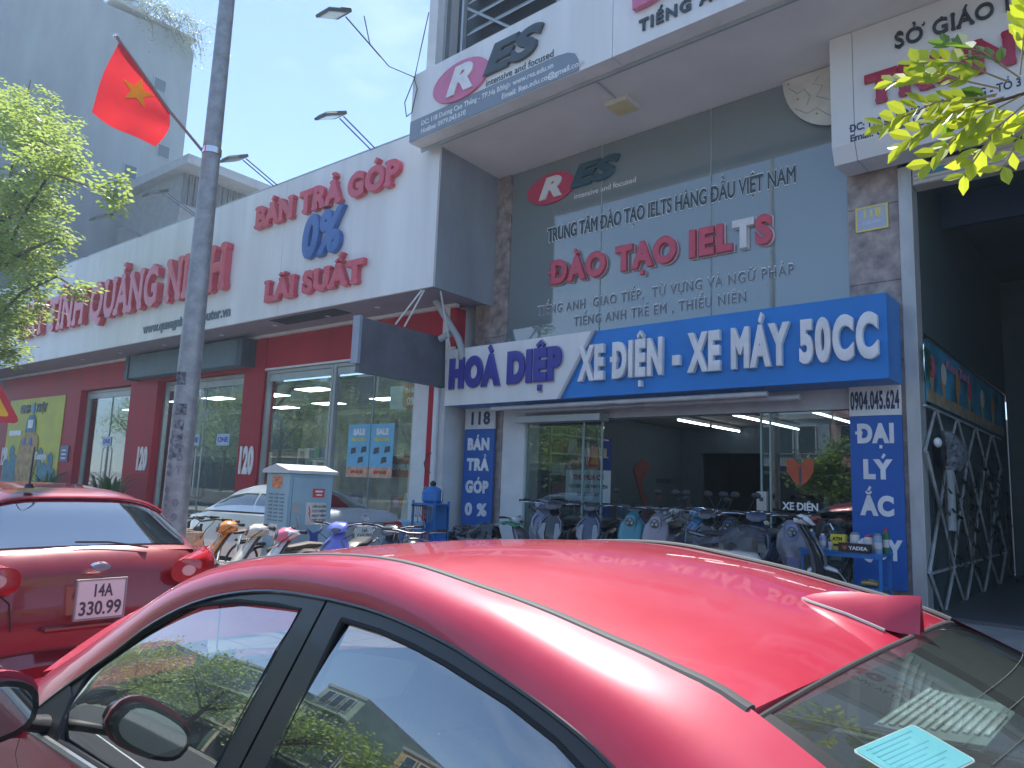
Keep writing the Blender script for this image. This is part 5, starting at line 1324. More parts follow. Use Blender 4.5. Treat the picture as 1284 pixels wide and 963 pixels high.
# wing mirrors
for s in (-1, 1):
    sl = MB().plate([(-2.64, belt(-2.64)), (-2.385, belt(-2.385)), (-2.415, 1.045), (-2.47, 1.07), (-2.60, .985)], [], side_fn(s, .012), .02).build('mirror_sail', blackp, NS, bevel=.006)
    arm = MB().tube([uv(-2.50, s * .85, .955), uv(-2.48, s * .93, .98), uv(-2.40, s * 1.0, 1.01)], [.045, .035, .03], 10, flat=.6).build('mirror_arm', blackp, NS, smooth=True)
    c = Vector(uv(-2.36, s * 1.06, 1.06))
    # housing: glass faces backwards (+u)
    hs = MB().loft([(c + Vector((-.13, 0, 0)), (0, .05, 0), (0, 0, .03)), (c + Vector((-.09, 0, 0)), (0, .115, 0), (0, 0, .066)), (c + Vector((0, 0, 0)), (0, .130, 0), (0, 0, .082)), (c + Vector((.03, 0, 0)), (0, .128, 0), (0, 0, .080))], n=20).build('mirror', blackg, NS, smooth=True)
    MB().loft([(c + Vector((-.095, 0, .02)), (0, .09, 0), (0, 0, .065)), (c + Vector((-.04, 0, .006)), (0, .128, 0), (0, 0, .091)), (c + Vector((-.01, 0, .004)), (0, .136, 0), (0, 0, .094))], n=20).build('mirror_cap', redpaint, hs, smooth=True)
    MB().loft([(c + Vector((.031, 0, 0)), (0, .114, 0), (0, 0, .066)), (c + Vector((.034, 0, 0)), (0, .112, 0), (0, 0, .064))], n=20).build('mirror_glass', M('mirror_face', (.45, .50, .50), .03, 1., var=0), hs)
# shark fin aerial
def fin_sec(u, h, w_, z0):
    return [uv(u, -w_, z0), uv(u, -w_ * .75, z0 + h * .35), uv(u, -w_ * .38, z0 + h * .75), uv(u, 0, z0 + h), uv(u, w_ * .38, z0 + h * .75), uv(u, w_ * .75, z0 + h * .35), uv(u, w_, z0)]
zr_ = lambda u: roofz(u, 0)
fs_ = [(-.62, .004, .006), (-.60, .016, .018), (-.56, .031, .028), (-.51, .046, .033), (-.46, .060, .034), (-.425, .068, .030), (-.395, .070, .016), (-.420, .036, .020), (-.428, .0, .022)]
fm = MB(); k0 = 0
fm.grid([fin_sec(u, h, w_, zr_(min(u, -.45)) + .001) for u, h, w_ in fs_]); fm.f.append(tuple(range(len(fm.v) - 7, len(fm.v))))
fo = fm.build('shark_fin', redpaint, NS, smooth=True)
MB().tube([uv(-.622, 0, zr_(-.6) + .004), uv(-.60, -.024, zr_(-.6) + .003), uv(-.52, -.042, zr_(-.52) + .003), uv(-.45, -.042, zr_(-.45) + .003)], .004, 6).build('fin_gasket', M('gasket_gray', (.35, .35, .35), .6), fo, smooth=True)
MB().tube([uv(-.622, 0, zr_(-.6) + .004), uv(-.60, .024, zr_(-.6) + .003), uv(-.52, .042, zr_(-.52) + .003), uv(-.45, .042, zr_(-.45) + .003)], .004, 6).build('fin_gasket', M('gasket_gray', (.35, .35, .35), .6), fo, smooth=True)
# things in the car and one painted reflection
Pc = thing('paper_card', 'turquoise printed paper card stuck behind the rear glass of the nearest red car', 'paper', rz((-.31, 1.2, 1.345), AN), AN, local=True)
_c = [Vector(q) - Vector((-.31, 1.2, 1.345)) for q in ((-.372, 1.122, 1.350), (-.335, 1.286, 1.361), (-.254, 1.294, 1.328), (-.292, 1.130, 1.319))]
def cardf(a, b, d): return _c[0] * (1 - a) * (1 - b) + _c[1] * a * (1 - b) + _c[2] * a * b + _c[3] * (1 - a) * b + Vector((0, 0, d))
MB().plate([(.04, 0), (.96, 0), (1, .05), (1, .95), (.96, 1), (.04, 1), (0, .95), (0, .05)], [], cardf, .001).build('card', M('card_white_edge', (.5, .58, .58), .6, var=.03), Pc)
MB().plate([(.05, .025), (.95, .025), (.975, .07), (.975, .93), (.95, .975), (.05, .975), (.025, .93), (.025, .07)], [], lambda a, b, d: cardf(a, b, .0012 + d), .0006).build('print', M('card_turquoise', (.13, .50, .58), .6, var=.03), Pc)
for i in range(9):
    b0 = .10 + i * .09
    MB().plate([(.12, b0), (.86 - .12 * (i % 3), b0), (.86 - .12 * (i % 3), b0 + .022), (.12, b0 + .022)], [], lambda a, b, d: cardf(a, b, .002 + d), .0003).build('text_bar', M('card_ink', (.08, .40, .50), .6), Pc)
Cf = thing('reflection_stripes', 'pale striped folded sheet lying on the rear shelf of the nearest red car', 'sunshade', rz((-.56, 2.52, 1.075), AN), AN, local=True)  # added sheet whose stripes paint in a reflection of the rear glass
bx('sheet', M('reflection_pale', (.30, .38, .36), .5), Cf, -.13, .13, -.26, .30, .0, .006)
for i in range(11): bx('stripe', M('reflection_stripe', (.62, .68, .66), .5), Cf, -.12 + i * .023, -.109 + i * .023, -.25 + i * .012, .29 - i * .015, .0065, .012)
Tp = thing('hanging_cloth', 'white perforated pouch hanging behind the windscreen of the nearest red car', 'pouch', rz((-2.52, 1.25, 1.0), AN), AN, local=True)
pch = MB().loft([((0, 0, .09), (0, .07, 0), (.01, 0, 0)), ((0, 0, .04), (0, .075, 0), (.025, 0, 0)), ((0, 0, -.04), (0, .07, 0), (.03, 0, 0)), ((0, 0, -.07), (0, .05, 0), (.015, 0, 0))]).build('pouch', M('pouch_white', (.7, .72, .7), .7), Tp, smooth=True)
dts = MB()
for i in range(5):
    for j in range(3): dts.ell((.028, -.045 + i * .022, -.045 + j * .014), .004, .006, .003, 6, 4)
dts.build('holes', darkl, Tp)
MB().tube([(0, 0, .09), (.1, -.05, .24), (.18, -.1, .33)], .003, 4).build('string', lw, Tp)
Os = thing('orange_flag', 'small orange triangular pennant standing inside behind the rear side window of the nearest red car', 'pennant', rz((-1.02, 1.3, 1.04), AN), AN, local=True)
MB().tube([(0, 0, -.2), (0, 0, .14)], .002, 4).build('stick', lw, Os)
MB().add([(0, 0, .11), (0.014, 0, .0), (-0.014, 0, .0), (0, .003, .11), (0.014, .003, .0), (-0.014, .003, .0)], [(0, 1, 2), (3, 4, 5), (0, 1, 4, 3), (1, 2, 5, 4), (2, 0, 3, 5)]).build('pennant', M('pennant_orange', (.85, .22, .03), .6), Os)

# ---- a general parked car: s runs forward from the tail
def gcar(root, prof, paint, L, extras=None, belt_z=None):
    """prof: (s, z_deck, half width); gh: (s, z_base, z_roof, half width)"""
    low, gh = prof
    def P_(s, y, z): return Vector((-s, y, z))
    rows = []
    n = 15
    for s, zt, w_ in low:
        row = []
        for k in range(n):
            q = k / (n - 1) * 2 - 1; a = abs(q)
            pts_ = [(1., .20), (1.02, .45), (1.0, .62), (.99, .75), (.93, .97), (.80, 1.0)]
            if a > .45:
                t = (1 - a) / .55 * 5; i = min(int(t), 4); f_ = t - i
                yy = pts_[i][0] + (pts_[i + 1][0] - pts_[i][0]) * f_; zz = pts_[i][1] + (pts_[i + 1][1] - pts_[i][1]) * f_
                z = .20 + (zt - .20) * (zz - .2) / .8; y = yy * w_
            else:
                y = .80 * w_ * a / .45; z = zt + .03 * (1 - (a / .45) ** 2)
            row.append(P_(s, math.copysign(y, q), z))
        rows.append(row)
    m = MB(); m.grid(rows); m.f.append(tuple(range(n))); m.f.append(tuple(len(m.v) - n + i for i in range(n)))
    m.build('body', paint, root, smooth=True)
    S_ = [g[0] for g in gh]
    def G(s, th, off=0.):
        zb = interp([(g[0], g[1]) for g in gh], s); zr = interp([(g[0], g[2]) for g in gh], s); w_ = interp([(g[0], g[3]) for g in gh], s)
        c, sn = cos(th), sin(th)
        z = zb + (zr - zb) * abs(sn) ** .62
        y = w_ * math.copysign(abs(c) ** .50, c) * (1 - .20 * (z - zb) / .48)
        return P_(s, y, z)
    def Go(s, th, off):
        e = 1e-3; p = G(s, th); a = G(s + e, th) - G(s - e, th); b = G(s, th + e) - G(s, th - e); nn = b.cross(a)
        if nn.length < 1e-12: return p
        nn.normalize()
        if nn.z < 0 and abs(nn.z) > .05 or nn.y * p.y < -.3: nn = -nn
        return p + nn * off
    ss = [S_[0] + (S_[-1] - S_[0]) * i / 50 for i in range(51)]
    MB().grid([[G(s, pi * k / 30) for k in range(31)] for s in ss]).build('cabin', paint, root, smooth=True)
    def patch(name, mat, s0, s1, t0, t1, ns=10, nt=10, skew=None, off=.006):
        rr = []
        for i in range(ns + 1):
            row = []
            for k in range(nt + 1):
                t = t0 + (t1 - t0) * k / nt; f_ = i / ns
                a, b = (s0(k / nt), s1(k / nt)) if callable(s0) else (s0, s1)
                row.append(Go(a + (b - a) * f_, t, off))
            rr.append(row)
        return MB().grid(rr).build(name, mat, root, smooth=True)
    return G, Go, patch
Fo = thing('parked_car', 'dark red hatchback parked ahead, tail towards the camera with plate 14A 330.99', 'car', (-4.42, 1.62, 0), 0, local=True)
low = [(-.02, .62, .70), (.0, .98, .76), (.10, 1.14, .80), (.22, 1.20, .83), (.6, 1.10, .86), (1.4, 1.04, .88), (2.6, 1.0, .88), (3.2, .98, .86), (3.9, .86, .80), (4.15, .66, .68)]
low = [(0, .50, .70), (.03, .85, .74), (.05, 1.08, .78), (.12, 1.20, .81), (.22, 1.245, .83), (.6, 1.10, .86), (1.4, 1.04, .88), (2.6, 1.0, .88), (3.2, .98, .86), (3.9, .86, .80), (4.15, .60, .68)]
gh = [(.16, 1.22, 1.232, .70), (.28, 1.20, 1.33, .735), (.42, 1.16, 1.45, .75), (.54, 1.14, 1.535, .76), (.70, 1.10, 1.575, .77), (1.2, 1.02, 1.60, .79), (1.8, 1.0, 1.59, .79), (2.3, .98, 1.52, .785), (2.7, .97, 1.34, .78), (3.15, .96, 1.0, .72)]
G, Go, patch = gcar(Fo, (low, gh), redpaint2, 4.2)
patch('rear_window', skyg, lambda k: .20, lambda k: .50, pi * .20, pi * .80, 10, 16)
patch('windscreen', cgd, lambda k: 2.40, lambda k: 3.0, pi * .2, pi * .8, 10, 16)
for t0, t1 in ((pi * .04, pi * .15), (pi * .96, pi * .85)):
    patch('side_window', cgd, .62, 1.30, t0, t1); patch('side_window', cgd, 1.36, 2.35, t0, t1)
rs = MB().tube([Go(.515, pi * (.22 + .56 * k / 12), .015) for k in range(13)], .018, 8, flat=.5).build('roof_spoiler', redpaint, Fo, smooth=True)
an = MB().cyl((-.62, -.26, 1.575), (-.62, -.26, 1.60), .03, .02).build('aerial_base', blackp, Fo, smooth=True)
MB().tube([(-.62, -.26, 1.60), (-.80, -.20, 1.82)], .006, 6).build('rod', blackp, an)
FX = .012
wp = MB().tube([(-.13, .34, 1.25), (-.17, .10, 1.285), (-.18, -.10, 1.29)], .006, 6).build('rear_wiper', blackp, Fo)
Fo.scale = (1, .87, 1)
# plate
pl_ = MB().box(.03, .042, -.14, .14, .90, 1.10).build('number_plate', M('plate_white', (.72, .72, .70), .45), Fo, bevel=.004)
MB().plate([(-.148, .892), (.148, .892), (.148, 1.108), (-.148, 1.108)], [[(-.140, .90), (-.140, 1.10), (.140, 1.10), (.140, .90)]], lambda a, b, d: (.028 + d, a, b), .018).build('plate_rim', M('plate_rim', (.3, .3, .3), .5), pl_)
letters('14A', darkl, pl_, (.0425, -.055, 1.012), .12, .068, ax=(0, 1, 0), bold=.02, depth=.002, joined=True)
letters('330.99', darkl, pl_, (.0425, -.125, .918), .25, .072, ax=(0, 1, 0), bold=.02, depth=.002, joined=True)
MB().loft([((-.03, .0, 1.17), (0, .058, 0), (0, 0, .022)), ((.005, .0, 1.165), (0, .055, 0), (0, 0, .020))], p=2, n=24).build('badge', chrome, Fo, smooth=True)
MB().loft([((.005, .0, 1.165), (0, .048, 0), (0, 0, .015)), ((.008, .0, 1.165), (0, .046, 0), (0, 0, .014))], p=2, n=24).build('badge_face', M('badge_gray', (.22, .22, .25), .3), Fo, smooth=True)
for s in (-1, 1):
    tl = MB().loft([((-.42, s * .82, 1.15), (0, .03, 0), (0, 0, .07)), ((-.20, s * .80, 1.15), (0, .06, 0), (0, 0, .09)), ((-.03, s * .64, 1.13), (0, .13, 0), (0, 0, .085)), ((.015, s * .55, 1.12), (0, .11, 0), (0, 0, .07))], n=20).build('tail_lamp', tail, Fo, smooth=True)
    MB().loft([((.012, s * .56, 1.12), (0, .05, 0), (0, 0, .035)), ((.022, s * .56, 1.12), (0, .045, 0), (0, 0, .03))], p=2, n=16).build('lens', M('lens_clear', (.75, .45, .42), .1, coat=1), tl, smooth=True)
for s in (-1, 1):
    MB().tube([(-.155, s * .735, 1.235), (-.075, s * .70, 1.19), (-.035, s * .47, 1.00), (-.015, s * .45, .86)], .0035, 5).build('panel_gap', blackp, Fo)
    MB().box(.055, .075, s * .62 - .09, s * .62 + .09, .60, .64).build('reflector', tail, Fo, bevel=.008)
MB().loft([((-.02, 0, .42), (0, .50, 0), (0, 0, .09)), ((.112, 0, .42), (0, .46, 0), (0, 0, .08))], n=20, p=4).build('bumper_insert', blackp, Fo, smooth=True)
MB().box(-.02, .05, -.30, .30, .845, .87).build('plate_light_bar', redpaint2, Fo, bevel=.01)
MB().loft([((-.25, 0, .50), (0, .80, 0), (0, 0, .16)), ((.02, 0, .55), (0, .76, 0), (0, 0, .20)), ((.10, 0, .55), (0, .66, 0), (0, 0, .15))], n=24, p=4).build('rear_bumper', redpaint2, Fo, smooth=True)
for s_, y in ((.55, 0), (3.25, 0)):
    for sd_ in (-1, 1): wheel(Fo, (-s_ - .1, sd_ * .78, .31))
for sd_ in (-1, 1):
    MB().loft([((-2.75, sd_ * .90, 1.05), (0, .06, 0), (0, 0, .05)), ((-2.62, sd_ * .98, 1.06), (0, .11, 0), (0, 0, .075)), ((-2.57, sd_ * .98, 1.06), (0, .10, 0), (0, 0, .07))]).build('wing_mirror', redpaint2, Fo, smooth=True)

To = thing('parked_car', 'silver saloon parked on the pavement behind the electricity cabinet, dark glass, red tail lamps', 'car', (-9.42, 7.22, .12), 0, local=True)
low = [(0, .48, .74), (.03, .80, .80), (.06, .98, .83), (.14, 1.06, .85), (.3, 1.08, .87), (.9, 1.02, .89), (1.6, .98, .90), (2.8, .96, .90), (3.5, .94, .88), (4.3, .84, .82), (4.6, .58, .66)]
gh = [(.55, 1.04, 1.06, .70), (.8, 1.01, 1.17, .73), (1.15, .99, 1.32, .75), (1.5, .98, 1.415, .76), (1.9, .97, 1.45, .77), (2.5, .96, 1.44, .78), (2.95, .95, 1.36, .78), (3.3, .94, 1.20, .77), (3.75, .93, .96, .73)]
G, Go, patch = gcar(To, (low, gh), silver, 4.6)
patch('rear_window', cgd, lambda k: .66, lambda k: 1.38, pi * .20, pi * .80, 10, 16)
patch('windscreen', cgd, lambda k: 3.0, lambda k: 3.62, pi * .2, pi * .8, 10, 16)
for t0, t1 in ((pi * .03, pi * .16), (pi * .97, pi * .84)):
    patch('side_window', cgd, lambda k: .98 + .25 * k, lambda k: 1.98, t0, t1); patch('side_window', cgd, lambda k: 2.05, lambda k: 3.42 - .3 * k, t0, t1)
for s in (-1, 1):
    tl = MB().loft([((-.36, s * .845, .86), (0, .03, 0), (0, 0, .05)), ((-.16, s * .82, .86), (0, .05, 0), (0, 0, .07)), ((-.02, s * .70, .86), (0, .12, 0), (0, 0, .06)), ((.02, s * .50, .875), (0, .10, 0), (0, 0, .03))], n=18).build('tail_lamp', tail, To, smooth=True)
    MB().tube([(.01, s * .72, .84), (.025, s * .5, .85)], .012, 6).build('lens', M('lens_clear', (.75, .45, .42), .1, coat=1), tl)
MB().box(.0, .045, -.42, .42, .895, .915).build('chrome_bar', chrome, To, bevel=.004)
ee = [(0 + .07 * cos(t), .0 + .048 * sin(t)) for t in [2 * pi * i / 28 for i in range(29)]]
eb = MB().tube([(.055, a, .975 + b) for a, b in ee], .006, 5, cap=False).build('emblem', chrome, To, smooth=True)
MB().tube([(.055, .035 * cos(t), .985 + .022 * sin(t)) for t in [2 * pi * i / 20 for i in range(21)]], .005, 5, cap=False).build('emblem_bar', chrome, eb)
MB().tube([(.055, .016 * cos(t), .97 + .036 * sin(t)) for t in [2 * pi * i / 20 for i in range(21)]], .005, 5, cap=False).build('emblem_bar', chrome, eb)
pl_ = MB().box(.03, .05, -.165, .165, .66, .84).build('number_plate', M('plate_white', (.72, .72, .70), .45), To, bevel=.004)
letters('14A', darkl, pl_, (.051, -.055, .76), .12, .06, ax=(0, 1, 0), bold=.02, depth=.002, joined=True)
letters('565.00', darkl, pl_, (.051, -.13, .675), .26, .065, ax=(0, 1, 0), bold=.02, depth=.002, joined=True)
MB().loft([((-.25, 0, .48), (0, .84, 0), (0, 0, .15)), ((.04, 0, .50), (0, .80, 0), (0, 0, .18)), ((.12, 0, .50), (0, .68, 0), (0, 0, .13))], n=24, p=4).build('rear_bumper', silver, To, smooth=True)
for s_ in (.95, 3.65):
    for sd_ in (-1, 1): wheel(To, (-s_, sd_ * .80, .32), .32)

# ================================================================== scooters
SCO = {}
def sc_mesh(key, fn):
    if key not in SCO: SCO[key] = fn()
    return SCO[key]
def scooter(loc, ang, label, body, panel_=None, style='retro', head=None, group=None, seat=None, bars=None, cover=False, mirrors=True, cat='scooter', z=0.):
    """local frame: front towards -y, wheels on z = 0"""
    if style + str(body.name) + str(cover) + str(mirrors) + str(head and head.name) in SCO and False: pass
    t = thing('scooter' if cat == 'scooter' else 'electric_bicycle', label, cat, loc, ang, group=group, local=True)
    key = (style, body.name, (panel_ or body).name, (head or body).name, cover, mirrors)
    if key in SCO:
        def cp(src, par):
            for ch in src.children:
                c = ch.copy(); COL.objects.link(c); c.parent = par; cp(ch, c)
        cp(SCO[key], t); return t
    SCO[key] = t
    pn = panel_ or body; hd = head or body; st = seat or blackp
    r = .225
    for yc, nm in ((-.62, 'front_wheel'), (.60, 'rear_wheel')):
        wh = MB().lathe((0, yc, r), (1, 0, 0), [(-.045, r * .72), (-.05, r * .88), (-.03, r * .98), (0, r), (.03, r * .98), (.05, r * .88), (.045, r * .72)], 24).build(nm, rubber, t, smooth=True)
        MB().lathe((0, yc, r), (1, 0, 0), [(-.04, r * .73), (-.03, r * .60), (-.05, .03), (.05, .03), (.03, r * .60), (.04, r * .73)], 16).build('rim', M('alloy', (.5, .5, .51), .3, .8), wh, smooth=True)
    MB().loft([((0, -.86, .30), (.05, 0, 0), (0, 0, .02)), ((0, -.76, .44), (.075, 0, 0), (0, .02, .03)), ((0, -.60, .485), (.08, 0, 0), (0, 0, .035)), ((0, -.44, .42), (.06, 0, 0), (0, 0, .03))], p=2.4).build('front_fender', body, t, smooth=True)
    for s in (-1, 1): MB().tube([(s * .06, -.62, r), (s * .055, -.50, .55)], .016, 6).build('fork', M('fork_gray', (.3, .3, .31), .35, .7), t, smooth=True)
    # apron
    if style == 'retro':
        secs = [(-.74, .34, .11, .06), (-.72, .44, .21, .07), (-.66, .58, .25, .075), (-.58, .72, .215, .075), (-.50, .84, .14, .06), (-.43, .93, .08, .05)]
    else:
        secs = [(-.56, .32, .06, .06), (-.57, .46, .13, .07), (-.55, .62, .19, .07), (-.49, .78, .17, .07), (-.43, .88, .10, .055), (-.40, .94, .06, .045)]
    MB().loft([((0, y, zz), (wd, 0, 0), (0, th * .9, th * .35)) for y, zz, wd, th in secs], n=20, p=2.3).build('apron', pn, t, smooth=True)
    MB().loft([((0, y + .055, zz), (wd * .86, 0, 0), (0, th * .5, th * .2)) for y, zz, wd, th in secs], n=16, p=2.6).build('inner_apron', M('inner_gray', (.12, .12, .13), .6), t, smooth=True)
    if style == 'sport':
        for s in (-1, 1):
            MB().tube([(s * .10, -.64, .50), (s * .165, -.61, .62), (s * .15, -.55, .76), (s * .08, -.50, .84)], .012, 5).build('apron_trim', M('trim_silver', (.22, .23, .26), .3, .5), t, smooth=True)
            MB().loft([((s * .09, -.635, .50), (.02, 0, 0), (0, .01, .01)), ((s * .12, -.63, .60), (.045, 0, 0), (0, .015, .03)), ((s * .10, -.575, .72), (.03, 0, 0), (0, .015, .02))]).build('indicator', M('lens_smoke', (.25, .26, .28), .12, coat=1), t, smooth=True)
    # head unit with the lamp
    if style == 'retro':
        h = MB().loft([((0, -.53, .975), (.105, 0, 0), (0, .02, .060)), ((0, -.48, .985), (.135, 0, 0), (0, .02, .080)), ((0, -.40, .99), (.14, 0, 0), (0, 0, .078)), ((0, -.31, .985), (.08, 0, 0), (0, 0, .05))], n=22, p=2.3).build('head_unit', hd, t, smooth=True)
        for s in (-1, 1): MB().loft([((s * .11, -.40, .99), (0, .035, 0), (0, 0, .05)), ((s * .20, -.37, 1.01), (0, .035, 0), (0, 0, .035)), ((s * .27, -.33, 1.03), (0, .024, 0), (0, 0, .024))], n=14, p=2.2).build('bar_shroud', hd if hd is body else body, h, smooth=True)
        MB().loft([((0, -.546, .973), (.086, 0, 0), (0, .014, .044)), ((0, -.528, .974), (.100, 0, 0), (0, .016, .054))], n=22, p=2.3).build('headlight', M('headlight_dark', (.05, .05, .055), .08, coat=1.), h, smooth=True)
        MB().lathe((0, -.548, .973), (0, -1, .2), [(0, .030), (.008, .027), (.012, 0)], 16).build('lens', M('headlight_lens', (.45, .42, .40), .06, coat=1.), h, smooth=True)
    elif style == 'pod':
        h = MB().loft([((0, -.56, .80), (.075, 0, 0), (0, .02, .105)), ((0, -.52, .81), (.09, 0, 0), (0, .02, .12)), ((0, -.44, .84), (.07, 0, 0), (0, 0, .10))], n=22, p=3.2).build('head_unit', hd, t, smooth=True)
        MB().lathe((0, -.575, .815), (0, -1, .15), [(0, .062), (.006, .058), (.010, 0)], 20).build('headlight', M('headlight_dark', (.05, .05, .055), .08, coat=1.), h, smooth=True)
        for k in range(3):
            a_ = pi / 2 + k * 2 * pi / 3
            MB().ell((.032 * cos(a_), -.586, .815 + .032 * sin(a_)), .016, .006, .016, 8, 6).build('lens', M('headlight_lens', (.45, .42, .40), .06, coat=1.), h, smooth=True)
    else:
        h = MB().loft([((0, -.52, .96), (.07, 0, 0), (0, .02, .03)), ((0, -.47, .985), (.125, 0, 0), (0, .02, .055)), ((0, -.38, 1.0), (.11, 0, 0), (0, 0, .06)), ((0, -.30, .99), (.05, 0, 0), (0, 0, .04))], n=20, p=2.8).build('head_unit', hd, t, smooth=True)
        MB().loft([((0, -.528, .955), (.055, 0, 0), (0, .01, .018)), ((0, -.505, .965), (.09, 0, 0), (0, .012, .030))], n=18, p=2.6).build('headlight', M('headlight_dark', (.05, .05, .055), .08, coat=1.), h, smooth=True)
    # handlebar
    hb = MB().tube([(-.30, -.30, 1.03), (-.20, -.34, 1.03), (-.07, -.37, 1.0), (.07, -.37, 1.0), (.20, -.34, 1.03), (.30, -.30, 1.03)], .014, 8).build('handlebar', M('bar_dark', (.08, .08, .085), .35, .5), t, smooth=True)
    for s in (-1, 1):
        MB().tube([(s * .36, -.275, 1.035), (s * .25, -.32, 1.035)], .020, 10).build('grip', rubber, hb, smooth=True)
        MB().tube([(s * .35, -.33, 1.02), (s * .24, -.40, 1.02), (s * .17, -.39, 1.01)], .007, 6).build('brake_lever', chrome, hb, smooth=True)
        MB().tube([(s * .21, -.37, 1.02), (s * .22, -.50, .93), (s * .10, -.52, .86)], .006, 5).build('brake_cable', blackp, hb)
        if mirrors:
            m_ = MB().tube([(s * .22, -.34, 1.04), (s * .27, -.36, 1.14), (s * .30, -.34, 1.20)], .006, 6).build('mirror_stalk', blackp, hb, smooth=True)
            MB().ell((s * .32, -.335, 1.245), .062, .014, .042, 14, 8).build('mirror', blackp, m_, smooth=True)
    # floor, body and seat
    MB().loft([((0, -.50, .32), (.13, 0, 0), (0, 0, .05)), ((0, -.30, .29), (.15, 0, 0), (0, 0, .045)), ((0, 0, .29), (.15, 0, 0), (0, 0, .045)), ((0, .14, .34), (.13, 0, 0), (0, 0, .06))], n=18, p=4).build('footboard', M('inner_gray', (.12, .12, .13), .6), t, smooth=True)
    MB().loft([((0, .06, .42), (.08, 0, 0), (0, 0, .10)), ((0, .16, .50), (.135, 0, 0), (0, 0, .17)), ((0, .42, .53), (.155, 0, 0), (0, 0, .16)), ((0, .70, .58), (.13, 0, 0), (0, 0, .11)), ((0, .90, .64), (.06, 0, 0), (0, 0, .04))], n=20, p=2.6).build('rear_body', body, t, smooth=True)
    se = MB().loft([((0, .06, .70), (.07, 0, 0), (0, 0, .025)), ((0, .14, .735), (.115, 0, 0), (0, 0, .04)), ((0, .32, .735), (.135, 0, 0), (0, 0, .045)), ((0, .56, .775), (.13, 0, 0), (0, 0, .045)), ((0, .74, .775), (.07, 0, 0), (0, 0, .03))], n=18, p=2.6).build('seat', st, t, smooth=True)
    MB().tube([(-.10, .66, .74), (-.11, .86, .78), (0, .92, .79), (.11, .86, .78), (.10, .66, .74)], .012, 6).build('grab_rail', M('fork_gray', (.3, .3, .31), .35, .7), t, smooth=True)
    MB().loft([((0, .86, .655), (.07, 0, 0), (0, 0, .03)), ((0, .915, .65), (.055, 0, 0), (0, 0, .022))], n=14).build('tail_light', tail, t, smooth=True)
    MB().tube([(.13, -.02, .28), (.20, .02, .02)], .012, 6).build('side_stand', darkm, t)
    if cover:
        mb = MB(); rows = []; rr = random.Random(3)
        for i in range(13):
            y = .0 + i * .075; row = []
            for k in range(13):
                a_ = pi * k / 12; w_ = .19 + .02 * sin(i * 2.1); hh = .80 + .06 * sin(i * .5)
                row.append((w_ * cos(a_) + rr.uniform(-.012, .012), y + rr.uniform(-.015, .015), .62 + (hh - .58) * sin(a_) + rr.uniform(-.018, .018)))
            rows.append(row)
        mb.grid(rows).build('plastic_wrap', M('black_wrap', (.03, .035, .045), .18, var=.3, coat=.5, bump=.6, bscale=18), t)
    return t
orange = M('orange_paint', (.78, .28, .04), .3, coat=.8, var=.04); cream = M('cream_paint', (.66, .62, .50), .3, coat=.8, var=.04)
wpaint = M('milk_white_paint', (.74, .74, .74), .3, coat=.8, var=.04); pinkp = M('pink_paint', (.72, .16, .25), .3, coat=.8, var=.04); violet = M('violet_paint', (.18, .22, .68), .3, coat=.8, var=.04)
tealp = M('teal_paint', (.03, .22, .27), .3, coat=.8, var=.04); greyp_ = M('pinkish_gray_paint', (.27, .24, .27), .3, coat=.8, var=.04); bluep = M('blue_paint', (.06, .22, .42), .3, coat=.8, var=.04)
blk = M('scooter_black', (.02, .022, .026), .2, coat=.8, var=.04); navyp = M('scooter_navy', (.03, .05, .10), .25, coat=.8, var=.04); lilac = M('lilac_paint', (.26, .27, .42), .3, coat=.8)
saddle = M('brown_seat', (.05, .028, .022), .6)
gp = 'scooters lined up on the pavement'
PV = .12
scooter((-8.45, 4.95, PV - .05), -.42, 'orange scooter with a dark oval headlight, first of the row on the pavement', orange, orange, 'retro', group=gp, seat=saddle, mirrors=False)
scooter((-7.82, 4.98, PV - .05), -.40, 'cream scooter with oval headlight between the orange one and the white one', cream, cream, 'retro', group=gp, seat=saddle, mirrors=False)
scooter((-7.20, 4.98, PV - .05), -.38, 'white scooter with a pink-ringed headlight on the pavement', wpaint, wpaint, 'retro', head=pinkp, group=gp, seat=saddle, mirrors=False)
scooter((-7.75, 5.75, PV), .60, 'violet-fronted scooter with black bars right of the white one', violet, violet, 'sport', group=gp, mirrors=False)
scooter((-7.15, 6.1, PV), .55, 'black scooter with long dark handlebar behind the violet one', blk, navyp, 'sport', group=gp, mirrors=False)
scooter((-6.55, 5.8, PV), .8, 'dark scooter of which only bright metal grips show above the red car roof', blk, navyp, 'pod', group=gp, mirrors=False)
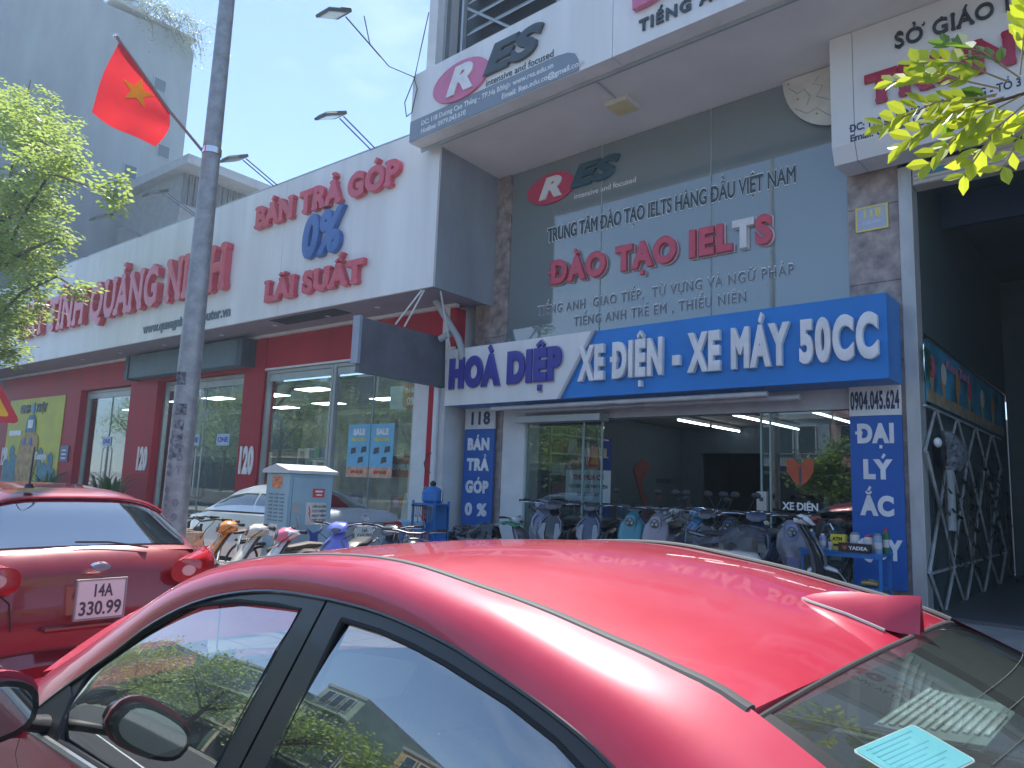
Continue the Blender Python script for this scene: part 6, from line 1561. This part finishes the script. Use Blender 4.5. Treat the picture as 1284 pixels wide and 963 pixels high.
# parcels piled at the pole
def ebike(loc, ang, lab):
    t = thing('electric_bicycle', lab, 'bicycle', loc, ang, local=True, group='bicycles by the lamp pole')
    for y in (-.55, .55):
        wh = MB().tube([(0, y + .30 * cos(a), .32 + .30 * sin(a)) for a in [2 * pi * i / 28 for i in range(29)]], .018, 6, cap=False).build('wheel', rubber, t, smooth=True)
        for k in range(8): MB().cyl((0, y, .32), (0, y + .29 * cos(k * pi / 4), .32 + .29 * sin(k * pi / 4)), .002, n=4).build('spoke', chrome, wh)
    MB().tube([(0, -.55, .32), (0, -.44, .62), (0, -.40, .95)], .018, 8).build('fork', blackp, t, smooth=True)
    MB().tube([(0, -.42, .72), (0, -.1, .42), (0, .15, .38), (0, .55, .32)], .022, 8).build('frame', wpaint, t, smooth=True)
    MB().tube([(0, .12, .38), (0, .2, .80)], .018, 8).build('seat_post', chrome, t, smooth=True)
    MB().loft([((0, .10, .82), (.04, 0, 0), (0, 0, .02)), ((0, .24, .84), (.10, 0, 0), (0, 0, .03)), ((0, .32, .84), (.09, 0, 0), (0, 0, .03))]).build('saddle', saddle, t, smooth=True)
    hb = MB().tube([(-.28, -.22, 1.0), (-.24, -.36, 1.02), (0, -.40, .98), (.24, -.36, 1.02), (.28, -.22, 1.0)], .012, 8).build('handlebar', blackp, t, smooth=True)
    for s in (-1, 1):
        MB().tube([(s * .29, -.18, 1.0), (s * .27, -.30, 1.01)], .02, 8).build('grip', rubber, hb)
        MB().tube([(s * .22, -.37, 1.0), (s * .25, -.5, .9), (s * .1, -.52, .7), (0, -.45, .6)], .006, 5).build('brake_cable', blackp, hb)
    bk = MB().box(-.16, .16, -.74, -.46, .66, .68)
    bk.box(-.16, -.15, -.74, -.46, .68, .86).box(.15, .16, -.74, -.46, .68, .86).box(-.15, .15, -.74, -.73, .68, .86).box(-.15, .15, -.47, -.46, .68, .86)
    bk.build('basket', M('basket_beige', (.50, .42, .34), .7, var=.2, scale=20), t, bevel=.01)
    MB().loft([((0, .45, .66), (.07, 0, 0), (0, 0, .02)), ((0, .75, .66), (.07, 0, 0), (0, 0, .02))]).build('rear_rack', blackp, t)
    return t
ebike((-9.15, 4.85, PV), .15, 'white-framed bicycle with black curved handlebar and a beige basket right of the lamp pole')
ebike((-9.75, 4.95, PV), .25, 'bicycle with dark bars and basket just behind the lamp pole')
for dx, dy, sz, m_, lab in ((-8.9, 4.15, .22, M('parcel_peach', (.62, .36, .26), .7), 'peach carton in the pile between the pole and the orange scooter'), (-9.2, 4.2, .24, M('parcel_cream', (.60, .52, .44), .7), 'cream carton beside the lamp pole'), (-9.45, 4.2, .18, M('parcel_violet', (.32, .34, .62), .6), 'violet-topped small box left in the pile by the lamp pole')):
    t = thing('carton', lab, 'carton', (dx, dy, .5), .3, local=True)
    MB().box(-sz / 2, sz / 2, -sz / 2, sz / 2, 0, sz * 1.3).build('box', m_, t, bevel=.008)
    MB().box(-.02, .02, -sz / 2 - .001, sz / 2 + .001, sz * 1.3 - .05, sz * 1.3 + .001).build('tape', M('tape_tan', (.55, .42, .22), .4), t)
t = thing('storage_crate', 'beige crate carrying the cartons beside the lamp pole', 'crate', (-9.2, 4.18, PV), .3, local=True)
MB().box(-.5, .5, -.22, .22, 0, .37).build('crate', M('parcel_cream', (.60, .52, .44), .7), t, bevel=.01)
for i in range(5): MB().box(-.45 + i * .19, -.31 + i * .19, -.228, -.219, .06, .32).build('slot', darkl, t)
# ---- the showroom's bikes, standing in front of and inside the opening
gs = 'motorbikes and scooters of the showroom'
FL = .17
def S(x, y, a, lab, *args, z=.262, **k):
    k.setdefault('mirrors', False)
    t = scooter((x, y, z), a, lab, *args, group=gs, **k); t.scale = (1.14, 1.14, 1.14)
    return t
_t = S(-9.0, 9.9, 1.75, 'light gray motorbike, black seat under a green sheet, left front of the showroom', wpaint, greyp_, 'sport', cover=True, z=PV); _t.scale = (.98, .98, .98)
S(-8.35, 10.35, .75, 'scooter with a long pale lilac front shield left of the glass edge', lilac, lilac, 'sport')
S(-7.75, 10.2, .35, 'black scooter with two silver-rimmed indicators behind the roof of the near car', blk, blk, 'sport')
S(-7.2, 10.55, .3, 'black scooter, second with silver-rimmed indicators, right of its twin', blk, navyp, 'sport')
S(-6.50, 10.75, .25, 'teal scooter with square front pod and three lens lamp', tealp, tealp, 'pod')
S(-6.05, 10.75, .25, 'pinkish gray scooter with square front pod beside the teal one', greyp_, greyp_, 'pod')
S(-5.55, 11.0, .4, 'blue scooter with raised bars in the middle of the showroom opening', bluep, bluep, 'sport', mirrors=True)
S(-4.95, 10.4, .1, 'black scooter with a green stripe left of the glass door edge', blk, blk, 'sport', mirrors=True)
S(-4.35, 10.6, .2, 'dark navy scooter with chrome trim right before the glass door edge', navyp, navyp, 'sport')
S(-3.95, 9.7, 1.9, 'black and white motorbike standing low just left of the blue work table', wpaint, blk, 'sport', cover=True, mirrors=False)
S(-8.7, 11.0, .5, 'black scooter squeezed behind the light gray motorbike at the left glass', blk, blk, 'sport')
S(-5.0, 11.15, .2, 'dark scooter squeezed between the blue scooter and the green-striped one', navyp, blk, 'pod', mirrors=True)
S(-6.9, 11.35, .4, 'black scooter behind the teal one, its bars above it', blk, navyp, 'sport', mirrors=True)
S(-5.9, 12.2, .1, 'dark scooter just inside the showroom behind the pinkish gray one', navyp, navyp, 'sport', z=FL, mirrors=True)
S(-4.2, 11.2, .4, 'pale scooter with wrapped seat close behind the glass door edge', lilac, greyp_, 'pod', cover=True)
S(-9.2, 13.0, .4, 'black scooter inside the showroom under the parts rack', blk, blk, 'pod', z=FL)
S(-8.3, 13.4, .5, 'dark navy scooter inside the showroom near the left wall', navyp, navyp, 'sport', z=FL)
S(-7.3, 13.2, .3, 'white scooter inside the showroom behind the teal one', wpaint, wpaint, 'retro', z=FL)
S(-6.4, 13.6, .2, 'black scooter far inside the showroom, bars against the dark doorway', blk, blk, 'sport', z=FL)
S(-5.4, 13.2, .3, 'navy scooter inside the showroom behind the blue one', navyp, navyp, 'pod', z=FL)
S(-3.9, 12.6, .2, 'pale scooter with dark wrapped seat behind the right pane of the showroom', greyp_, wpaint, 'sport', z=FL, cover=True)
S(-3.3, 13.6, .1, 'pinkish scooter farther behind the right pane of the showroom', pinkp, greyp_, 'retro', z=FL)
S(-4.5, 13.9, .3, 'black scooter farther in behind the glass door edge', blk, navyp, 'pod', z=FL)
Gc = thing('plastic_sheet', 'shiny green plastic sheet thrown over the black seat of the light gray motorbike', 'sheet', (-8.75, 9.95, .68), 0, local=True)
rr = random.Random(2); MB().grid([[(-.28 + i * .07, -.14 + k * .05 + rr.uniform(-.01, .01), .34 + .0 + .05 * sin(k * pi / 6) - .10 * abs(i - 4) / 4 * .5 + rr.uniform(-.012, .012)) for k in range(7)] for i in range(9)]).build('sheet', M('sheet_green', (.05, .40, .20), .2, var=.3, coat=.6), Gc, smooth=True)
Wc = thing('wrap_bundle', 'pale bundle of cardboard and plastic among the bikes inside the showroom', 'bundle', (-7.6, 14.6, FL), 0, local=True)
MB().loft([((0, 0, 0), (.5, 0, 0), (0, .3, 0)), ((0, 0, .9), (.45, 0, 0), (0, .26, 0)), ((.1, 0, 1.2), (.3, 0, 0), (0, .2, 0))], n=12, p=3).build('bundle', M('bundle_pale', (.45, .46, .5), .5, bump=.5, bscale=8), Wc)
bx('label', lw, Wc, -.2, .1, -.32, -.31, .5, .8)
Ac = thing('air_fan', 'pale box fan with slotted front just behind the glass edge of the showroom', 'fan', (-7.75, 12.4, FL), 0, local=True)
MB().box(-.25, .25, -.15, .15, 0, 1.2).build('housing', insidew, Ac, bevel=.03)
for i in range(12): MB().box(-.20, .20, -.158, -.149, .3 + i * .065, .335 + i * .065).build('slat', darkl, Ac)
t = thing('traffic_cone', 'small red cone-shaped cover hung on the black scooter left of the glass edge', 'cone', (-7.95, 10.05, 1.0), 0, local=True)
MB().lathe((0, 0, 0), (0, 0, 1), [(0, .11), (.03, .11), (.05, .08), (.20, .03), (.21, 0)], 14).build('cone', M('cone_red', (.65, .12, .10), .6), t, smooth=True)
MB().box(-.12, .12, -.12, .12, -.01, .0).build('foot', M('cone_red', (.65, .12, .10), .6), t)

# ---- tool rack, gas cylinder, sign box
Rk = thing('tool_rack', 'blue steel rack hung with spanners and screwdrivers beside the red strip', 'rack', (-9.75, 8.95, PV), 0, local=True)
bm_ = M('rack_blue', (.02, .18, .50), .4, var=.06)
for x in (-.30, .27):
    for y in (-.18, .15): MB().box(x, x + .03, y, y + .03, 0, 1.25).build('leg', bm_, Rk)
for z in (.12, .55, 1.18): MB().box(-.298, .298, -.178, .178, z, z + .025).build('shelf', bm_, Rk)
MB().box(-.297, .297, .150, .158, .56, 1.18).build('back_panel', bm_, Rk)
rr = random.Random(8)
for i in range(11):
    x = -.27 + i * .053; ln = rr.uniform(.16, .34)
    b = MB().box(x - .008, x + .008, -.20, -.192, 1.16 - ln, 1.16); b.lathe((x, -.205, 1.16), (0, 1, 0), [(0, .008), (0, .022), (.014, .022), (.014, .008)], 10); b.lathe((x, -.205, 1.16 - ln), (0, 1, 0), [(0, .006), (0, .018), (.014, .018), (.014, .006)], 10)
    b.build('spanner', chrome, Rk)
for i in range(8):
    x = -.24 + i * .066; c = M('handle_colour_' + 'abc'[i % 3], [(.6, .25, .08), (.05, .05, .06), (.55, .1, .08)][i % 3], .4)
    d = MB().cyl((x, -.19, .60), (x, -.19, .72), .014).build('screwdriver', c, Rk); MB().cyl((x, -.19, .44), (x, -.19, .60), .004).build('shaft', chrome, d)
Gy = thing('air_tank', 'round blue air tank with black valve on top of the tool rack', 'tank', (-9.74, 8.97, PV + 1.205), 0, local=True)
MB().lathe((0, 0, 0), (0, 0, 1), [(0, .14), (.05, .19), (.20, .19), (.27, .13), (.30, .05), (.31, .04)], 20).build('tank', bm_, Gy, smooth=True)
MB().lathe((0, 0, .31), (0, 0, 1), [(0, .05), (.05, .06), (.07, .04), (.09, .02)], 12).build('valve', blackp, Gy, smooth=True)
for s in (-1, 1): MB().tube([(s * .24, 0, 0), (s * .25, 0, .26), (s * .17, 0, .30)], .012, 6).build('handle', chrome, Gy)
Bs = thing('sign_box', 'light blue box with a round no-repair emblem of crossed tools on a white ring', 'sign box', (-10.35, 9.15, PV), 0, local=True)
MB().box(-.33, .33, -.17, .17, 0, .72).build('box', M('box_sky', (.06, .36, .72), .5), Bs, bevel=.02)
MB().box(-.33, .33, -.165, .165, .722, .86).build('lid', M('lid_sky', (.30, .55, .70), .35, var=.3, scale=8), Bs, bevel=.03)
MB().lathe((.05, -.171, .50), (0, -1, 0), [(0, .21), (.006, .21), (.007, 0)], 28).build('disc', lw, Bs)
MB().tube([(.05 + .19 * cos(a), -.180, .50 + .19 * sin(a)) for a in [2 * pi * i / 28 for i in range(29)]], .012, 6, cap=False).build('ring', M('ring_red', (.6, .08, .08), .5), Bs)
MB().tube([(-.03, -.182, .38), (.13, -.182, .62)], .012, 6).build('tool_mark', M('ring_red', (.6, .08, .08), .5), Bs)
MB().tube([(.13, -.186, .38), (-.03, -.186, .62)], .014, 6).build('tool_mark', M('mark_gray', (.3, .3, .32), .5), Bs)
Cc = thing('cable_heap', 'heap of dark tangled cables and chains in front of the blue 118 panel', 'cable heap', (-9.95, 9.8, PV), 0, local=True)
rr = random.Random(12)
for k in range(14):
    p = [(rr.uniform(-.55, .55), rr.uniform(-.15, .15), .45 + rr.uniform(-.1, .22)) for _ in range(7)]
    MB().tube([tuple(q) for q in spline(p, 22)], rr.uniform(.012, .022), 5).build('cable', M('cable_brown', (.05, .03, .035), .5), Cc, smooth=True)
MB().box(-.6, .6, -.2, .2, 0, .42).build('crate', M('crate_dark', (.04, .05, .07), .6), Cc, bevel=.01)
# white sheet notice on the white pier is part of the shop; pale chair behind the glass
Ch = thing('office_chair', 'pale swivel chair behind the shop glass above the silver car', 'chair', rz((-13.2, 12.6, .16), TH), TH, local=True)
MB().loft([((0, .2, .55), (.22, 0, 0), (0, .03, 0)), ((0, .26, .9), (.26, 0, 0), (0, .04, 0)), ((0, .28, 1.25), (.2, 0, 0), (0, .03, 0))], n=16).build('backrest', lw, Ch, smooth=True)
MB().loft([((0, -.25, .5), (.22, 0, 0), (0, 0, .04)), ((0, 0, .5), (.26, 0, 0), (0, 0, .05)), ((0, .22, .5), (.24, 0, 0), (0, 0, .04))], n=16).build('seat', lw, Ch, smooth=True)
MB().cyl((0, 0, .08), (0, 0, .46), .025).build('post', chrome, Ch)
for k in range(5): MB().tube([(0, 0, .08), (.25 * cos(k * 1.257), .25 * sin(k * 1.257), .04)], .015, 6).build('foot', darkm, Ch)

# ---- blue work table with cans
Tb = thing('work_table', 'blue steel work table before the right pillar, crowded with cans and bottles', 'table', (-3.12, 10.25, PV), 0, local=True)
for x in (-.50, .46):
    for y in (-.22, .18): MB().box(x, x + .04, y, y + .04, 0, .86).build('leg', bm_, Tb, bevel=.003)
MB().box(-.52, .52, -.24, .24, .862, .90).build('table_top', bm_, Tb, bevel=.004); MB().box(-.50, .50, -.215, .215, .45, .47).build('shelf', bm_, Tb); MB().box(-.50, .50, -.235, -.215, .83, .86).build('apron', bm_, Tb)
tz = PV + .90
def can(x, y, r_, h, m_, lab, cap=None, neck=.6, z=tz):
    t = thing('spray_can' if neck < .7 else 'bottle', lab, 'can' if neck < .7 else 'bottle', (x, y, z), 0, local=True)
    MB().lathe((0, 0, .001), (0, 0, 1), [(0, 0), (0, r_ * .95), (.01, r_), (h * .80, r_), (h * .86, r_ * neck), (h * .88, r_ * neck)], 16).build('body', m_, t, smooth=True)
    MB().lathe((0, 0, .001 + h * .88), (0, 0, 1), [(0, r_ * neck * .9), (h * .12, r_ * neck * .85), (h * .12, 0)], 12).build('cap', cap or lw, t, smooth=True)
    MB().lathe((0, 0, h * .25), (0, 0, 1), [(0, r_ * 1.01), (h * .3, r_ * 1.01)], 16).build('label', M('label_pale', (.6, .6, .6), .5), t, smooth=True)
redc = M('cap_red', (.6, .03, .04), .4); bc = M('can_blue', (.04, .28, .55), .3); wc = M('bottle_white', (.68, .68, .66), .4); gcn = M('can_green', (.04, .18, .08), .3); pc = M('can_lilac', (.35, .36, .6), .4)
can(-3.50, 10.12, .045, .25, bc, 'blue spray can, first from the left on the blue table', lw, .55)
can(-3.36, 10.12, .045, .20, pc, 'lilac spray can right of the blue can on the blue table', lw, .6)
can(-3.26, 10.10, .028, .12, wc, 'tiny white bottle before the yellow box on the blue table', blackp, .75)
can(-2.98, 10.20, .06, .24, wc, 'white bottle with gray cap behind the black box on the blue table', M('cap_gray', (.25, .25, .26), .5), .95)
can(-2.90, 10.12, .035, .14, wc, 'small white bottle before the black box on the blue table', lw, .8)
can(-2.80, 10.15, .065, .22, wc, 'white bottle with a red cap on the blue table', redc, .72)
can(-2.68, 10.10, .05, .25, M('can_gray_blue', (.25, .38, .5), .3), 'gray-blue spray can right of the red-capped bottle', M('cap_gray', (.25, .25, .26), .5), .9)
can(-2.61, 10.20, .04, .32, gcn, 'tall green spray can with a red nozzle at the right end of the blue table', redc, .5)
t = thing('parts_carton', 'yellow carton lettered ATM on the blue table', 'carton', (-3.18, 10.2, tz), 0, local=True)
MB().box(-.09, .09, -.06, .06, .001, .20).build('box', yellowl, t, bevel=.004); letters('ATM', blackp, t, (-.06, -.061, .12), .12, .05, bold=.05, depth=.002, joined=True)
bx('text_bar', blackp, t, -.05, .05, -.063, -.061, .05, .08)
t = thing('parts_carton', 'low black carton lettered YADEA with an orange mark on the blue table', 'carton', (-2.93, 10.03, tz), 0, local=True)
MB().box(-.19, .19, -.06, .04, .001, .11).build('box', blackp, t, bevel=.004); letters('YADEA', lw, t, (-.06, -.061, .03), .22, .045, bold=.03, depth=.002, joined=True)
MB().plate([(-.14, .08), (-.11, .065), (-.08, .08), (-.09, .04), (-.11, .025), (-.13, .04)], [], lambda a, b, d: (a, -.061 - d, b), .002).build('mark', M('emblem_orange', (.75, .16, .05), .5), t)
t = thing('tool_machine', 'small black machine with a black clamp standing at the left back of the blue table', 'machine', (-3.46, 10.3, tz), 0, local=True)
MB().loft([((0, 0, .0), (.07, 0, 0), (0, .06, 0)), ((0, 0, .2), (.06, 0, 0), (0, .05, 0)), ((.03, 0, .3), (.08, 0, 0), (0, .04, 0)), ((.05, 0, .36), (.03, 0, 0), (0, .03, 0))]).build('body', blackp, t, smooth=True)
MB().tube([(.05, 0, .3), (.15, -.03, .33), (.2, -.05, .25)], .012, 6).build('arm', chrome, t)
for x, m_, lab in ((-3.3, M('rag_pink', (.4, .25, .25), .9), 'folded rag on the lower shelf of the blue table'), (-2.8, M('brass', (.5, .4, .15), .4, .6), 'brass-coloured coil on the lower shelf of the blue table')):
    t = thing('shelf_item', lab, 'item', (x, 10.2, PV + .472), 0, local=True)
    MB().loft([((-.1, 0, .04), (0, .08, 0), (0, 0, .03)), ((0, 0, .05), (0, .1, 0), (0, 0, .045)), ((.1, 0, .04), (0, .07, 0), (0, 0, .03))]).build('body', m_, t, smooth=True)
    MB().tube([(-.11, 0, .05), (0, -.1, .09), (.11, 0, .05)], .01, 5).build('fold', m_, t)

# ---- folding scissor gate of the open bay, plants and cloth on it, banner above
Sg = thing('folding_gate', 'white steel scissor gate folded back along the left wall of the open bay', 'gate', (-2.36, 11.6, .13))
gw = M('gate_white', (.48, .50, .50), .45, .2, var=.15, scale=4)
gx = -2.385
ys = [11.45, 12.95, 14.5, 16.2, 18.0]
for i, (a, b) in enumerate(zip(ys[:-1], ys[1:])):
    m_ = (a + b) / 2
    for k, (p, q) in enumerate((((a, .74), (b, 2.38)), ((b, .74), (a, 2.38)), ((a, 2.38), (m_, 3.03)), ((b, 2.38), (m_, 3.03)), ((a, .74), (m_, .14)), ((b, .74), (m_, .14)))):
        MB().tube([(gx + (.012 if k % 2 else -.012), p[0], p[1]), (gx + (.012 if k % 2 else -.012), q[0], q[1])], .026, 4).build('gate_bar', gw, Sg)
for z in (.14, .72, 3.04): MB().box(gx - .02, gx + .02, 11.5, 18.2, z - .015, z + .015).build('gate_rail', gw, Sg)
Bn = thing('banner', 'turquoise beach banner with ice-cream cones on the left wall of the open bay', 'banner', (-2.38, 14.5, 3.1))
bx('sheet', M('banner_sea', (.04, .26, .40), .6, var=.4, scale=1.5), Bn, -2.428, -2.405, 11.82, 18.9, 3.13, 4.05)
bx('sand', M('banner_sand', (.38, .30, .18), .7, var=.2), Bn, -2.404, -2.400, 11.82, 18.9, 3.14, 3.32)
for i, y in enumerate((12.1, 12.9, 14.0, 15.0, 16.3, 17.5)):
    MB().plate([(y, 3.25), (y + .16, 3.60), (y - .16, 3.60)], [], lambda a, b, d: (-2.399 + d, a, b), .008).build('cone_picture', M('cone_tan', (.50, .30, .12), .6), Bn)
    cpic = [(.6, .1, .15), (.65, .6, .5), (.5, .25, .1)][i % 3]
    MB().plate([(y + .17 * cos(a), 3.68 + .17 * sin(a)) for a in [2 * pi * k / 14 for k in range(14)]], [], lambda a, b, d: (-2.39 + d, a, b), .008).build('scoop_picture', M('scoop_' + 'abc'[i % 3], cpic, .6), Bn)
letters('Kem Tươi', M('script_pink', (.6, .2, .3), .6), Bn, (-2.368, 13.0, 3.78), 1.9, .16, ax=(0, 1, 0), bold=.02, depth=.006, joined=True)
palm = MB()
for i in range(9):
    a = -.4 + i * .35; palm.add([(-2.366, 11.55, 3.9), (-2.366, 11.55 + .45 * cos(a), 3.75 - .35 * sin(a) + .0), (-2.366, 11.55 + .42 * cos(a + .12), 3.72 - .35 * sin(a + .12)), (-2.362, 11.55, 3.88)], [(0, 1, 2, 3)])
palm.build('palm_picture', leafmat('palm_print', (.03, .14, .06), (.03, .1, .04)), Bn, fix=False)
bx('back_banner', M('banner_sea', (.04, .26, .40), .6), Bn, -1.9, -.6, 19.4, 19.43, 2.4, 3.6)
Hg = thing('hanging_jacket', 'gray crumpled jacket and white cap hung on the front of the scissor gate', 'clothes', (-2.25, 12.2, 2.2))
MB().loft([((-2.2, 11.9, 2.7), (0, .12, 0), (.05, 0, 0)), ((-2.15, 12.15, 2.55), (0, .40, 0), (.10, 0, 0)), ((-2.15, 12.3, 2.35), (0, .42, 0), (.12, 0, 0)), ((-2.2, 12.2, 2.15), (0, .30, 0), (.08, 0, 0))], n=18).build('jacket', M('jacket_gray', (.16, .18, .20), .9, var=.5, scale=14, bump=.8, bscale=10), Hg, smooth=True)
MB().ell((-2.26, 11.62, 2.52), .05, .11, .07).build('cap', lw, Hg, smooth=True)
MB().loft([((-2.2, 12.0, 2.2), (0, .10, 0), (.05, 0, 0)), ((-2.2, 12.02, 1.75), (0, .08, 0), (.05, 0, 0)), ((-2.2, 12.0, 1.3), (0, .12, 0), (.05, 0, 0))]).build('sleeve', M('jacket_pale', (.35, .38, .38), .9), Hg, smooth=True)
Iv = thing('climbing_plant', 'dark ivy trailing over the scissor gate', 'plant', (-2.25, 13.5, .3))
rr = random.Random(6); iv = MB(); vs_ = MB()
for k in range(9):
    y = 11.9 + k * .62; p = [Vector((-2.27, y, 2.5 - .1 * k % .5))]
    for j in range(7): p.append(p[-1] + Vector((rr.uniform(-.02, .03), rr.uniform(-.15, .15), -rr.uniform(.12, .34))))
    vs_.tube(p, .008, 4)
    for q in p:
        for m_ in range(3):
            c = q + Vector((rr.uniform(.0, .08), rr.gauss(0, .07), rr.gauss(0, .07))); d = Vector((rr.uniform(-.3, .6), rr.uniform(-1, 1), rr.uniform(-1, .3))).normalized() * rr.uniform(.08, .14); w_ = d.cross(Vector((1, .2, .2))).normalized() * .05
            iv.add([c, c + d * .4 + w_, c + d, c + d * .4 - w_], [(0, 1, 2, 3)])
vs_.build('stems', barkm, Iv); iv.build('leaves', leafmat('ivy_leaf', (.02, .05, .03), (.03, .08, .03)), Iv, fix=False)

# ================================================================== thin air volume added to imitate a lens-flare veil
hz_m = bpy.data.materials.new('flare_veil_air'); hz_m.use_nodes = True
hn = hz_m.node_tree.nodes; ho = hn["Material Output"]; hn.remove(hn["Principled BSDF"])
hv = hn.new("ShaderNodeVolumePrincipled"); hv.inputs['Color'].default_value = (.66, .84, 1., 1); hv.inputs['Density'].default_value = .0018; hv.inputs['Anisotropy'].default_value = .35
hz_m.node_tree.links.new(hv.outputs[0], ho.inputs['Volume'])
hzo = MB().box(-620, 620, -620, 920, -1, 44).build('flare_veil', hz_m, None); hzo['kind'] = 'stuff'
SC.cycles.volume_bounces = 0
